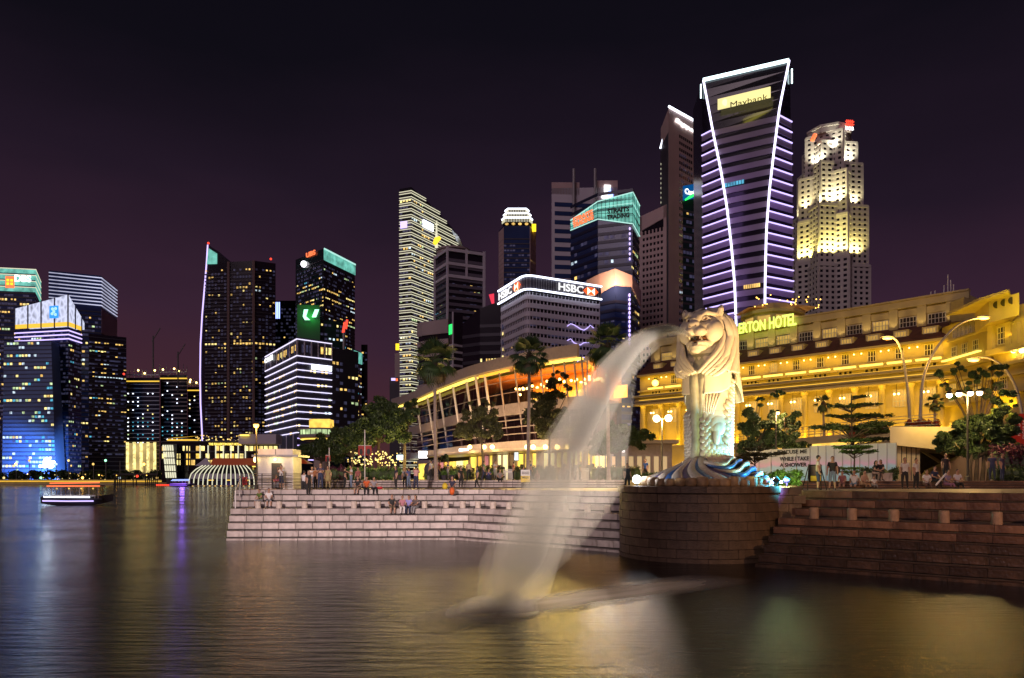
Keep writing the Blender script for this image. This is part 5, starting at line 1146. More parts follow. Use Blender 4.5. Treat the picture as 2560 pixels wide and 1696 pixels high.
def glassmat(name, tint, tr):
    m, t, b = newmat(name); out = t.nodes['Material Output']; g = t.nodes.new('ShaderNodeBsdfGlossy'); g.inputs['Roughness'].default_value = .05
    x = t.nodes.new('ShaderNodeBsdfTransparent'); x.inputs[0].default_value = (*tint,1); k = t.nodes.new('ShaderNodeMixShader'); k.inputs[0].default_value = tr
    t.links.new(x.outputs[0], k.inputs[1]); t.links.new(g.outputs[0], k.inputs[2]); t.links.new(k.outputs[0], out.inputs[0]); t.nodes.remove(b); return m
M['clear'] = glassmat('clear_glazing', (.93,.90,.86), .07); M['smoke'] = glassmat('smoky_glazing', (.35,.30,.34), .14)
for i in range(0, ng-1):
    a, b = wall[i], wall[i+1]
    MB().fquad(a, b, 0.03, seglen(a,b)-.03, 12.3, ZE-.3, 0).build('glass_pane', M['clear'] if i > 14 else M['smoke'], gb)
    MB().fquad(a, b, 0.03, seglen(a,b)-.03, 8.0, 11.0, 0).build('glass_pane', M['smoke'], gb)
for z in (13.6,15.0): MB().tube([(*p,z) for p in offset(wall,.08)], .05, 4).build('transom', M['slabg'], gb)
for z in (8.8,9.6,10.4): MB().tube([(*p,z) for p in offset(wall,.25)], .08, 4).build('louvre', M['slabg'], gb)
wo = offset(wall, .5); w2 = offset(wall, 1.0)
for i in range(0, ng, 2):
    q0 = offset(wall,-.4)[i]; q1 = w2[i]; MB().tube([(q0[0],q0[1],7.6),(q1[0],q1[1],ZE-.2)], .16 if i < 17 else .10, 6).build('mullion', M['white'] if i < 17 else M['slabg'], gb)
# warm light inside, ceiling lamps, tables silhouettes
rg = random.Random(2)
for i in range(16, ng-1, 3):
    q = offset(wall,-3.5)[i]; light('interior_light', 'AREA', (q[0],q[1],ZE-.6), 420, (1,.50,.06), (q[0],q[1],10), size=4, sizey=2)
for i in range(15, ng-1):
    q = offset(wall, -2.2-rg.random()*2)[i]
    for d_ in (0,.5): MB().ell((q[0]+d_, q[1], 14.6+rg.uniform(-.5,.3)), .16, 6, 4).build('pendant_lamp', M['lampw'], gb)
    if rg.random() < .6:
        MB().fquad(offset(wall,-6.4)[i], offset(wall,-6.4)[min(i+1,ng-1)], .2, 1.5, 12.6, 14.0, 0).build('lit_doorway', M['pane_w'], gb)
E0, E1 = wall[-1], (wall[-1][0]+2.6, wall[-1][1]+9)
for (z0_, z1_, nm_, mt_) in ((11.0,12.3,'slab_band',M['slabg']),(7.0,8.0,'slab_band',M['slabg']),(15.9,ZE,'slab_band',roofm)): strip([E0,E1], z0_, z1_, -.2, .25).build(nm_, mt_, gb)
for j_ in range(3):
    l_ = seglen(E0,E1); MB().fquad(E0,E1,l_*j_/3+.04,l_*(j_+1)/3-.04,12.3,15.9,0).build('glass_pane', M['clear'], gb); MB().fquad(E0,E1,l_*j_/3+.04,l_*(j_+1)/3-.04,8.0,11.0,0).build('glass_pane', M['smoke'], gb)
    MB().fbox(E0,E1,l_*j_/3-.06,l_*j_/3+.06,7,ZE,0,.15).build('mullion', M['slabg'], gb)
# ground floor: canopy, shop fronts
gf = offset(wall, -1.5)
MB().prism(offset(gpts,1.2)[8:]+[(p[0],p[1]) for p in offset(wall,-2)[8:]][::-1], 6.75, 7.05).build('canopy', roofm, gb)
light_len = [(i, gf[i]) for i in range(0, ng-1, 1)]
shopm = [em('shop_cream', (1,.86,.42), 1.25, var=.35, scale=.7), em('shop_yellow', (1,.72,.10), 1.3, var=.5, scale=.6), em('shop_amber', (1,.55,.08), .8, var=.6, scale=.9), em('shop_rose', (1,.35,.35), .6, var=.4, scale=.9), M['slabg']]
rg = random.Random(12)
for i in range(10, ng-1):
    a, b = gf[i], gf[i+1]; mm = shopm[(1,2,3,1,4,0,0,4,1,1,1,4,0,0,1,1,0,0,1,4,1,1,0,4,4,4)[(i-10)%26]]
    MB().fbox(a,b,.12,seglen(a,b)-.12,ZU,6.6,-.3,0).build('shop_front', mm, gb); MB().fbox(a,b,-.12,.12,ZU,6.75,-.2,.15).build('shop_column', M['slabg'], gb)
    if rg.random() < .8:
        for _ in range(3): u_ = rg.uniform(.3,seglen(a,b)-.3); MB().fbox(a,b,u_-.15,u_+.15,ZU,ZU+rg.uniform(1.0,1.8),.1,.35).build('shop_display', M['dkwall'], gb)
for i in range(2, 10):
    a, b = gf[i], gf[i+1]; MB().fbox(a,b,.1,seglen(a,b)-.1,ZU,6.2,-.3,0).build('shop_front', shopm[(1,2,1,3,2,1,0,1)[i-2]], gb)
def lampball(xs, ys, Y, r, mat, name, lab, cat='lamp', grp=None):
    o = MB().ell((0,0,0), r, 10, 6).build(name, M[mat], None, smooth=True); o.location = (gx(xs,Y),Y,gz(ys,Y)); tag(o, lab, cat, grp); return o
canopy_l = [1206,1228,1255,1335,1362,1389,1415,1438]
for k, x in enumerate(canopy_l):
    i = min(range(ng), key=lambda j: abs(gpts[j][0]/gpts[j][1]-(x-CX)/F)); q = offset(gpts,1.35)[i]
    MB().ell((q[0],q[1],gz(1118,q[1])), .26, 8, 5, 0).build('canopy_lamp', M['lampw'], gb)
    if k % 2 == 0: light('canopy_light', 'POINT', (q[0],q[1]-.6,6.2), 260, (1,.66,.2), size=.3)
for (x, y, w_, h_, mm) in ((1001,1144,9,6,'led_i'),(1057,1137,11,9,'signw'),(1159,1128,12,6,'signw'),(1291,1141,5,10,'w_cool')):
    i = min(range(ng), key=lambda j: abs(gpts[j][0]/gpts[j][1]-(x-CX)/F)); Yq = gpts[i][1]-1.5
    so_ = thing('lit_shop_sign', (gx(x,Yq),Yq,gz(y,Yq)), {1001:'small cyan white lit shop sign, leftmost under the glass building',1057:'large white glowing box sign right of the left palm trunk base',1159:'white glowing box sign under the canopy, left of the bright shop front',1291:'slim white lit upright sign between the bright shop fronts'}[x], 'sign')
    MB().box(gx(x-w_,Yq),gx(x+w_,Yq),Yq,Yq+.3,gz(y+h_,Yq),gz(y-h_,Yq)).build('lit_face', M[mm], so_); MB().box(gx(x-w_,Yq)-.06,gx(x+w_,Yq)+.06,Yq+.3,Yq+.4,gz(y+h_,Yq)-.06,gz(y-h_,Yq)+.06).build('back_frame', M['dsteel'], so_)
for i_ in (6,11,16,20,25):
    q_ = offset(gpts,2.5)[i_]; q2 = wall[i_]; light('assumed_facade_uplight', 'AREA', (q_[0],q_[1],7.6), 420, (1,.62,.30), (q2[0],q2[1],12.5), size=7, sizey=.4)  # assumed lights at canopy level, added to wash the mullions from below
light('shop_spill', 'AREA', (-4, 74, 6), 1800, (1,.68,.18), (-4, 66, 3.5), size=16, sizey=1)
light('shop_spill', 'AREA', (5, 69, 6), 1500, (1,.68,.18), (5, 62, 3.5), size=10, sizey=1)
# low cafe right of it, seen through the spray
cf = thing('low_cafe_building', (gx(1520,82),82,ZU), 'low cafe with bright yellow shop window seen through the spray', 'building')
MB().box(gx(1440,82),gx(1680,82),82,90,ZU,7.6).build('wall', M['slabg'], cf); MB().box(gx(1430,82),gx(1690,82),80.5,91,7.6,8.0).build('roof', M['deck'], cf)
for x0, x1 in ((1465,1496),(1499,1511),(1515,1523)): MB().box(gx(x0,82),gx(x1,82),81.85,82,ZU+.6,gz(1140,82)).build('shop_front', shopm[0], cf)
MB().box(gx(1545,82),gx(1561,82),81.7,81.95,gz(1131,82),gz(1126,82)).build('sign', M['signw'], cf)
for k in range(7): MB().box(gx(1530+k*21,82),gx(1541+k*21,82),81.85,82,ZU+.5,ZU+2.6).build('window', em('cafe_window',(1,.7,.35),.5) if 'cafe_window' not in bpy.data.materials else bpy.data.materials['cafe_window'], cf)
# ================================================================ low rise on the left
Y = 385; P = [(gx(404,Y),Y),(gx(695,Y),Y)]
t = thing('bay_hotel', (gx(560,Y),Y,2.3), 'low dark waterfront hotel with yellow lettering and white vertical light bars', 'hotel')
body(t, P, 1.5, gz(1104,Y), 20, M['glassk'])
for zz in (gz(1106,Y), gz(1131,Y), gz(1150,Y)): strip(P, zz, zz+.7, .1, .7).build('floor_band', M['dkwall'], t)
for x in (502,522,541,560,579,597,615): u = upoint(P[0],P[1],x); MB().fbox(P[0],P[1],u-.22,u+.22,gz(1146,Y),gz(1114,Y),.7,1.1).build('light_bar', M['led_c'], t)
text('sign', 'THE FULLERTON BAY HOTEL', P[0], P[1], upoint(*P,524), upoint(*P,606), gz(1114,Y), gz(1108,Y), 1.1, M['gold'], t, ex=.2, body_w=.02)
rg = random.Random(21); l = seglen(*P)
for r_ in range(3):
    for j in range(24):
        if rg.random() < .62:
            u = l*(j+.5)/24; z = gz((1128,1147,1163)[r_],Y); MB().fbox(P[0],P[1],u-.95,u+.95,z,z+2.6,.05,.2).build('lit_window', M[rg.choice(('w_yel','w_yel','pane_w','w_warm'))], t)
for j in range(5): u = upoint(*P, 440+8*j); MB().fbox(P[0],P[1],u-.3,u+.3,gz(1178,Y),gz(1115,Y),.1,.5).build('frame_post', M['dkwall'], t)
MB().box(gx(413,Y),gx(478,Y),Y+2,Y+9,gz(1103,Y),gz(1098,Y)).build('roof_bar', M['goldd'], t); MB().add([(gx(413,Y),Y+1,gz(1097,Y)),(gx(478,Y),Y+1,gz(1091,Y)),(gx(478,Y),Y+9,gz(1088,Y)),(gx(418,Y),Y+9,gz(1092,Y))],[(0,1,2,3)]).build('roof_awning', M['goldd'], t)
mb = MB()
for _ in range(55): mb.ell((gx(rg.uniform(480,690),Y),Y+rg.uniform(0,6),gz(rg.uniform(1088,1103),Y)), .35, 5, 4, rg.choice((0,0,1)))
mb.build('terrace_lamps', [M['w_warm'],M['w_yel']], t, kind='stuff')
MB().box(gx(596,370),gx(690,370),370,380,gz(1110,370),gz(1086,370)).build('roof_block', M['concw'], t); MB().box(gx(600,369),gx(622,369),368.6,369.6,gz(1090,369),gz(1087,369)).build('roof_light_bar', M['gold'], t)
lt_ = thing('lattice_light_tower', (gx(424,378),378,2.3), 'leaning white lit lattice tower at the left end of the waterfront hotel', 'tower')
for j in range(5):
    for r_ in range(5):
        x0 = 408+j*5.6+r_*1.7; MB().tube([(gx(x0,378),378,gz(1113+r_*17,378)),(gx(x0+1.6,378),378,gz(1127+r_*17,378))], .42, 5).build('light_bar', M['led_c'], lt_)
for r_ in range(6): MB().box(gx(406+r_*1.7,378),gx(436+r_*1.7,378),378.3,379,gz(1112+r_*17,378),gz(1110+r_*17,378)).build('frame_beam', M['dsteel'], lt_)
MB().prism([(gx(416,380),380),(gx(442,380),380),(gx(442,384),384),(gx(416,384),384)], 1, gz(1110,380)).build('frame_core', M['dkwall'], lt_)
# glass pier hall with lit ribs
Y = 360; x0, x1 = gx(481,Y), gx(652,Y); z0, zt_ = gz(1213,Y), gz(1164,Y)
dm = thing('glass_pier_hall', ((x0+x1)/2,Y,z0), 'rounded glass pier hall with curved glowing ribs standing over the water', 'pier hall')
MB().box(x0-1,x1+1,Y-10,Y+9,.2,z0).build('deck', M['conc'], dm)
prof = [(0,0),(.2,3),(.9,5.5),(2.6,7.6),(5.2,zt_-z0)]
vs = []
for q in prof: vs.append([(x0+q[0]*.9, Y+4, z0+q[1]), (x0+q[0]*.9+1.2, Y-6+q[0]*.7, z0+q[1]), (x1-q[0]*.9-1.2, Y-6+q[0]*.7, z0+q[1]), (x1-q[0]*.9, Y+4, z0+q[1])])
MB().grid(vs).build('glass_shell', M['glassk'], dm)
for k in range(15):
    f = k/14; pts = []
    for q in prof: xa, xb = x0+q[0]*1.5*(1 if f < .5 else 1), x1-q[0]*1.5; pts.append((x0+1+(x1-x0-2)*f+(.5-f)*q[0]*2.0, Y-6.3+q[0]*.7, z0+q[1]))
    MB().tube(pts, .24, 5).build('lit_rib', M['led_c'], dm)
for k in range(12): MB().ell((x0+2+(x1-x0-4)*k/11, Y-10.4, z0-.5), .4, 6, 4).build('deck_lamp', M['w_warm'], dm)
for k in range(6): MB().box(x0+6+k*4.2,x0+8.6+k*4.2,Y-5.9,Y-5.7,z0+.3,z0+2.6).build('lit_interior', M['pane_w' if k%2 else 'w_dim'], dm)
rr = thing('red_hipped_roof', (gx(575,Y+8),Y+8,zt_), 'long red tiled gable roof rising behind the glass pier hall', 'roof')
ra, rb = gx(516,Y+8), gx(655,Y+8); zz0, zz1 = gz(1166,Y+8), gz(1146,Y+8)
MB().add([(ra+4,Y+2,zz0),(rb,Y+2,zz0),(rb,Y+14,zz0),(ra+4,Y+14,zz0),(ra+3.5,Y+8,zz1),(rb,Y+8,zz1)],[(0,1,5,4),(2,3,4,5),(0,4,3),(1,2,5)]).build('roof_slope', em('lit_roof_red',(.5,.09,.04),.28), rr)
MB().add([(ra-3,Y+1.5,zz0),(ra+5,Y+1.5,zz0),(ra+2.2,Y+3,zz1+.3)],[(0,1,2)]).build('gable', M['concw'], rr); strip([(ra+4,Y+1.6),(rb,Y+1.6)], zz0-.5, zz0, 0, .3).build('eave_light', M['gold'], rr)
# ---- far promenade: light line, lamps, low trees, jetty
pr = MB().box(gx(-40,401),gx(440,401),400.6,401.4,gz(1204.6,401),gz(1202.6,401)).build('promenade_light_line', M['goldd']); tag(pr, 'long golden light line running along the far promenade edge', 'light strip')
wl_ = MB().box(-600,-118.3,401.5,402.5,0,3.0).build('quay_wall', M['goldd'] if 0 else M['deck']); tag(wl_, 'far promenade quay wall above the water on the left', 'wall')
for k in range(13):
    x = 12+k*32+rg.uniform(-5,5); h = rg.choice((9,9,11)); Yq = 404
    o = thing('promenade_lamp', (gx(x,Yq),Yq,2.3), f'tiny lamp post on the far left promenade, {ordn[k]} from the left', 'lamp post', 'lamp posts on the far promenade')
    MB().tube([(gx(x,Yq),Yq,2.3),(gx(x,Yq),Yq,2.3+h)], .14, 5).build('post', M['steel'], o); MB().ell((gx(x,Yq),Yq-.3,2.5+(h if k%3 else 1.5)), .7, 6, 4).build('lamp_head', M[('w_yel','lampo','w_warm','grnw','w_cool')[k%5]], o)
mb = MB()
for _ in range(150): mb.ell((gx(rg.uniform(0,400),403),rg.uniform(403,440),rg.uniform(2.6,6.5)), rg.uniform(.15,.36), 5, 4, rg.choice((0,0,1,1,2)))
mb.build('promenade_glitter', [M['w_yel'],M['w_warm'],M['lampo']], kind='stuff')
jt = thing('mooring_jetty', (gx(340,385),385,0), 'dark jetty of timber piles in the water before the unfinished towers', 'jetty')
for x in (286,289,294,299,303,313,333,341,364,369,374,379,383,388,393): MB().tube([(gx(x,385),385,-1),(gx(x,385),385,gz(1186,385))], .28, 5).build('pile', M['dsteel'], jt)
MB().box(gx(284,385),gx(396,385),384.5,388,gz(1188,385),gz(1184,385)).build('roof', M['dsteel'], jt); MB().box(gx(284,385),gx(425,385),384,388,.4,1.0).build('deck', M['dsteel'], jt)
MB().ell((gx(343,383),383,gz(1191,383)), .7, 8, 5).build('red_lamp', M['red'], jt)
for k in range(8): MB().ell((gx(392+k*5,381),381,gz(1213,381)), .45, 6, 4).build('red_marker', M['red'], jt)
# ---- boats
def boat(loc, rz, L_, lab, mats, roofl, hull_c):
    t = thing('tour_boat', (0,0,0), lab, 'boat', 'lit tour boats')
    W = L_*.27; hl_ = []
    for i in range(9):
        f = i/8; w_ = W/2*math.sin(math.pi*min(1,.18+f*.9))**.6; z0 = .1+.5*(abs(f-.45)*2)**3; x = -L_/2+L_*f; zt_ = 1.0+.5*(abs(f-.4)*1.7)**2
        hl_.append([(x,-w_,zt_),(x,-w_*.8,z0-.2),(x,w_*.8,z0-.2),(x,w_,zt_)])
    mb = MB().grid(hl_, closed=True); mb.build('hull', hull_c, t)
    MB().box(-L_*.38,L_*.36,-W*.38,W*.38,.7,.95).build('deck', M['dkwall'], t)
    for i in range(6):
        for s_ in (-1,1): x = -L_*.34+i*L_*.13; MB().tube([(x,s_*W*.4,.9),(x,s_*W*.4,2.55)], .05, 5).build('canopy_post', M['white'], t)
    MB().prism([(-L_*.4,-W*.46),(L_*.34,-W*.46),(L_*.34,W*.46),(-L_*.4,W*.46)], 2.55, 2.75).build('canopy', pm('red_canopy',(.35,.05,.04),.6) if 'red_canopy' not in bpy.data.materials else bpy.data.materials['red_canopy'], t)
    MB().tube([(-L_*.4,-W*.48,2.66),(L_*.34,-W*.48,2.66)], .10, 5).build('canopy_light', mats[0], t)
    MB().tube([(-L_*.4,0,3.05),(L_*.3,0,3.15)], .10, 5).build('ridge_light', mats[0], t)
    MB().tube([(-L_*.44,-W*.50,1.18),(0,-W*.53,1.12),(L_*.2,-W*.53,1.1)], .09, 5).build('gunwale_light', mats[1], t)
    MB().tube([(-L_*.46,-W*.46,.62),(-L_*.1,-W*.49,.55),(L_*.25,-W*.49,.55)], .09, 5).build('hull_light', mats[2], t)
    for k in range(4): MB().ell((-L_*.3+k*L_*.17,-.1,2.3), .12, 6, 4).build('cabin_lamp', M['w_warm'], t)
    MB().box(-L_*.34,L_*.26,-W*.3,-W*.22,.95,1.4).build('bench', M['white'], t)
    t.location = loc; t.rotation_euler = (0,0,rz); return t
boat((gx(196,104),104,.05), R(14), 9.0, 'red canopied tour boat with white and violet light lines out on the dark blue water', (M['red2'],M['led_w'],M['led_v']), None, M['dkwall'])
boat((gx(455,330),330,.1), R(4), 10.5, 'distant tour boat glowing violet blue beside the glass pier hall', (M['led_b'],em('violet_boat_light',(.35,.12,1),1.6),em('violet_boat_light_low',(.30,.10,1),1.6)), None, M['dkwall'])
light('boat_glow', 'POINT', (gx(455,327),327,2.5), 500, (.35,.15,1), size=1)
# ================================================================ lion headed fish fountain statue
M['statue'] = pm('cream_white_cement', (.70,.62,.46), .62, var=.07, scale=.9, bump=.12, bscale=14, stain=((.56,.50,.40), .7))
M['mouth'] = pm('dark_reddish_cement', (.16,.06,.025), .5, var=.5, scale=4)  # dark reddish tone for mouth, pupils, nostrils and ear hollows
st = bpy.data.objects.new('lion_fish_statue', None); COL.objects.link(st)
tag(st, 'tall white lion headed fish statue spouting water, on a blue striped wave base', 'statue')
def vox(mb, size, name, mat, parent, smooth=3, zoff=0):
    me = mb.mesh('tmp', mat); o = bpy.data.objects.new('tmp', me); COL.objects.link(o)
    m = o.modifiers.new('r', 'REMESH'); m.mode = 'VOXEL'; m.voxel_size = size; m.use_smooth_shade = True
    s = o.modifiers.new('s', 'SMOOTH'); s.factor = .5; s.iterations = smooth
    dg = bpy.context.evaluated_depsgraph_get(); me2 = bpy.data.meshes.new_from_object(o.evaluated_get(dg)); me2.name = name
    bpy.data.objects.remove(o); me2.materials.clear(); me2.materials.append(mat); me2.polygons.foreach_set('use_smooth', [True]*len(me2.polygons))
    q = bpy.data.objects.new(name, me2); COL.objects.link(q); q.parent = parent; return q
h = MB()
E = lambda c, r, n=20, k=14: h.ell(c, r, n, k)
E((0,-.10,6.72),(1.14,1.12,.93)); E((0,-.72,7.08),(.62,.50,.42)); E((0,-1.18,6.52),(.50,.55,.36))
h.tube([(0,-.85,7.22),(0,-1.35,7.02),(0,-1.62,6.80)], [.27,.25,.22], 14)
E((0,-1.66,6.72),(.29,.17,.16)); E((.17,-1.62,6.62),(.13,.14,.09)); E((-.17,-1.62,6.62),(.13,.14,.09))
for s in (-1,1):
    E((s*.25,-1.47,6.36),(.30,.34,.24)); E((s*.66,-.80,6.45),(.46,.52,.55)); E((s*.50,-.95,6.70),(.30,.35,.22))
    h.tube([(s*.12,-1.20,7.10),(s*.42,-1.12,7.30),(s*.78,-.80,7.24)], [.13,.15,.10], 10)
    h.tube([(s*.50,-.75,6.25),(s*.56,-.82,5.95),(s*.42,-.95,5.70)], [.24,.22,.20], 10)
    h.tube([(s*.80,-.52,7.25),(s*.92,-.55,7.55),(s*.96,-.50,7.72)], [.24,.17,.05], 10)
    h.tube([(s*.46,-.95,5.86),(s*.34,-1.32,5.84),(s*.12,-1.50,5.82)], [.12,.11,.10], 10)
E((0,-1.05,5.66),(.46,.55,.22)); E((0,-1.32,5.56),(.30,.24,.22)); E((0,-.35,5.75),(.90,.72,.75)); E((0,-.20,5.0),(.98,.82,.9))
head = vox(h, .030, 'head', M['statue'], st, 3)
m_ = MB(); m_.ell((0,-.88,6.05),(.46,.52,.20),18,10); m_.build('mouth', M['mouth'], head, smooth=True)
m_ = MB(); m_.ell((0,-1.12,5.93),(.26,.40,.10),14,8); m_.build('tongue', M['mouth'], head, smooth=True)
for s in (-1,1):
    MB().tube([(s*.27,-1.50,6.22),(s*.27,-1.53,6.10),(s*.26,-1.52,5.98)], [.06,.045,.01], 8).build('fang', M['statue'], head)
    MB().tube([(s*.30,-1.34,5.86),(s*.30,-1.38,6.0),(s*.29,-1.37,6.09)], [.05,.035,.01], 8).build('lower_fang', M['statue'], head)
    for k in range(4): MB().ell((s*(.34+.03*k),-1.28+.12*k,5.93),(.035,.04,.055),6,5).build('tooth', M['statue'], head)
    MB().ell((s*.43,-1.13,6.99),(.155,.10,.085),14,8).build('eyeball', M['statue'], head, smooth=True)
    MB().ell((s*.44,-1.215,6.985),(.055,.025,.055),10,6).build('pupil', M['mouth'], head, smooth=True)
    MB().tube([(s*.24,-1.20,6.95),(s*.34,-1.22,7.07),(s*.48,-1.20,7.09),(s*.62,-1.08,6.99)], .045, 8).build('eyelid', M['statue'], head)
    MB().tube([(s*.24,-1.20,6.95),(s*.38,-1.22,6.89),(s*.54,-1.15,6.90),(s*.62,-1.08,6.99)], .035, 8).build('lower_eyelid', M['statue'], head)
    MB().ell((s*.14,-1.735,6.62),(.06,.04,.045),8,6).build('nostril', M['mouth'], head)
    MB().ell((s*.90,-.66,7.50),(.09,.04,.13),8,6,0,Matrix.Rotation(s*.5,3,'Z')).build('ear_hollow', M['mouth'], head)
MB().tube([(0,-1.0,6.02),(0,-1.55,6.05)], .085, 12).build('water_nozzle', M['dsteel'], head)
# mane shell
def te(hh): return float(np.interp(hh, [3.0,4.3,4.7,5.4,6.2,7.0,7.45,7.7], [34,22,32,50,66,58,36,12]))
def prof(hh):
    f = math.sqrt(max(0.0, 1-((hh-6.25)/1.46)**2)) if hh > 6.25 else 1.0
    return f*(1.0 + .035*max(0,(4.9-hh)))
for s in (-1,1):
    nU, nV = 110, 56; rows_ = []
    for v in range(nV+1):
        row = []
        for u in range(nU+1):
            U = u/nU; hem = 4.42+.25*(1-U)*0 if U < .52 else (4.42-(U-.52)/.06*1.35 if U < .58 else 3.07)
            if U < .3: hem = 4.42+ .5*(.3-U)
            hh = 7.70-(7.70-hem)*(v/nV)**.9
            a = te(hh); th = R(a+(180-a)*U); amp = np.interp(hh, [3,5,6.5,7.2,7.6], [.13,.12,.085,.05,.02])
            fold = abs(math.sin(U*math.pi*7.5+.6*math.sin(hh*.8)))**.8
            r = prof(hh)*(1+amp*(fold*1.6-.8)) + (.10 if hh < 4.6 else 0)*(4.6-hh)*.6
            row.append((s*math.sin(th)*1.33*r, -math.cos(th)*1.30*r+.05, hh))
        rows_.append(row)
    o = MB().grid(rows_).build('mane', M['statue'], st, smooth=True); m = o.modifiers.new('t', 'SOLIDIFY'); m.thickness = .09; m.offset = -1 if s > 0 else 1
    for k in range(5):   # locks sweeping to the collar point
        q = [(s*(1.00+.07*k),-.42+.12*k,6.5-.15*k),(s*(1.02+.06*k),-.62+.10*k,5.9-.12*k),(s*(.82+.12*k),-.98+.07*k,5.28-.12*k),(s*(.45+.15*k),-1.18+.06*k,4.82-.10*k),(s*(.06+.16*k),-1.28+.07*k,4.42-.04*k)]
        # smooth it
        Q = []
        for i in range(len(q)-1):
            for w_ in range(5):
                t_ = w_/5; p0, p1, p2, p3 = q[max(i-1,0)], q[i], q[i+1], q[min(i+2,len(q)-1)]
                Q.append(tuple(.5*((2*p1[j])+(-p0[j]+p2[j])*t_+(2*p0[j]-5*p1[j]+4*p2[j]-p3[j])*t_**2+(-p0[j]+3*p1[j]-3*p2[j]+p3[j])*t_**3) for j in range(3)))
        Q.append(q[-1]); n = len(Q)
        MB().tube(Q, [.04+.11*math.sin(math.pi*min(1,(i+2)/(n+2)))**.6 for i in range(n)], 10).build('mane_lock', M['statue'], st, smooth=True)
# fish body
b_ = MB(); pr = [(.55,-.3),(.93,.0),(.97,.8),(1.0,1.8),(1.02,2.8),(1.08,3.8),(1.10,4.8),(1.0,5.5),(.7,5.9)]
b_.lathe([(r, z) for r, z in pr], (0,.05), 40)
b_.tube([(-.22,-.86,4.55),(-.24,-.98,4.2),(-.20,-.98,2.8),(-.17,-.95,1.4),(-.22,-.92,.1)], [.20,.27,.23,.21,.26], 14)
b_.tube([(.16,-.9,4.5),(.18,-.98,4.1),(.14,-.97,3.2),(.06,-.95,2.2)], [.14,.20,.15,.08], 12)
b_.ell((-.22,-.98,4.50),(.25,.20,.20),12,8)
bod = vox(b_, .045, 'fish_body', pm('scale_gap_shade_cement',(.40,.38,.27),.7,var=.3,scale=2), st, 2)  # darker body tone paints the shade in the gaps between scales
for s in (-1,1):     # smooth chest cloth with a rising hem
    rows_ = []
    for v in range(20):
        row = []
        for u in range(25):
            U = u/24; th = R(14+98*U); hem = 3.38+.12*U+(.9*max(0,U-.35)**1.2); hh = 4.95-(4.95-hem)*v/19; r = 1.14+.03*math.sin(U*5)+.05*(v/19)
            row.append((s*math.sin(th)*r, -math.cos(th)*r+.05, hh))
        rows_.append(row)
    o = MB().grid(rows_).build('chest_cloth', M['statue'], st, smooth=True); m = o.modifiers.new('t','SOLIDIFY'); m.thickness = .07; m.offset = 0
for k in range(6):   # pleats under the hem
    th0, th1 = R(12+9*k), R(14+3.0*k)
    MB().tube([(math.sin(th0)*1.06,-math.cos(th0)*1.06+.05,3.45),(math.sin((th0+th1)/2)*1.05,-math.cos((th0+th1)/2)*1.05+.05,2.8),(math.sin(th1)*1.02,-math.cos(th1)*1.02+.05,2.05)], [.07,.055,.03], 8).build('pleat', M['statue'], st, smooth=True)
def fin(th, hh, rr, out, thick, name='side_fin'):
    a = R(th); c = (math.sin(a)*out, -math.cos(a)*out+.05, hh); return MB().ell(c, (rr[0], thick, rr[1]), 28, 16, 0, Matrix.Rotation(a, 3, 'Z')).build(name, M['statue'], st, smooth=True)
fin(50,2.30,(.66,.74),.84,.16); fin(51,2.10,(.55,.62),.90,.18); fin(52,1.92,(.44,.50),.97,.18); fin(53,1.72,(.34,.36),1.05,.16); fin(46,1.35,(.18,.44),1.08,.14)
scm = MB().ell((0,0,0), (.150,.075,.20), 10, 6).mesh('scale', M['statue'], smooth=True)
cnt = 0
rg = random.Random(8)
for r in range(26):
    hh = .02+r*.165
    for k in range(17):
        th = -92+k*13.6+(6.8 if r % 2 else 0)
        if -26 < th < 4 and hh > 2.3: continue
        if -30 < th < 4 and hh > .0: 
            if hh > 1.7 or th > -18: continue
        if th < 30 and th > -30 and hh > 2.3: continue
        if 14 < th < 92 and hh > 3.15: continue
        if th <= -30 and hh > 2.5: continue
        if 30 <= th <= 74 and .95 < hh < 3.0: continue
        if 4 <= th < 30 and hh > 2.2: continue
        if hh > 4.2 or cnt >= 296: continue
        cnt += 1; a = R(th); rad = 1.0+.02*hh+(.07 if th > 80 else .0)
        o = bpy.data.objects.new('scale', scm); COL.objects.link(o); o.parent = st
        o.location = (math.sin(a)*rad, -math.cos(a)*rad+.05, hh); big = 1.25 if th > 70 else 1.0
        o.rotation_euler = (R(-44 if th > 70 else -34), 0, a); o.scale = (big, 1.5 if th > 70 else 1.0, big)
SX, SY, SZ = 9.72, 36.75, 4.5
st.location = (SX, SY, SZ); st.rotation_euler = (0,0,R(-37)); st.scale = (1,1,1)
# ---- striped wave base
wb = thing('wave_base', (9.6,36.3,PT), 'mosaic base of blue and cream striped waves fanning out under the statue', 'statue base')
tile_b = pm('blue_mosaic_tiles', (.04,.10,.26), .35, var=.35, scale=9, bump=.3, bscale=25); tile_c = pm('cream_mosaic_tiles', (.46,.38,.30), .4, var=.2, scale=9, bump=.3, bscale=25); tile_d = pm('grey_violet_mosaic_tiles', (.13,.10,.17), .4, var=.25, scale=9, bump=.3, bscale=25)
WX, WY = 9.6, 36.35
def spl(q, n=6):
    Q = []
    for i in range(len(q)-1):
        for w_ in range(n):
            t_ = w_/n; p0, p1, p2, p3 = q[max(i-1,0)], q[i], q[i+1], q[min(i+2,len(q)-1)]
            Q.append(tuple(.5*((2*p1[j])+(-p0[j]+p2[j])*t_+(2*p0[j]-5*p1[j]+4*p2[j]-p3[j])*t_**2+(-p0[j]+3*p1[j]-3*p2[j]+p3[j])*t_**3) for j in range(3)))
    return Q+[q[-1]]
NL = 13     # broad bands sweeping down to the left and the front
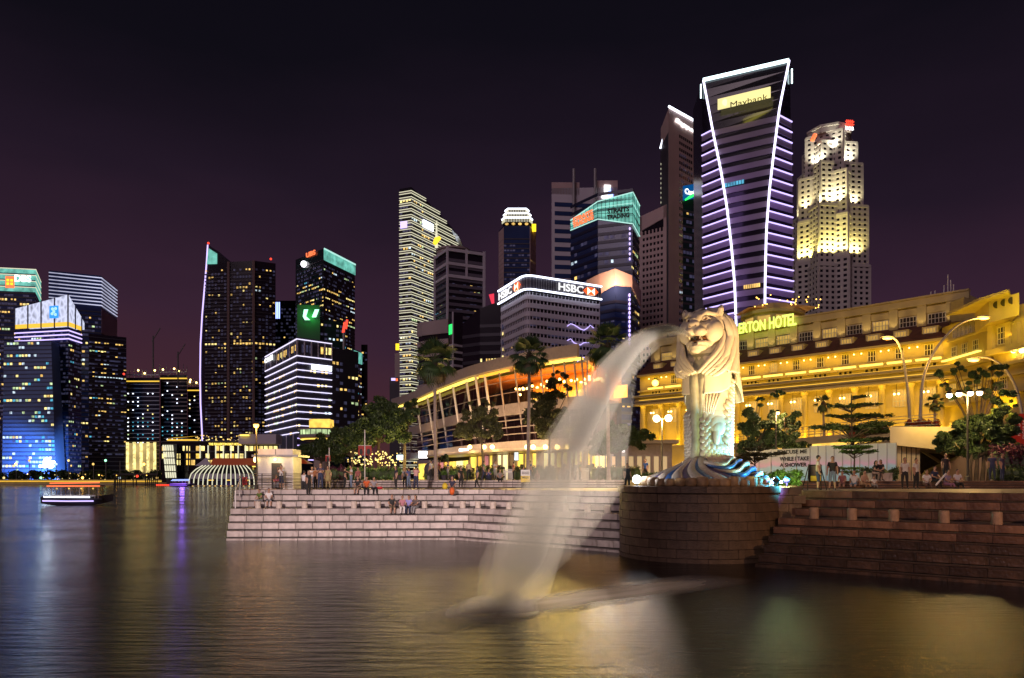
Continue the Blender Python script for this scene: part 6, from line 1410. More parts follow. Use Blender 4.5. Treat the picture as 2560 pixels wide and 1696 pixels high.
for k in range(NL):
    a0 = math.pi*(.86+.74*k/NL); a1 = math.pi*(.86+.74*(k+1)/NL); rows_ = []
    for i in range(17):
        f = i/16; row = []; tw = -.62*(1-f)**1.1
        for j in range(7):
            g = j/6; a = a0+(a1-a0)*g+tw; kk = .24+.76*f
            z = PT+.02+1.22*(1-f)**.80*(1-.25*math.sin(math.pi*f))+math.sin(math.pi*g)*.10*(f*(1-f)*4)**.5+(.06 if k % 2 else 0)
            row.append((WX+math.cos(a)*3.05*kk, WY+math.sin(a)*2.75*kk, max(PT+.02,z)))
        rows_.append(row)
    o = MB().grid(rows_).build('wave_band', (tile_d,tile_c,tile_b,tile_c)[k%4], wb, smooth=True); m = o.modifiers.new('t','SOLIDIFY'); m.thickness = .14; m.offset = -1
tips = [(10.94,4.77),(11.22,4.66),(11.52,4.52),(11.80,4.30),(12.08,4.06),(12.30,3.86),(12.50,3.68)]
st0 = [(9.15,4.66),(9.30,4.52),(9.55,4.34),(9.80,4.18),(10.15,3.99),(10.5,3.82),(10.95,3.66)]
for k, ((tx, tz), (sx_, sz)) in enumerate(zip(tips, st0)):   # stacked tongues rolling to the right
    ys = 34.75-.13*k; q = spl([(sx_,ys+.2,sz),(sx_+(tx-sx_)*.3,ys-.12,sz-.16),(sx_+(tx-sx_)*.58,ys+.10,(sz+tz)/2-.20),(sx_+(tx-sx_)*.82,ys+.75,tz-.02),(tx,ys+1.15,tz+.03),(tx+.12,ys+1.4,tz-.06)])
    n = len(q); rows_ = []
    for i, p in enumerate(q):
        f = i/(n-1); h_ = .085+.05*math.sin(math.pi*f); d_ = .30+.35*math.sin(math.pi*min(1,f*1.1)); row = []
        for c in range(10): a = 2*math.pi*c/10; row.append((p[0]+math.cos(a)*d_*.25, p[1]+.25+math.cos(a)*d_, p[2]-.06+math.sin(a)*h_*(1.3 if math.sin(a) < 0 else 1)))
        rows_.append(row)
    mb = MB().grid(rows_, closed=True); nn = len(mb.v); mb.f += [tuple(range(10))[::-1], tuple(range(nn-10,nn))]; mb.m += [0,0]; mb.build('wave_tongue', (tile_c,tile_b)[k%2], wb, smooth=True)
    # sunken dark layer beneath each tongue
    MB().grid([[(p[0], p[1]+.28, p[2]-.16) for p in q],[(p[0]-.05, p[1]+.05, max(PT+.01,p[2]-.62)) for p in q]]).build('wave_fill', tile_b, wb, smooth=True)
MB().ell((WX,WY,PT+.12), (1.9,1.8,.98), 24, 10).build('wave_core', tile_d, wb, smooth=True)
MB().ell((11.0,36.2,PT+.05), (1.35,1.2,.60), 20, 8).build('wave_core', tile_b, wb, smooth=True)
sm = MB(); sm.lathe([(.26,0),(.29,.08),(.29,.30),(.24,.40),(.12,.43)], n=10); sme = sm.mesh('edge_stone', pm('golden_brown_stone',(.34,.22,.11),.6,var=.4,scale=4,rnd=.3,bump=.5), smooth=True)
es = thing('stone_border', (9.3,33.6,PT), 'row of rounded upright brown stones bordering the wave base', 'stone border')
for k in range(15):
    a = math.pi*(1.12+.72*k/14); inst('edge_stone', sme, es, (PC[0]+.1+math.cos(a)*3.02, PC[1]+math.sin(a)*3.25, PT), rg.uniform(0,3), (1,1,rg.uniform(.75,1.1)))
# ---- statue lights (few fixtures at the plinth rim, other floods assumed), added splash and foam fills
def fixture(x, y, z, aim, lab, mat='lampc', r=.12):
    t = thing('floodlight', (x,y,z), lab, 'floodlight'); d = (Vector(aim)-Vector((x,y,z+.25))).normalized()
    MB().tube([(x,y,z),(x,y,z+.2)], .05, 6).build('stand', M['dsteel'], t)
    p = Vector((x,y,z+.28)); MB().tube([p-d*.14, p+d*.10], [.11,.17], 12).build('housing', M['dsteel'], t); MB().ell(p+d*.11, r, 10, 6).build('lens', M[mat], t); return t
fixture(6.05,35.6,PT, (2,27,7), 'glaring white floodlight on the left rim of the plinth', r=.2)
MB_ = None
light('jet_flood', 'SPOT', (6.2,35.2,3.95), 6500, (1,.88,.78), (3.6,28.5,7.2), size=.25, spot=75)
light('splash_fill', 'SPOT', (5.0,32.4,4.4), 6500, (1,.86,.74), (-.6,21.2,.2), size=.25, spot=34, blend=1)  # added lamp that brightens the splash; no fixture belongs to it
light('foam_fill', 'SPOT', (5.4,32.4,4.2), 600, (1,.72,.50), (3.2,23.8,0), size=.25, spot=60, blend=1)  # added lamp that lifts the foam streak, without a fixture
light('plinth_flood_spill', 'POINT', (6.0,35.0,4.1), 110, (.85,.9,1), size=.15)
fixture(12.2,34.0,PT, (9.9,35.9,6), 'small floodlight on the right rim of the plinth aimed at the scales', r=.06)
light('statue_green_flood', 'SPOT', (11.6,32.6,3.9), 620, (.70,1,.42), (9.8,36,6.3), size=.3, spot=62)
light('statue_white_flood', 'SPOT', (14.4,37.0,4.2), 1700, (.92,.95,1), (10.2,36.9,6.5), size=.3, spot=60)
light('statue_warm_flood', 'SPOT', (14.0,29.6,3.5), 10500, (1,.62,.28), (9.6,36.3,10.6), size=.3, spot=38)
light('statue_front_flood', 'SPOT', (5.2,31.6,3.4), 1500, (1,.66,.28), (9.2,35.4,10.6), size=.3, spot=46)
light('statue_low_front', 'SPOT', (7.0,32.9,3.7), 120, (1,.82,.62), (9.3,36,7.0), size=.3, spot=70)
light('wave_cyan_light', 'SPOT', (13.2,34.0,4.0), 1500, (.05,.62,1), (10.9,35.4,4.0), size=.12, spot=110)
light('wave_violet_light', 'SPOT', (12.9,34.3,3.7), 400, (.30,.15,1), (12.1,35.2,3.6), size=.1, spot=120)
fixture(12.95,34.75,PT, (11,35.8,4), 'low blue floodlight beside the cyan lit waves', 'led_b', r=.06)
# ================================================================ water jet, veil and foam
def volmat(name, dens, col=(1,.94,.88), g=.35):
    m = bpy.data.materials.new(name); m.use_nodes = True; t = m.node_tree; t.nodes.clear(); o = t.nodes.new('ShaderNodeOutputMaterial'); v = t.nodes.new('ShaderNodeVolumePrincipled')
    v.inputs['Density'].default_value = dens; v.inputs['Color'].default_value = (*col,1); v.inputs['Anisotropy'].default_value = g; t.links.new(v.outputs[0], o.inputs['Volume']); return m
J0 = Vector((SX-.6*1.62, SY-.8*1.62, 10.53)); J1 = Vector((-.5,21.3,0))
def jet(s): 
    p = J0.lerp(J1, s); p.z = J0.z*(1-s*s)+2.3*s*(1-s); return p
jt_ = thing('water_jet', tuple(J0), 'long arching jet of white misty water spouting from the lion mouth down into the bay', 'water jet')
lat = Vector((.83,-.55,0)).normalized()
def blade(s0, s1, top_w, w0, w1, d0, d1, name, mat, n=26):
    """closed lens shaped tube following the arc; d = how far the spray hangs below the arc"""
    mb = MB(); rows_ = []; K = 14
    for i in range(n+1):
        s = s0+(s1-s0)*i/n; c = jet(s); t_ = (jet(s+.01)-jet(s-.01)).normalized(); up = lat.cross(t_).normalized()
        if up.z < 0: up = -up
        f = i/n; w = w0+(w1-w0)*f; d = d0+(d1-d0)*f; row = []; e = min(1, (i+.4)/2, (n-i+.4)/2)
        for k in range(K):
            a = 2*math.pi*k/K; cu = math.cos(a); su = math.sin(a)
            q = c+lat*(cu*w*e)+up*(su*(top_w*(.3+.7*f) if su > 0 else d)*e); q.z = max(q.z, .03); row.append(tuple(q))
        rows_.append(row)
    mb.grid(rows_, closed=True); nn = len(rows_)*K; mb.f.append(tuple(range(K))[::-1]); mb.m.append(0); mb.f.append(tuple(range(nn-K, nn))); mb.m.append(0)
    return mb.build(name, mat, jt_, smooth=True)
blade(0, .36, .10, .07, .30, .07, .34, 'jet_core', volmat('dense_water_core', 3.2))
blade(.0, .80, .20, .10, .80, .12, .80, 'jet_stream', volmat('white_water_stream', .8))
blade(.05, 1.0, .30, .18, .92, .25, 1.0, 'spray', volmat('water_spray', .55))
blade(.10, 1.02, .5, .25, 1.25, .6, 1.9, 'falling_mist', volmat('fine_mist', .2))
# hanging veil below the arc: thin sheet down to the water
mb = MB(); rows_ = []
for i in range(25):
    s = .38+.62*i/24; c = jet(s); hgt = c.z*(.55+.45*(i/24)); w = .15+.35*i/24; e = min(1,(i+.3)/4); row = []
    for k in range(12):
        a = 2*math.pi*k/12; q = c+Vector((0,0,-hgt/2*e+math.sin(a)*hgt/2*e))+lat*(math.cos(a)*w*e); q.z = max(.04,q.z); row.append(tuple(q))
    rows_.append(row)
mb.grid(rows_, closed=True); mb.f.append(tuple(range(12))[::-1]); mb.m.append(0); nn = len(rows_)*12; mb.f.append(tuple(range(nn-12,nn))); mb.m.append(0)
mb.build('mist_veil', volmat('thin_mist_veil', .16), jt_, smooth=True)
spl = thing('splash_mist', (-.5,21.0,0), 'low pale cloud of splash where the water jet hits the bay', 'splash', None)
for q_ in range(9): MB().ell((-.45+random.uniform(-.7,.7),21.2+random.uniform(-.9,.6),.08),(random.uniform(.4,1.1),random.uniform(.4,1.0),random.uniform(.2,.6)),16,8).build('splash_cloud', volmat('splash_mist', .25) if q_ == 0 else bpy.data.materials['splash_mist'], spl, smooth=True)
def foammat():
    m, t, b = newmat('thin_foam'); out = t.nodes['Material Output']; b.inputs['Base Color'].default_value = (.62,.52,.44,1); b.inputs['Roughness'].default_value = .9
    tc = t.nodes.new('ShaderNodeTexCoord'); s = t.nodes.new('ShaderNodeSeparateXYZ'); t.links.new(tc.outputs['Object'], s.inputs[0])
    def mth(op, a, b2=None, v=None):
        n = t.nodes.new('ShaderNodeMath'); n.operation = op
        for i, q in enumerate((a, b2)):
            if q is None: continue
            if isinstance(q, (int,float)): n.inputs[i].default_value = q
            else: t.links.new(q, n.inputs[i])
        return n.outputs[0]
    x2 = mth('POWER', mth('ABSOLUTE', s.outputs[0]), 3); y2 = mth('MULTIPLY', s.outputs[1], s.outputs[1])
    f = mth('MULTIPLY', mth('SUBTRACT', 1, x2), mth('SUBTRACT', 1, y2)); f.node.use_clamp = True
    n = t.nodes.new('ShaderNodeTexNoise'); n.inputs['Scale'].default_value = 2.2; n.inputs['Detail'].default_value = 5; t.links.new(tc.outputs['Object'], n.inputs['Vector'])
    mr = t.nodes.new('ShaderNodeMapRange'); mr.inputs[1].default_value = .30; mr.inputs[2].default_value = .70; mr.inputs[3].default_value = .40; mr.inputs[4].default_value = .70; t.links.new(n.outputs['Fac'], mr.inputs[0])
    al = mth('MULTIPLY', f, mr.outputs[0]); al.node.use_clamp = True
    k = t.nodes.new('ShaderNodeMixShader'); tr = t.nodes.new('ShaderNodeBsdfTransparent'); t.links.new(al, k.inputs[0]); t.links.new(tr.outputs[0], k.inputs[1]); t.links.new(b.outputs[0], k.inputs[2]); t.links.new(k.outputs[0], out.inputs[0]); return m
fo = MB().grid([[(-1+2*i/16, -1+2*j/8, 0) for j in range(9)] for i in range(17)]).build('foam_trail', foammat()); fo['kind'] = 'stuff'; fo['label'] = 'pale streak of drifting foam on the dark water below the jet'
A_, B_ = Vector((-2.8,19.0,.015)), Vector((8.4,28.4,.015)); fo.location = (A_+B_)/2; fo.rotation_euler = (0,0,math.atan2(B_.y-A_.y,B_.x-A_.x)); fo.scale = ((B_-A_).length/2, 1.55, 1)
# ================================================================ trees, palms, hedges
def leafmat(name, c, var=.5):
    m = pm(name, c, .55, var=var, scale=.9); return m
M['leaf'] = leafmat('dark_green_leaves', (.045,.075,.022)); M['leaf2'] = leafmat('olive_leaves', (.085,.085,.028)); M['leaf3'] = leafmat('bright_green_leaves', (.10,.20,.035)); M['leafp'] = leafmat('palm_leaves', (.05,.09,.03))
M['bark'] = pm('grey_brown_bark', (.07,.05,.035), .85, var=.3, scale=3, bump=.4, bscale=9); M['pbark'] = pm('pale_palm_trunk', (.34,.27,.22), .8, var=.2, scale=4, bump=.3)
M['petal'] = leafmat('red_orange_flowers', (.35,.05,.02)); M['petalp'] = leafmat('magenta_flowers', (.09,.018,.04)); M['dryleaf'] = leafmat('dry_palm_leaves', (.16,.11,.05))
def leaves(cl, n, s, seed, flat=1.0, shell=.55):
    """leaf quads spread through ellipsoid clumps; returns mesh arrays"""
    g = np.random.default_rng(seed); cl = np.array(cl, float); w_ = cl[:,3]*cl[:,4]*cl[:,5]; w_ = w_**.7; w_ /= w_.sum()
    k = g.choice(len(cl), n, p=w_); d = g.normal(size=(n,3)); d /= np.linalg.norm(d,axis=1)[:,None]; r = (shell+(1-shell)*g.random(n))**.8*(.7+.3*g.random(n)+.35*g.random(n)**3)
    c = cl[k,:3]+d*r[:,None]*cl[k,3:6]
    a = g.normal(size=(n,3)); a /= np.linalg.norm(a,axis=1)[:,None]; b = np.cross(a, g.normal(size=(n,3))); b /= np.linalg.norm(b,axis=1)[:,None]
    if flat < 1: a[:,2] *= flat; b[:,2] *= flat
    L_ = s*(.6+.8*g.random(n))[:,None]; v = np.stack([c-a*L_, c+b*L_*.45, c+a*L_, c-b*L_*.45], 1).reshape(-1,3); return v, n
def leafmesh(name, cl, n, s, seed, mat, off, flat=1.0, shell=.55):
    v, n = leaves(cl, n, s, seed, flat, shell); v = v-np.array(off)
    me = bpy.data.meshes.new(name); me.vertices.add(4*n); me.vertices.foreach_set('co', v.ravel()); me.loops.add(4*n); me.loops.foreach_set('vertex_index', np.arange(4*n, dtype=np.int32))
    me.polygons.add(n); me.polygons.foreach_set('loop_start', np.arange(0,4*n,4, dtype=np.int32)); me.materials.append(mat); me.update(calc_edges=True); return me
def tree(label, xs, Y, zb, crown, n=5000, s=.22, mat='leaf', trunk_r=.16, seed=1, nb=9, cat='tree', grp=None, trunks=1):
    """crown: list of (xs, ys, rpx, squash) clumps in image terms at distance Y, turned into real sizes"""
    g = random.Random(seed); base = (gx(xs,Y), Y, zb); t = thing('broadleaf_tree', base, label, cat, grp)
    cl = []
    for (cx_, cy__, rp, sq) in crown:
        r = rp/F*Y; cc = (gx(cx_,Y), Y+g.uniform(-.4,.4)*r, gz(cy__,Y))
        m = max(6, int(r*r*14)) if r > .7 else 6
        for _ in range(min(m,34)):
            d = Vector((g.gauss(0,1),g.gauss(0,1),g.gauss(0,1))).normalized()*r*g.uniform(.25,1.05); q = r*g.uniform(.12,.34); cl.append((cc[0]+d.x, cc[1]+d.y*.8, cc[2]+d.z*sq, q, q, q*.72))
    o = bpy.data.objects.new('crown', leafmesh('crown', cl, int(n*1.9), s*.72, seed, M[mat], base)); COL.objects.link(o); o.parent = t
    mb = MB(); zc = min(gz(c[1],Y) for c in crown); top_ = sum(gz(c[1],Y) for c in crown)/len(crown); mx_ = sum(gx(c[0],Y) for c in crown)/len(crown)
    for q in range(trunks):
        dx = (q-(trunks-1)/2)*trunk_r*3.2; fork = zb+(zc-zb)*.75
        mb.tube([(base[0]+dx,Y,zb-.05),(base[0]+dx*1.1+.05,Y,zb+(fork-zb)*.5),(base[0]*.6+mx_*.4+dx,Y,fork),(mx_+dx,Y,(fork+top_)/2+.3)], [trunk_r*1.25,trunk_r,trunk_r*.8,trunk_r*.35], 8)
    for c in g.sample(cl, min(nb*2,len(cl))):
        mb.tube([(base[0]*.5+mx_*.5,Y,fork-.1),((base[0]*.3+mx_*.3+c[0]*.4),Y+(c[1]-Y)*.3,(fork+c[2])/2),(c[0],c[1],c[2])], [trunk_r*.55,trunk_r*.32,.02], 5)
    mb.build('trunk', M['bark'], t); return t
T_ = tree
T_('dense dark tree at the left end of the dark clump beside the kiosk', 880, 76, ZU, [(880,1090,42,.8),(850,1120,34,.7),(915,1100,36,.8)], 9000, .24, seed=1)
T_('tallest dark tree in the clump left of the left palm', 945, 74, ZU, [(945,1030,46,.8),(925,1075,45,.8),(975,1065,42,.8)], 11000, .24, seed=2)
T_('dark tree touching the left palm trunk, right end of the dark clump', 1010, 73, ZU, [(1012,1040,36,.8),(1000,1075,38,.8),(1030,1010,20,.8)], 8000, .23, seed=3)
T_('low dark tree behind the kiosk roof and the saucer restaurant', 800, 90, ZU, [(770,1130,32,.7),(810,1115,34,.8),(845,1135,30,.8)], 6000, .26, seed=4)
T_('slender olive leaved tree between the left and middle palms', 1206, 66, ZU, [(1200,1050,42,.9),(1170,1075,36,.8),(1235,1075,36,.8),(1185,1025,26,.9),(1215,1010,20,1)], 8000, .17, 'leaf2', .10, seed=5)
T_('tall oval tree directly right of the middle palm trunk', 1372, 67, ZU, [(1365,1010,46,1.1),(1375,1060,46,.9),(1395,960,30,1),(1345,1050,34,1),(1410,1040,28,1)], 11000, .18, 'leaf2', .12, seed=6)
T_('small bushy tree under the lit canopy left of the shop front', 1110, 67, ZU, [(1110,1142,16,.8)], 1500, .13, 'leaf', .05, seed=7, nb=4)
T_('grey dim tree seen through the water spray', 1548, 72, ZU, [(1540,1090,50,.7),(1500,1110,36,.7),(1590,1095,42,.7)], 8000, .24, seed=8, trunk_r=.2)
T_('dark tree close behind the right flank of the statue', 1868, 62, ZU, [(1880,1070,42,1.1),(1870,1120,34,.8),(1900,1000,16,1.0),(1925,1060,34,.8)], 9000, .19, seed=9)
T_('open branched dark tree standing before the golden columns', 1968, 62, ZU, [(1948,990,18,1),(1935,1040,28,.9),(1985,1060,30,.8),(1965,1100,36,.6),(1995,1120,34,.5),(1920,1100,34,.7)], 8000, .18, seed=10)
T_('big dark round tree beside the four lamp post', 2440, 50, ZU, [(2430,1080,58,.8),(2390,1110,48,.6),(2480,1060,52,.9),(2510,1010,36,.9),(2450,1120,46,.6),(2385,990,20,.8),(2500,1110,40,.7)], 17000, .17, seed=11, trunk_r=.13, trunks=3)
T_('sparse clumpy tree spreading above the four lamp post', 2470, 54, ZU, [(2370,965,15,.8),(2350,935,18,.8),(2395,925,22,.7),(2430,955,20,.7),(2450,930,22,.7),(2490,930,26,.7),(2500,965,20,.7),(2410,980,16,.7),(2470,985,22,.8),(2340,1085,22,.7)], 5500, .17, seed=12, trunk_r=.10, nb=16)
def tiered(label, xs, Y, zb, tiers, n, s, mat, tr, seed):
    g = random.Random(seed); base = (gx(xs,Y), Y, zb); t = thing('tiered_tree', base, label, 'tree'); cl = []; mb = MB(); topz = gz(tiers[0][1]-8, Y)
    mb.tube([(base[0],Y,zb-.05),(base[0]+.06,Y,(zb+topz)/2),(base[0],Y,topz)], [tr,tr*.7,tr*.25], 8)
    for (cx_, ys, w_) in tiers:
        z = gz(ys,Y); r = w_/F*Y; c0 = gx(cx_,Y)
        for k in range(11):
            a = 2*math.pi*k/11+g.random(); rr = r*g.uniform(.45,1.05); e = (c0+math.cos(a)*rr, Y+math.sin(a)*rr, z+g.uniform(-.10,.22)*r)
            mb.tube([(base[0],Y,z-.25*r),((base[0]+e[0])/2,(Y+e[1])/2,z-.02*r),e], [tr*.35,tr*.2,.012], 5)
            for q in (.5,.75,1.0): cl.append((base[0]+(e[0]-base[0])*q, Y+(e[1]-Y)*q, z+.06+.08*q*r, r*.20, r*.20, .07*r+.03))
    o = bpy.data.objects.new('crown', leafmesh('crown', cl, n, s, seed, M[mat], base, .5, .1)); COL.objects.link(o); o.parent = t; mb.build('trunk', M['bark'], t); return t
tiered('large dark tree with flat layered branches before the hotel centre', 2128, 60, ZU, [(2150,995,22),(2125,1020,46),(2180,1015,26),(2120,1045,48),(2180,1045,50),(2140,1075,95),(2200,1085,50),(2170,1105,60)], 12000, .15, 'leaf', .14, 21)
tiered('small pale green layered tree in front of the painted hoarding', 2134, 48.5, ZU, [(2134,1106,34),(2130,1124,54),(2140,1135,48)], 3800, .10, 'leaf3', .07, 22)
tiered('dim layered tree just right of the statue base behind the bush', 1885, 47, ZU, [(1890,1128,40),(1900,1142,55),(1870,1152,40)], 4000, .11, 'leaf2', .07, 23)
tiered('tiny spreading shrub lit yellow beneath the layered tree', 2128, 48, ZU, [(2128,1176,34),(2128,1184,26)], 900, .09, 'leaf3', .04, 24)
# fan palms
def frondmesh(name, L_, mat, droop):
    mb = MB(); mb.tube([(0,0,0),(L_*.28,0,.10*L_),(L_*.5,0,.12*L_-droop*.1)], [.03,.02,.015], 5)
    c = Vector((L_*.5,0,.12*L_-droop*.1)); N = 15
    for i in range(N):
        a = -1.45+2.9*i/(N-1); d = Vector((math.cos(a),math.sin(a),0)); l = L_*.56*(1-.18*abs(a)); p1 = c+d*l*.6; p1.z -= droop*.12; p2 = c+d*l; p2.z -= droop*.42+.03*abs(a); sd = Vector((-d.y,d.x,0))*L_*.040
        mb.add([c-sd*.3+Vector((0,0,.01)),c+sd*.3,p1+sd,p2,p1-sd], [(0,1,2,4),(4,2,3)])
    return mb.mesh(name, mat)
def palm(label, xs, Y, zb, ys, rp, seed, n=34, rt=.17, tall=True):
    g = random.Random(seed); b = (gx(xs,Y),Y,zb); zt_ = gz(ys,Y); r = rp/F*Y; t = thing('fan_palm', b, label, 'palm tree', 'tall fan palms' if tall else None)
    lean = g.uniform(-.15,.15)
    MB().tube([(b[0]-lean,Y,zb-.05),(b[0]-lean*.6,Y,zb+.6),(b[0],Y,(zb+zt_)/2),(b[0]+lean*.4,Y,zt_)], [rt*1.35,rt,rt*.85,rt*.75], 10).build('trunk', M['pbark'], t)
    ms = [frondmesh('frond', r*1.05, M['leafp'], r*.35), frondmesh('frond', r*1.1, M['leafp'], r*.9), frondmesh('frond', r, M['dryleaf'], r*1.0)]
    for k in range(n):
        f = k/n; el = 80-f*150+g.uniform(-10,10); az = k*137.5+g.uniform(-15,15)
        inst('frond', ms[0 if el > 10 else (1 if el > -45 or g.random()<.4 else 2)], t, (b[0]+lean*.4, Y, zt_+.1), rot=(g.uniform(-.3,.3), R(-el), R(az)))
    MB().ell((b[0]+lean*.4,Y,zt_),(.3,.3,.45),8,6).build('crown_heart', M['bark'], t); return t
palm('left fan palm, in front of the white striped tower', 1088, 62, ZU, 908, 60, 1)
palm('middle fan palm, in front of the bank building corner', 1340-18, 62, ZU, 893, 52, 2)
palm('right fan palm, beside the water arc and darkest crown', 1520, 63, ZU, 868, 58, 3)
palm('small palm on the raised deck between two golden columns', 2059, 84, ZD, 1012, 24, 4, 18, .14, False)
palm('small palm on the raised deck near the tall curved lamps', 2337, 78, ZD, 1010, 24, 5, 18, .14, False)
def hedge(label, x0, x1, Y, ztop, mat, dep=1.0, n=2500, s=.10, zb=None, name='hedge', cat='hedge', grp=None, rnd_=False, seed=5):
    zb = ZU if zb is None else zb; a, b = gx(x0,Y), gx(x1,Y); g = random.Random(seed+int(x0)); base = ((a+b)/2,Y,zb); t = thing(name, base, label, cat, grp); cl = []; m = max(2,int((b-a)/.5))
    for i in range(m):
        f = (i+.5)/m; hh = (ztop-zb)*(math.sin(math.pi*f)**.4 if rnd_ else 1)
        for q in (.25,.7): cl.append((a+(b-a)*f+g.uniform(-.1,.1), Y+dep*g.uniform(.1,.5), zb+hh*q, .38, dep*.45, hh*.32))
    o = bpy.data.objects.new('foliage', leafmesh('foliage', cl, n, s, seed, M[mat], base, 1, .3)); COL.objects.link(o); o.parent = t
    c_ = MB()
    for i in range(m): f = (i+.5)/m; hh = (ztop-zb)*(math.sin(math.pi*f)**.4 if rnd_ else 1); c_.ell((a+(b-a)*f, Y+dep*.35, zb+hh*.42), (.42,dep*.36,hh*.42), 8, 6)
    c_.build('inner_twigs', M['leaf'], t, kind='stuff'); return t
hedge('green clipped hedge behind the flag banners on the left plaza', 862, 1000, 66.5, 4.9, 'leaf3', n=2600)
hedge('pinkish hedge between the left palm trunk and the slender tree', 1062, 1180, 66.5, 4.95, 'leaf2', n=2400)
hedge('hedge below the bright shop front, left of the low white gate', 1190, 1258, 66.5, 5.0, 'leaf2', n=1700)
hedge('brown hedge behind the yellow and white signboard', 1285, 1390, 66.5, 5.0, 'leaf2', n=2200)
hedge('dim hedge seen through the spray right of the white fence', 1480, 1600, 66.5, 5.0, 'leaf2', n=1800)
hedge('dark magenta flowered hedge right of the standing group', 823, 860, 64.5, 4.9, 'petalp', n=900)
hedge('lit green clipped bush with white glare beside the statue', 1944, 2006, 38.0, 4.38, 'leaf3', dep=1.3, n=3800, s=.06, zb=PT, rnd_=True)
hedge('low green hedge between the waves and the lit bush', 1896, 1950, 38.6, 4.12, 'leaf3', dep=1.1, n=2600, s=.06, zb=PT)
hedge('small yellow green shrub left of the wave base', 1614, 1640, 40, 4.15, 'leaf3', n=700, s=.06, zb=PT)
hedge('dark planter shrubs behind the seated women', 2160, 2248, 48.2, 4.55, 'leaf', n=1800, s=.08)
hedge('red flowering hedge on the raised deck, left part', 2125, 2225, 68, ZD+1.2, 'petal', n=1800, s=.12, zb=ZD)
hedge('red flowering hedge on the raised deck, beside the curved lamps', 2268, 2352, 65, ZD+1.4, 'petal', n=1800, s=.12, zb=ZD)
hedge('purple flowering bush at the right picture edge', 2492, 2600, 46.6, 6.0, 'petalp', dep=1.6, n=4500, s=.09)
hedge('dark low hedge before the slanted ramp wall', 2495, 2600, 45.9, 4.6, 'leaf', n=1800, s=.08)
light('bush_lamp', 'POINT', (gx(1955,37), 36.6, 3.75), 160, (.85,1,.4), size=.1)
o = MB().ell((0,0,0), .07, 8, 6).build('bush_spotlight', M['lampc']); o.location = (gx(1953,36.7), 36.7, 3.6); tag(o, 'tiny white garden light in front of the lit green bush', 'garden light')
# flank soil slab for bushes
MB().box(11.6,14.4,37.3,40.2,ZR-.2,PT-.003).build('planter_bed', M['plin'], None, label='low stone planter bed behind the plinth holding the lit bushes', category='planter')
# ================================================================ lamps near the water
def post(label, lamps, xb, Y, zb, ys, power, mat='lampw', col=(1,.68,.28), r=.16, grp=None, arms=True):
    t = thing('street_lamp', (gx(xb,Y),Y,zb), label, 'street lamp', grp); zt_ = gz(ys,Y); mb = MB()
    mb.lathe([(.16,zb),(.15,zb+.25),(.07,zb+.35),(.055,zt_)], (gx(xb,Y),Y), 10); mb.build('post', M['dsteel'], t)
    for xl, yl in lamps:
        x, z = gx(xl,Y), gz(yl,Y); MB().tube([(gx(xb,Y),Y,zt_-.1),(x,Y,z+.18)], .035, 6).build('arm', M['dsteel'], t)
        MB().lathe([(.08,z+.26),(.22,z+.14),(.24,z+.08)], (x,Y), 12).build('lamp_shade', M['dsteel'], t)
        MB().ell((x,Y-.05,z), r, 12, 8).build('bulb', M[mat], t, smooth=True)
    xm = sum(gx(a,Y) for a,_ in lamps)/len(lamps); light('street_lamp_light', 'POINT', (xm,Y-.25,gz(lamps[0][1],Y)-.3), power, col, size=.3); return t
post('black lamp post with one orange lamp standing by the white kiosk', [(641,1064)], 641, 55, ZL, 1066, 420, 'lampo', (1,.50,.12), .20)
post('twin headed lamp post shining brightly between the water arc and the statue', [(1641,1047),(1671,1046)], 1655, 58, ZU, 1046, 1500, 'lampx', (1,.66,.30), .27)
post('tall post with four bright lamps in front of the big round tree', [(2372,989),(2396,986),(2425,984),(2448,983)], 2419, 47.5, ZU, 986, 1000, 'lampx', (1,.64,.22), .17)
post('small lamp post among the trees right of the statue', [(1944,1033)], 1940, 61, ZU, 1034, 500, 'lampw', (1,.6,.3), .14)
def curved(label, pts, Y, lamp, zb):
    t = thing('curved_street_lamp', (gx(pts[0][0],Y),Y,zb), label, 'street lamp'); q = [(gx(x,Y),Y,gz(y,Y)) for x,y in pts]; Q = []
    for i in range(len(q)-1):
        for w_ in range(5):
            t_ = w_/5; p0,p1,p2,p3 = q[max(i-1,0)],q[i],q[i+1],q[min(i+2,len(q)-1)]; Q.append(tuple(.5*((2*p1[j])+(-p0[j]+p2[j])*t_+(2*p0[j]-5*p1[j]+4*p2[j]-p3[j])*t_**2+(-p0[j]+3*p1[j]-3*p2[j]+p3[j])*t_**3) for j in range(3)))
    Q.append(q[-1]); n = len(Q); MB().tube(Q, [.18-.11*i/n for i in range(n)], 10).build('post', M['steel'], t, smooth=True)
    x, z = gx(lamp[0],Y), gz(lamp[1],Y); MB().ell((x,Y,z+.1),(.75,.3,.16),12,6).build('lamp_housing', M['steel'], t); MB().ell((x,Y-.1,z-.08),(.55,.28,.14),12,6).build('lamp_lens', M['lampo'], t)
    light('curved_lamp_light', 'POINT', (x,Y-.5,z-.6), 1200, (1,.52,.08), size=.4); return t
curved('shorter curved grey street lamp left of the pair on the road deck', [(2276,1075),(2270,980),(2258,900),(2244,855),(2222,841)], 78, (2218,845), ZD)
curved('taller curved grey street lamp arching right over the hotel roof', [(2300,1075),(2306,960),(2330,890),(2370,835),(2410,805),(2455,794)], 76, (2458,795), ZD)
curved('curved lamp at the right edge with red banner in front of hotel wing', [(2560,1085),(2548,1000),(2530,950),(2505,915),(2470,895),(2438,896)], 74, (2432,900), ZU)
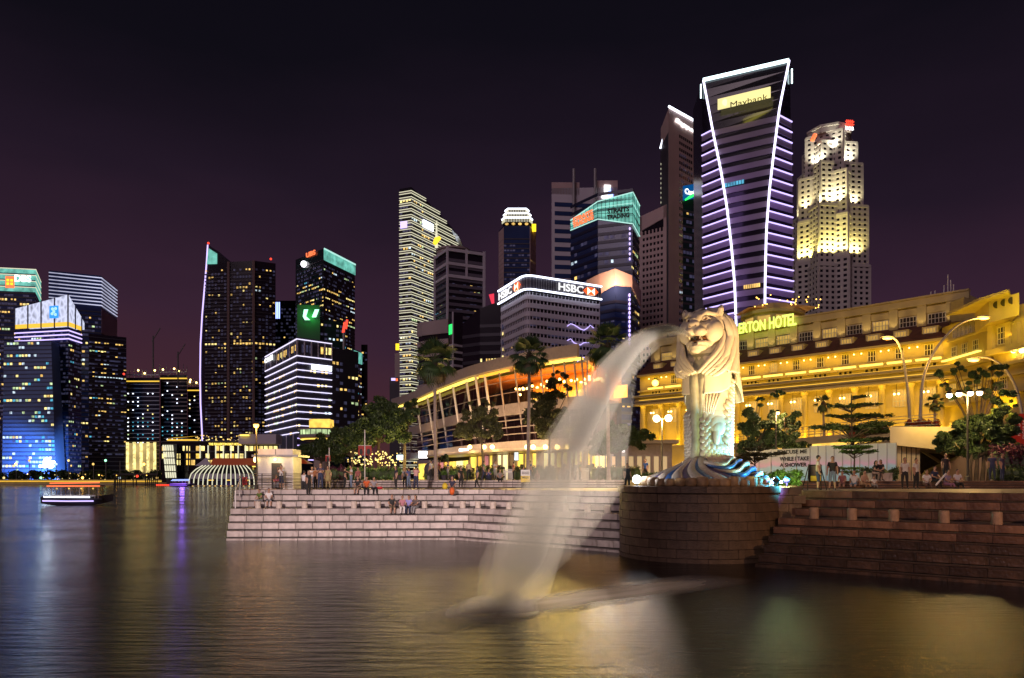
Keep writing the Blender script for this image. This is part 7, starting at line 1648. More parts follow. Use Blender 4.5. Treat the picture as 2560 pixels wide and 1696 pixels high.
for x, y, lab in ((1570+62,950,'orange globe lamp glowing behind the statue, left of its mane'),):
    o = MB().ell((0,0,0), .45, 10, 7).build('globe_lamp', M['lampo'], smooth=True); o.location = (gx(1638,100),100,gz(958,100)); tag(o, lab, 'lamp')
    light('globe_lamp_light', 'POINT', (gx(1638,99),98.5,gz(962,99)), 1500, (1,.6,.1), size=.4)
# pink wash over the left steps from assumed spots added out of view, no mast
light('assumed_steps_flood', 'SPOT', (-9,8,9), 64000, (1,.76,.72), (-9.5,46.5,1.6), size=.5, spot=40, blend=.9)
light('assumed_steps_flood', 'SPOT', (2,6,9), 21000, (1,.78,.70), (1.2,43,1.6), size=.5, spot=21, blend=1)
light('assumed_steps_flood', 'SPOT', (22,4,8), 12500, (1,.52,.26), (20,27.5,1.6), size=.5, spot=52, blend=1)  # assumed spot added out of view to warm the right steps
light('right_steps_fill', 'SPOT', (10,26,7.5), 350, (1,.62,.25), (15,35,2.5), size=.4, spot=70, blend=1)  # bare spot added to brighten the right steps
# ================================================================ kiosk, signs, small things
Y = 55.5; kx0, kx1 = gx(643,Y), gx(733,Y); kz = gz(1143,Y)
k_ = thing('white_kiosk', ((kx0+kx1)/2,Y,ZL), 'small white louvred kiosk with a flat roof and a warm lamp over its door', 'kiosk')
M['kiosk'] = pm('white_panel', (.66,.63,.62), .5, var=.08, bump=.1)
MB().box(kx0,kx1,Y,Y+2.2,ZL-.05,kz).build('wall', M['kiosk'], k_); MB().box(kx0-.25,kx1+.5,Y-.5,Y+2.6,kz,kz+.16).build('eave', M['steel'], k_); MB().box(kx0+.05,kx1-.02,Y-.05,Y+2.1,kz+.16,gz(1123,Y)).build('parapet', M['kiosk'], k_)
MB().box(gx(689,Y),gx(690,Y),Y-.07,Y-.05,kz+.16,gz(1123,Y)).build('joint', M['dsteel'], k_)
for i in range(16): 
    for xa, xb in ((655,668),(711,727)): z = ZL+.45+i*.105; MB().box(gx(xa,Y),gx(xb,Y),Y-.05,Y,z,z+.07).build('louvre_slat', M['kiosk'], k_)
MB().box(gx(679,Y),gx(704,Y),Y-.03,Y-.002,ZL,gz(1158,Y)).build('door', M['dsteel'], k_); MB().ell((gx(690,Y),Y-.2,gz(1149,Y)),.10,10,6).build('door_lamp', M['lampw'], k_)
MB().ell((gx(641,Y),Y-.3,gz(1150,Y)),(.12,.12,.2),10,6).build('corner_lamp', M['lampw'], k_)
for i in range(6): z = ZL+.15+i*.17; MB().tube([(kx0,Y-.35,z),(kx1,Y-.35,z)], .018, 5).build('guard_rail', M['dsteel'], k_)
light('kiosk_lamp', 'POINT', (gx(690,Y),Y-.5,gz(1150,Y)), 30, (1,.72,.25), size=.1); light('kiosk_lamp', 'POINT', (gx(735,Y)+.3,Y-.3,gz(1150,Y)), 20, (1,.72,.25), size=.1)
rb_ = thing('red_notice_box', (gx(612,53),53,ZL), 'small red notice box on a white stand at the water edge', 'notice box'); MB().box(gx(606,53),gx(617,53),53,53.1,gz(1213,53),gz(1193,53)).build('panel', pm('red_panel',(.45,.02,.02),.5), rb_)
for x in (607,616): MB().tube([(gx(x,53),53.05,ZL),(gx(x,53),53.05,gz(1193,53))], .025, 5).build('leg', M['white'], rb_)
# umbrella shaped lights and banners on the left plaza
def banner(label, xs, Y, xl, xr, ya, yb, ytop):
    t = thing('banner_pole', (gx(xs,Y),Y,ZU), label, 'banner'); MB().tube([(gx(xs,Y),Y,ZU),(gx(xs,Y),Y,gz(ytop,Y))], .05, 6).build('pole', M['white'], t)
    bm = bpy.data.materials.get('red_banner') or pm('red_banner',(.34,.02,.012),.6); 
    for a, b in (xl, xr):
        if a: 
            MB().box(gx(a,Y),gx(b,Y),Y-.04,Y-.01,gz(yb,Y),gz(ya,Y)).build('banner_cloth', bm, t); MB().ell((gx((a+b)/2,Y),Y-.055,gz((ya+yb)/2+3,Y)),((gx(b,Y)-gx(a,Y))*.3,.01,.28),10,6).build('banner_emblem', M['black'], t)
            MB().tube([(gx(xs,Y),Y,gz(ya-.5,Y)),(gx(b if a>xs else a,Y),Y,gz(ya-.5,Y))], .025, 5).build('arm', M['white'], t)
banner('pole with two red banners in front of the dark trees', 912, 64, (896,910), (914,929), 1115, 1139, 1075)
banner('pole with a single red banner left of the twin red banners', 823, 66, (814,826), (None,None), 1139, 1154, 1120)
pa = thing('cafe_parasol', (gx(750,60),60,ZL), 'small orange red striped parasol beside the kiosk', 'parasol'); MB().tube([(gx(752,60),60,ZL),(gx(752,60),60,gz(1150,60))], .03, 5).build('pole', M['white'], pa)
mb = MB(); c = (gx(757,60),60,gz(1147,60)); P_ = [c]+[(c[0]+.85*math.cos(k*math.pi/4),c[1]+.85*math.sin(k*math.pi/4),c[2]-.42) for k in range(8)]; mb.v = P_; mb.f = [(0,1+k,1+(k+1)%8) for k in range(8)]; mb.m = [k%2 for k in range(8)]; mb.build('canopy', [pm('orange_cloth',(.6,.10,.03),.7), pm('pale_cloth',(.6,.45,.3),.7)], pa)
rg = random.Random(31)
mb = MB()
for _ in range(90): mb.ell((gx(rg.uniform(880,1000),70), rg.uniform(67.5,72), rg.uniform(5.0,6.3)), rg.uniform(.05,.09), 5, 4)
mb.build('string_lights', M['w_yel'], None, kind='stuff', label='strings of small warm bulbs under the dark trees on the left plaza')
light('string_glow', 'POINT', (gx(940,69),68.5,5.4), 500, (1,.75,.2), size=.8); light('string_glow', 'POINT', (gx(1010,72),71,5.4), 400, (1,.75,.2), size=.8)
for xs, lab in ((1425,'left one of the disc topped light masts near the spray'),(1418+0,None)):
    if not lab: continue
    Y = 63; t = thing('disc_light_mast', (gx(xs,Y),Y,ZU), lab, 'light mast'); MB().tube([(gx(xs,Y),Y,ZU),(gx(xs,Y),Y,gz(1040,Y))], [.10,.03], 8).build('mast', M['white'], t); MB().lathe([(.02,gz(1070,Y)),(.42,gz(1074,Y)),(.30,gz(1076,Y))],(gx(xs,Y),Y),16).build('disc', M['deck'], t); light('mast_light','POINT',(gx(xs,Y),Y-.4,gz(1082,Y)),40,(1,.7,.2),size=.1)
wf = thing('white_picket_fence', (gx(1455,67),67,ZU), 'short white picket fence seen through the spray', 'fence')
for k in range(14): MB().box(gx(1442+k*2.2,66.6),gx(1443.3+k*2.2,66.6),66.6,66.65,ZU,ZU+1.1).build('picket', M['white'], wf)
MB().box(gx(1441,66.65),gx(1473,66.65),66.66,66.7,ZU+.8,ZU+.9).build('rail', M['white'], wf)
wg = thing('white_picket_gate', (gx(1270,67),67,ZU), 'low white picket gate between two hedges', 'gate')
for k in range(10): MB().box(gx(1259+k*2.6,66.6),gx(1260.6+k*2.6,66.6),66.6,66.65,ZU,ZU+1.0).build('picket', M['white'], wg)
MB().box(gx(1258,66.65),gx(1285,66.65),66.66,66.7,ZU+.7,ZU+.8).build('rail', M['white'], wg)
# signboard on the left plaza
Y = 58; sb = thing('signboard', (gx(1314,Y),Y,ZL), 'white and yellow signboard with black text standing on the left plaza', 'signboard')
sa, sb1 = (gx(1302,Y),Y), (gx(1325,Y),Y)
MB().fbox(sa,sb1,0,seglen(sa,sb1),gz(1206,Y),gz(1190,Y),0,.05).build('lower_board', pm('yellow_board',(.75,.55,.03),.5), sb); MB().fbox(sa,sb1,0,seglen(sa,sb1),gz(1190,Y),gz(1175,Y),0,.05).build('upper_board', M['white'], sb)
for x in (1303,1324): MB().box(gx(x,Y)-.03,gx(x,Y)+.03,Y,Y+.04,ZL,gz(1206,Y)).build('leg', M['dsteel'], sb)
l = seglen(sa,sb1); text('lettering','HELLO',sa,sb1,l*.15,l*.85,gz(1196.5,Y),gz(1192,Y),.06,M['black'],sb,ex=.01,body_w=.04)
for z_ in (1180,1184): MB().fbox(sa,sb1,l*.12,l*.88,gz(z_+1.8,Y),gz(z_,Y),.05,.06).build('text_line', M['black'], sb)
light('board_lamp','POINT',(gx(1314,Y),Y-1.6,5.4),25,(1,.95,.8),size=.1)
# A-frame by the men
Y = 38.8; af = thing('a_frame_sign', (gx(2037,Y),Y,ZR), 'black framed folding sign with a yellow panel beside the two men', 'sign board')
for s_ in (0,1):
    for x0, x1 in ((2024,2014),(2052,2062)): MB().tube([(gx(x0,Y),Y+.1,gz(1161,Y)),(gx(x1,Y),Y-.25+.7*s_,ZR+.01)], .028, 5).build('leg', M['black'], af)
MB().box(gx(2022,Y),gx(2054,Y),Y-.02,Y+.02,gz(1206,Y),gz(1162,Y)).build('frame', M['black'], af); MB().box(gx(2026,Y),gx(2051,Y),Y-.06,Y-.022,gz(1203,Y),gz(1190,Y)).build('yellow_panel', pm('yellow_print',(.65,.50,.04),.5), af); MB().box(gx(2026,Y),gx(2051,Y),Y-.05,Y-.022,gz(1189,Y),gz(1165,Y)).build('print_panel', pm('dark_print',(.10,.09,.07),.5), af)
rbn = thing('red_banner_stand', (gx(2555,58),58,ZU), 'tall red banner with two columns of white lettering at the right edge', 'banner')
a_, b_2 = (gx(2525,58),58), (gx(2600,58),58)
MB().fbox(a_,b_2,0,seglen(a_,b_2),ZU,gz(1035,58),0,.12).build('panel', bpy.data.materials['red_banner'], rbn)
def vtext(s, xs, y0, y1, w_):
    o = text('lettering', s, (0,0),(1,0), 0, (y1-y0)/F*58, 0, w_/F*58, 0, M['concw'], None, ex=.02)
    me = o.data
    for v in me.vertices: x, y, z = v.co; v.co = (gx(xs,58)-z-rbn.location.x, 57.86-rbn.location.y+y, gz(y1,58)+x-rbn.location.z)
    o.parent = rbn; return o
vtext('MAJULAH', 2549, 1050, 1090, 7); vtext('SINGAPURA', 2560, 1050, 1098, 7)
light('banner_lamp','AREA',(gx(2540,52),52,9.5),130,(1,.5,.3),(gx(2555,58),58,6),size=2)
# planters and benches on the right plaza
for xs, w_, lab in ((2205,26,'grey stone planter box the two women sit on'),(2515,18,'small square stone planter before the purple bush')):
    Y = 47; t = thing('stone_planter', (gx(xs,Y),Y,ZU), lab, 'planter'); MB().box(gx(xs-w_,Y),gx(xs+w_,Y),Y,Y+.8,ZU,ZU+.46).build('box', M['stone'], t); MB().box(gx(xs-w_,Y)-.03,gx(xs+w_,Y)+.03,Y-.03,Y+.83,ZU+.46,ZU+.52).build('rim', M['stone'], t)
for i, (xs, Y) in enumerate(((1000,63.2),(1020,63.3),(1110,63.2),(1130,63.2),(1225,63.2))):
    t = thing('planter_pot', (gx(xs,Y),Y,ZU), f'blue grey round pot before the hedge, {ordn[i]} from the left', 'plant pot', 'round pots before the hedge'); MB().lathe([(.16,ZU),(.26,ZU+.42),(.28,ZU+.45)],(gx(xs,Y),Y),12).build('pot', M['dkwall'], t)
    o = bpy.data.objects.new('plant', leafmesh('plant', [(gx(xs,Y),Y,ZU+.6,.3,.3,.22)], 160, .08, i, M['leaf3'], (gx(xs,Y),Y,ZU))); COL.objects.link(o); o.parent = t
# ================================================================ people
SK = [pm('skin_tone_a',(.42,.24,.16),.5,var=.06), pm('skin_tone_b',(.30,.16,.10),.5,var=.06)]
HAIR = pm('black_hair',(.012,.010,.010),.5); SHOE = pm('dark_shoes',(.03,.03,.03),.5)
cloth = {}
def cm_(c):
    k = tuple(c)
    if k not in cloth: cloth[k] = pm('cloth_%d' % len(cloth), c, .8, var=.15, scale=6)
    return cloth[k]
def person(xs, Y, z, pose, h, heading, shirt, pants, label, hair='short', shorts=False, sk=0, seat=.45, seed=0, dress=False):
    """heading: degrees, 0 faces the camera, positive turns towards the picture right"""
    g = random.Random(seed+int(xs)); s = h/1.72
    V_ = {}
    sit = pose in ('sit','sitlean','crouch')
    ph = .93 if not sit else seat/s+.10
    if pose == 'crouch': ph = .28
    V_['pel'] = (0,0,ph); V_['wst'] = (0,-.01,ph+.16); lean = -.10 if sit else 0
    if pose == 'crouch': lean = -.2
    V_['cho'] = (0,lean*.6,ph+.36); V_['nk'] = (0,lean,ph+.52); V_['hd0'] = (0,lean-.01,ph+.60); V_['hd1'] = (0,lean-.02,ph+.72)
    for sd, n in ((-1,'l'),(1,'r')):
        V_['sh'+n] = (sd*.17,lean,ph+.47)
        if pose in ('stand','walk'): e, w_ = (sd*.23,lean+.03,ph+.20), (sd*.25,lean-.06,ph-.04)
        elif pose == 'photo': e, w_ = (sd*.24,lean-.12,ph+.30), (sd*.10,lean-.34,ph+.56)
        elif pose == 'phone': e, w_ = (sd*.22,lean-.06,ph+.22), (sd*.08,lean-.28,ph+.34)
        elif pose == 'sitlean': e, w_ = (sd*.24,lean+.12,ph+.24), (sd*.26,lean+.22,ph+.02)
        elif pose == 'crouch': e, w_ = (sd*.22,lean-.16,ph+.26), (sd*.12,lean-.38,ph+.34)
        else: e, w_ = (sd*.23,lean-.05,ph+.22), (sd*.12,lean-.27,ph+.14)
        V_['el'+n] = e; V_['wr'+n] = w_; d = (Vector(w_)-Vector(e)).normalized(); V_['hn'+n] = tuple(Vector(w_)+d*.08)
        V_['hp'+n] = (sd*.09,0,ph-.04)
        if sit:
            if pose == 'crouch': kn, an = (sd*.16,-.34,.50), (sd*.13,-.12,.09)
            else: kn, an = (sd*.12,-.42,ph-.02), (sd*.12,-.44-.05*sd,.09)
        elif pose == 'walk': kn, an = (sd*.10,-.06-.08*sd,.50), (sd*.10,.02-.20*sd,.09)
        else: kn, an = (sd*(.10+g.uniform(0,.03)),-.02,.49), (sd*(.11+g.uniform(0,.05)),.02,.09)
        V_['kn'+n] = kn; V_['an'+n] = an; V_['to'+n] = (an[0]+sd*.02, an[1]-.15, .035)
    names = list(V_); ix = {n: i for i, n in enumerate(names)}
    E_ = [('pel','wst'),('wst','cho'),('cho','nk'),('nk','hd0'),('hd0','hd1')]
    for n in 'lr': E_ += [('cho','sh'+n),('sh'+n,'el'+n),('el'+n,'wr'+n),('wr'+n,'hn'+n),('pel','hp'+n),('hp'+n,'kn'+n),('kn'+n,'an'+n),('an'+n,'to'+n)]
    rad = {'pel':(.145,.11),'wst':(.13,.10),'cho':(.165,.115),'nk':(.052,.055),'hd0':(.07,.08),'hd1':(.08,.095)}
    for n in 'lr': rad.update({'sh'+n:(.065,.065),'el'+n:(.042,.042),'wr'+n:(.028,.030),'hn'+n:(.036,.020),'hp'+n:(.095,.095),'kn'+n:(.062,.062),'an'+n:(.040,.045),'to'+n:(.042,.032)})
    fat = 1.22
    me = bpy.data.meshes.new('p'); me.from_pydata([tuple(c*s for c in V_[n]) for n in names], [(ix[a],ix[b]) for a,b in E_], [])
    o = bpy.data.objects.new('p', me); COL.objects.link(o); md = o.modifiers.new('s','SKIN'); sv = me.skin_vertices[0].data
    for n in names:
        r = rad[n]; k = fat if n[:2] in ('sh','el','hp','kn','pe','ws','ch') else 1; sv[ix[n]].radius = (r[0]*s*k, r[1]*s*k)
    sv[ix['pel']].use_root = True; sb_ = o.modifiers.new('b','SUBSURF'); sb_.levels = 1
    dg = bpy.context.evaluated_depsgraph_get(); bm_ = bpy.data.meshes.new_from_object(o.evaluated_get(dg)); bpy.data.objects.remove(o)
    segs = [(a,b,Vector(V_[a])*s,Vector(V_[b])*s) for a,b in E_]
    bm_.materials.clear(); mats = [SK[sk], cm_(shirt), cm_(pants), SHOE]
    for m in mats: bm_.materials.append(m)
    mi = []
    for p in bm_.polygons:
        c = p.center; best = None
        for a,b,A,B in segs:
            d = B-A; t_ = max(0,min(1,(c-A).dot(d)/max(1e-9,d.length_squared))); q = (c-(A+d*t_)).length
            if best is None or q < best[0]: best = (q,a,b,t_)
        _,a,b,t_ = best; m = 0
        if (a,b) in (('wst','cho'),('pel','wst')) or a == 'cho' and b[:2] == 'sh' or (a == 'cho' and b == 'nk' and t_ < .75): m = 1
        if a == 'pel' and b == 'wst' and t_ < .35: m = 2
        if a[:2] == 'sh' and t_ < .62: m = 1
        if a == 'pel' and b[:2] == 'hp': m = 2
        if a[:2] == 'hp': m = 2 if not (dress and t_ > .8) else 0
        if a[:2] == 'kn': m = (0 if shorts and t_ > .12 else 2) 
        if a[:2] == 'an': m = 3
        if a[:2] == 'kn' and t_ > .93: m = 3
        mi.append(m)
    bm_.polygons.foreach_set('material_index', mi); bm_.polygons.foreach_set('use_smooth',[True]*len(mi))
    # head, ears, nose and fingers grown into the same mesh
    b2 = bmesh.new(); b2.from_mesh(bm_)
    extra = MB(); hc = Vector(V_['hd1'])*s+Vector((0,-.005,-.01))*s
    extra.ell(hc, (.078*s,.098*s,.118*s), 14, 10); extra.ell(hc+Vector((0,-.10,-.012))*s, (.014*s,.02*s,.026*s), 6, 4)
    for sd in (-1,1): extra.ell(hc+Vector((sd*.08,.0,-.005))*s, (.012*s,.022*s,.032*s), 6, 4)
    for n in 'lr':
        w_ = Vector(V_['wr'+n])*s; hn = Vector(V_['hn'+n])*s; d = (hn-w_).normalized(); lat_ = d.orthogonal().normalized()
        if abs(lat_.z) > .7: lat_ = d.cross(lat_).normalized()
        for q, (ol, ln) in enumerate(((-.026,.070),(-.009,.082),(.009,.077),(.026,.060))): 
            p0 = hn-d*.01*s+lat_*ol*s; p1 = p0+d*ln*.55*s; p2 = p1+(d*.8+Vector((0,-.35,0))).normalized()*ln*.5*s; extra.tube([p0,p1,p2], [.0095*s,.0085*s,.006*s], 6)
        p0 = hn-d*.04*s+lat_*.03*s; extra.tube([p0,p0+(d+lat_).normalized()*.035*s,p0+(d*1.3+lat_*.5).normalized()*.065*s], [.011*s,.010*s,.007*s], 6)
    em_ = extra.mesh('e', mats[0]); b2.from_mesh(em_); b2.to_mesh(bm_); b2.free(); bpy.data.meshes.remove(em_); bm_.name = 'body'
    t = thing('person', (0,0,0), label, 'person'); q = bpy.data.objects.new('body', bm_); COL.objects.link(q); q.parent = t
    hm = MB(); hm.ell(hc+Vector((0,.018,.022))*s, (.088*s,.100*s,.112*s), 12, 8)
    if hair == 'long': hm.tube([hc+Vector((0,.05,.04))*s, hc+Vector((0,.085,-.08))*s, hc+Vector((0,.085,-.26))*s], [.085*s,.085*s,.05*s], 8)
    if hair == 'bun': hm.ell(hc+Vector((0,.10,.05))*s, .04*s, 8, 6)
    # clear the face: push front lower hair back
    hm.v = [(a, (b if not (c < hc.z+.045*s and b < hc.y-.01*s) else hc.y+.0*s), c) for a,b,c in hm.v]
    hm.build('hair', HAIR, t, smooth=True)
    for sd in (-1,1): MB().ell(hc+Vector((sd*.031,-.090,.012))*s, (.011*s,.008*s,.007*s), 6, 4).build('eye', HAIR, t)
    if dress: 
        MB().lathe([(.15*s,(ph+.18)*s),(.19*s,ph*s),(.24*s,(ph-.36)*s)], n=16).build('skirt', cm_(shirt), t, smooth=True)
    t.location = (gx(xs,Y),Y,z); t.rotation_euler = (0,0,R(heading)); return t
W_, K_, NV, GY, JE = (.70,.68,.66),(.02,.02,.022),(.03,.04,.09),(.25,.25,.26),(.16,.22,.32)
ZS = {'s262':2.632,'s222':2.232,'s182':1.832,'s141':1.422}
def onL(zf, d): pass
PL = ZL+.01
P_ = person
P_(704,54.2,PL,'photo',1.70,-20,W_,NV,'man in white shirt and dark shorts raising a shining phone by the kiosk door',shorts=True)
P_(689,54.4,PL,'crouch',1.62,30,(.30,.06,.12),GY,'person in dark red top crouching at the kiosk door with a phone')
P_(760,51.9,2.64,'phone',1.66,160,W_,K_,'man in white shirt and black trousers seen from behind on the steps')
P_(771,50.9,2.64,'stand',1.68,60,K_,K_,'person in all black one step lower than the man in white')
P_(780,54.8,PL,'phone',1.62,20,W_,JE,'woman in white top and jeans at the left of the standing group',hair='long')
P_(789,54.2,PL,'stand',1.60,-30,(.30,.12,.05),K_,'woman in brown top beside the tall man in black',hair='long')
P_(801,53.6,PL,'phone',1.84,10,NV,NV,'tall man in navy clothes in the middle of the standing group')
P_(820,54.0,PL,'stand',1.66,-10,(.34,.28,.12),(.3,.25,.12),'woman in pale yellow dress right of the tall man',hair='long',dress=True)
def seated(xs, off, z, h, hd, sh, pa, lab, **k):
    f = offset(LP, -off); kk = (xs-CX)/F
    for a, b in zip(f, f[1:]):
        t_ = (kk*a[1]-a[0])/((b[0]-a[0])-kk*(b[1]-a[1]))
        if -.2 <= t_ <= 1.0 or b is f[-1]: break
    Y = a[1]+(b[1]-a[1])*t_; 
    return P_(xs, Y+.12, z, k.pop('pose','sit'), h, hd, sh, pa, lab, seat=k.pop('seat',.42), **k)
seated(651,4.5,1.84,1.58,-25,(.10,.16,.03),GY,'person in green top seated on the steps at far left',shorts=True,hair='short',seat=.40)
seated(672,4.5,1.84,1.66,20,W_,GY,'person in white shirt seated beside the one in green',shorts=True,seat=.40)
seated(896,6.1,2.64,1.70,-10,K_,(.3,.22,.15),'man in black shirt seated at the left of the trio on the platform edge',shorts=True,seat=.38)
seated(917,6.1,2.64,1.66,5,(.55,.10,.02),K_,'person in bright orange top in the middle of the seated trio',seat=.38)
seated(934,6.1,2.64,1.62,25,(.30,.28,.30),K_,'person in grey top at the right of the seated trio',seat=.38)
seated(979,2.7,1.43,1.72,20,(.03,.03,.03),(.22,.16,.10),'man in dark shirt and shorts seated apart on the lower pink steps',shorts=True,seat=.41)
seated(1006,2.7,1.43,1.56,10,(.45,.20,.24),W_,'woman in white trousers, left of the three seated women',hair='bun',seat=.41)
seated(1023,2.7,1.43,1.58,-5,(.28,.26,.55),NV,'woman in lavender top in the middle of the three seated women',seat=.41)
seated(1041,2.7,1.43,1.60,-30,(.12,.09,.08),GY,'long haired woman in dark top, right of the three seated women',hair='long',seat=.41)
seated(1131,6.1,2.64,1.70,0,(.03,.03,.06),(.28,.18,.12),'man in dark printed shirt seated on the platform edge with an orange bag',shorts=True,seat=.38)
bg_ = MB().ell((0,0,0),(.17,.12,.26),12,8).build('orange_bag', pm('orange_fabric',(.6,.10,.01),.6), smooth=True); bg_.location = (gx(1131,50.3),50.0,2.92); tag(bg_, 'bright orange bag between the knees of the seated man', 'bag')
bg_ = MB().ell((0,0,0),(.2,.12,.24),12,8).build('yellow_bag', pm('yellow_fabric',(.6,.45,.02),.6), smooth=True); bg_.location = (gx(1112,52.2),52.3,3.24); tag(bg_, 'yellow bag standing on the platform left of the orange bag', 'bag')
bg_ = MB().ell((0,0,0),(.24,.14,.11),12,8).build('red_bag', pm('red_fabric',(.5,.03,.04),.6), smooth=True); bg_.location = (gx(947,51.3),51.6,3.12); tag(bg_, 'small red bag on the platform edge beside the seated trio', 'bag')
P_(990,55,PL,'stand',1.66,-60,(.03,.03,.05),K_,'dark dressed woman standing alone on the left plaza',hair='long')
P_(1040,54.6,PL,'photo',1.66,170,(.60,.34,.30),NV,'woman in salmon top raising her arms to take a photo')
P_(1152,60,PL,'stand',1.70,40,K_,K_,'man in black standing before the hedge near the slender tree')
P_(1193,59.4,PL,'walk',1.72,-70,(.08,.09,.14),K_,'man in dark blue walking past the hedge')
P_(1222,62.0,3.62,'crouch',1.5,0,(.10,.09,.25),NV,'person in purple top crouching on the upper plaza')
P_(1250,61.9,3.45,'sit',1.68,0,(.25,.22,.20),K_,'person in grey seated on the plaza steps before the low gate',seat=.2)
P_(1307,60.2,PL,'stand',1.70,90,K_,K_,'dark figure standing behind the signboard',)
P_(1345,61.7,3.4,'sit',1.62,-30,(.30,.18,.14),(.28,.2,.15),'person in brown seated right of the signboard',shorts=True,seat=.22)
P_(1568,47.5,3.0,'stand',1.72,20,(.03,.03,.03),K_,'dark figure standing behind the plinth floodlight')
P_(1614,60,3.62,'stand',1.70,-40,(.03,.08,.28),K_,'person in blue jacket between the lamp post and the wave base')
PRZ = ZR+.01
m1_ = P_(2045,38.0,PRZ,'stand',1.76,70,(.66,.62,.58),NV,'man in white T-shirt and dark shorts beside the folding sign',shorts=True)
m2_ = P_(2081,38.2,PRZ,'stand',1.72,-20,(.02,.02,.02),JE,'man in black printed T-shirt and denim shorts',shorts=True)
bp_ = MB().ell((0,0,0),(.16,.10,.22),12,8).build('shoulder_bag', pm('dark_bag',(.05,.05,.06),.6), smooth=True); bp_.location = (gx(2081,38.2)+.30,38.3,PRZ+1.05); tag(bp_, 'dark shoulder bag hanging at the side of the man in black', 'bag')
P_(2106,44.2,PRZ+.0,'sit',1.60,-30,(.30,.12,.12),(.25,.15,.12),'faint reddish figure seated on the plaza steps next to the man in black',shorts=True,seat=.20)
P_(2136,44.3,PRZ,'sitlean',1.68,-35,W_,JE,'young man in white shirt leaning back on the plaza steps',shorts=True,seat=.20)
P_(2158,44.3,PRZ,'sit',1.64,15,(.42,.28,.20),(.35,.22,.12),'seated figure in tan clothes beside the leaning young man',seat=.20)
P_(2184,44.3,PRZ,'sit',1.10,0,W_,GY,'small child in white seated on the plaza steps',seat=.16)
P_(2186,46.5,ZU+.01,'sit',1.60,35,K_,(.3,.2,.15),'dark haired woman seated on the left side of the planter',hair='long',seat=.42)
P_(2203,46.5,ZU+.01,'sit',1.62,-50,(.02,.015,.02),K_,'woman with long black hair in black seated on the planter',hair='long',seat=.46)
P_(2262,41.5,PRZ,'stand',1.74,-15,(.60,.58,.52),K_,'left one of the two people in white shirts standing on the right plaza')
P_(2290,41.8,PRZ,'stand',1.72,25,(.62,.60,.54),K_,'right one of the two people in white shirts standing on the right plaza')
P_(2315,44.3,PRZ,'sit',1.70,-10,W_,(.12,.06,.05),'man in white T-shirt seated at the left of the group by the lamp post',seat=.20)
P_(2333,44.6,PRZ,'sit',1.72,15,NV,K_,'person in navy seated behind the man in white',seat=.42)
P_(2364,46.6,ZU+.01,'stand',1.70,-10,(.03,.02,.02),K_,'dark figure standing behind the seated group on the right')
P_(2366,44.3,PRZ,'sit',1.66,20,(.30,.25,.38),(.3,.15,.25),'person in lilac seated holding a pale rolled poster',seat=.20)
rp2 = MB().tube([(-.35,0,-.35),(.25,0,.35)], .05, 10).build('rolled_poster', M['white']); rp2.location = (gx(2352,43.6),43.5,PRZ+.55); tag(rp2, 'pale rolled poster held slanting by the person in lilac', 'poster')
P_(2391,44.4,PRZ,'sit',1.74,0,(.62,.62,.66),K_,'man in pale shirt seated right beside the lamp post',seat=.22)
P_(2480,45.2,ZU+.01,'stand',1.70,-20,(.05,.05,.10),NV,'dark blue figure standing left of the purple bush')
P_(2505,45.4,ZU+.01,'stand',1.66,30,(.06,.05,.09),NV,'dark figure standing right in front of the purple bush')
rg = random.Random(55)
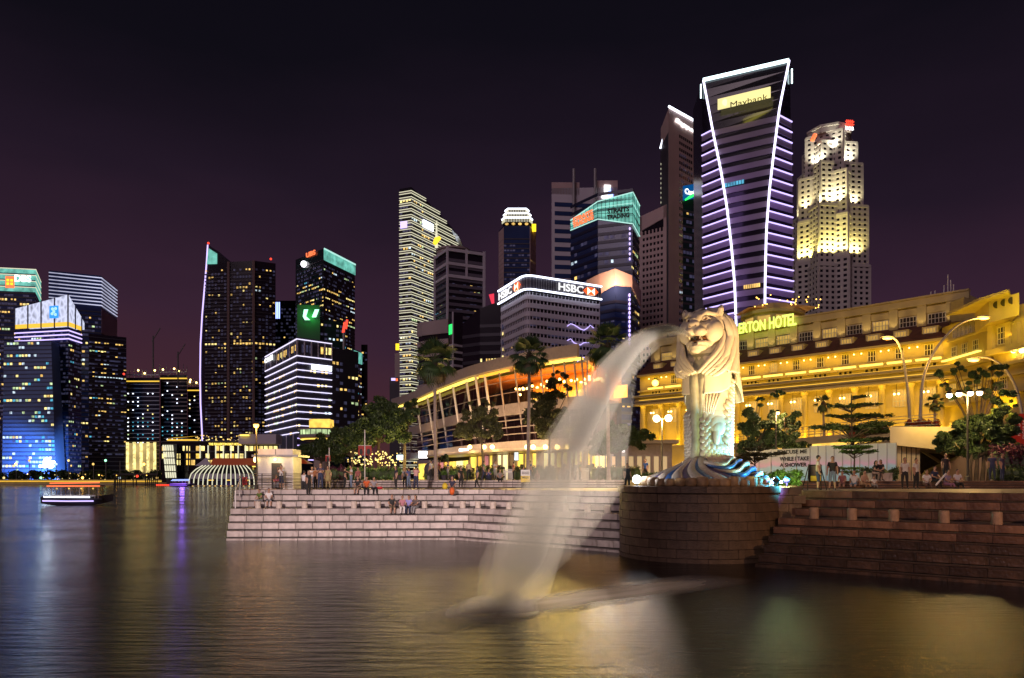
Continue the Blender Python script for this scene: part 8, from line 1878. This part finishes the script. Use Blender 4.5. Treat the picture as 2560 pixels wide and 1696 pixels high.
for i, xs in enumerate((1078,1098,1120,1172,1210,1238,1284,1325,1420,1450)):
    c_, n_ = (((.5,.5,.5),'grey'),((.35,.05,.05),'dark red'),((.05,.08,.2),'navy'),((.6,.5,.3),'beige'),((.1,.2,.12),'green'))[i%5]
    P_(xs, 64.6+rg.uniform(-1,.6), ZU, ('stand','walk','phone')[i%3], rg.uniform(1.58,1.76), rg.uniform(-180,180), c_, (K_,NV,GY)[i%3], f'passer-by in {n_} before the hedges under the glass building, {ordn[i]} from the left')
for i, xs in enumerate((862,878,895,1012,1022)):
    P_(xs, 58.5+rg.uniform(-1.5,1.5), PL, ('stand','phone','walk')[i%3], rg.uniform(1.58,1.76), rg.uniform(-180,180), (K_,W_,(.3,.1,.1),GY,(.1,.12,.3))[i], (K_,JE,K_)[i%3], f'person standing back on the left plaza near the palm, {ordn[i]} from the left')
for xs, Y_, e_ in ((1206,64.5,120),(1372,65,160),(945,70,90),(1135,66,60),(1968,60,90),(2440,48.5,60),(2130,58,90)):
    light('assumed_tree_uplight', 'SPOT', (gx(xs,Y_), Y_, 4.0), e_*5, (1,.75,.30), (gx(xs,Y_+1.5), Y_+1.5, 11), size=.3, spot=80)  # assumed spots added under the trees, no fixtures stand there
# customers at the shop fronts
rg = random.Random(77)
for i, xs in enumerate((1330,1352,1374,1392,1408)):
    P_(xs, 69.5, ZU, 'sit', 1.66, rg.choice((-90,90,0,150)), rg.choice((K_,(.2,.05,.05),W_,(.3,.2,.1))), K_, f'customer seated in the bright cafe right of the middle palm, {ordn[i]} from the left', seat=.45)
for xs, lab in ((1090,'large dark round disc sculpture standing at the foot of the left palm'),):
    o = thing('round_sculpture', (gx(1077,65),65,ZU), lab, 'sculpture'); MB().ell((gx(1077,65),65,ZU+.95),(.62,.35,.62),16,10).build('globe', M['dkwall'], o, smooth=True); MB().box(gx(1077,65)-.3,gx(1077,65)+.3,64.8,65.2,ZU,ZU+.4).build('stand', M['dsteel'], o)

# far dark tree line on the other bank and the sprinkled bushes at the tower feet
cl = [(gx(x,408)+random.uniform(-2,2), 408+random.uniform(0,14), 2.3+random.uniform(1.5,4.5), 2.6, 2.0, 2.0) for x in range(-20,440,5)]
o = bpy.data.objects.new('far_tree_row', leafmesh('far_tree_row', cl, 9000, .8, 91, M['leaf'], (0,0,0))); COL.objects.link(o); o['kind'] = 'stuff'; o['label'] = 'low dark tree row along the far promenade'
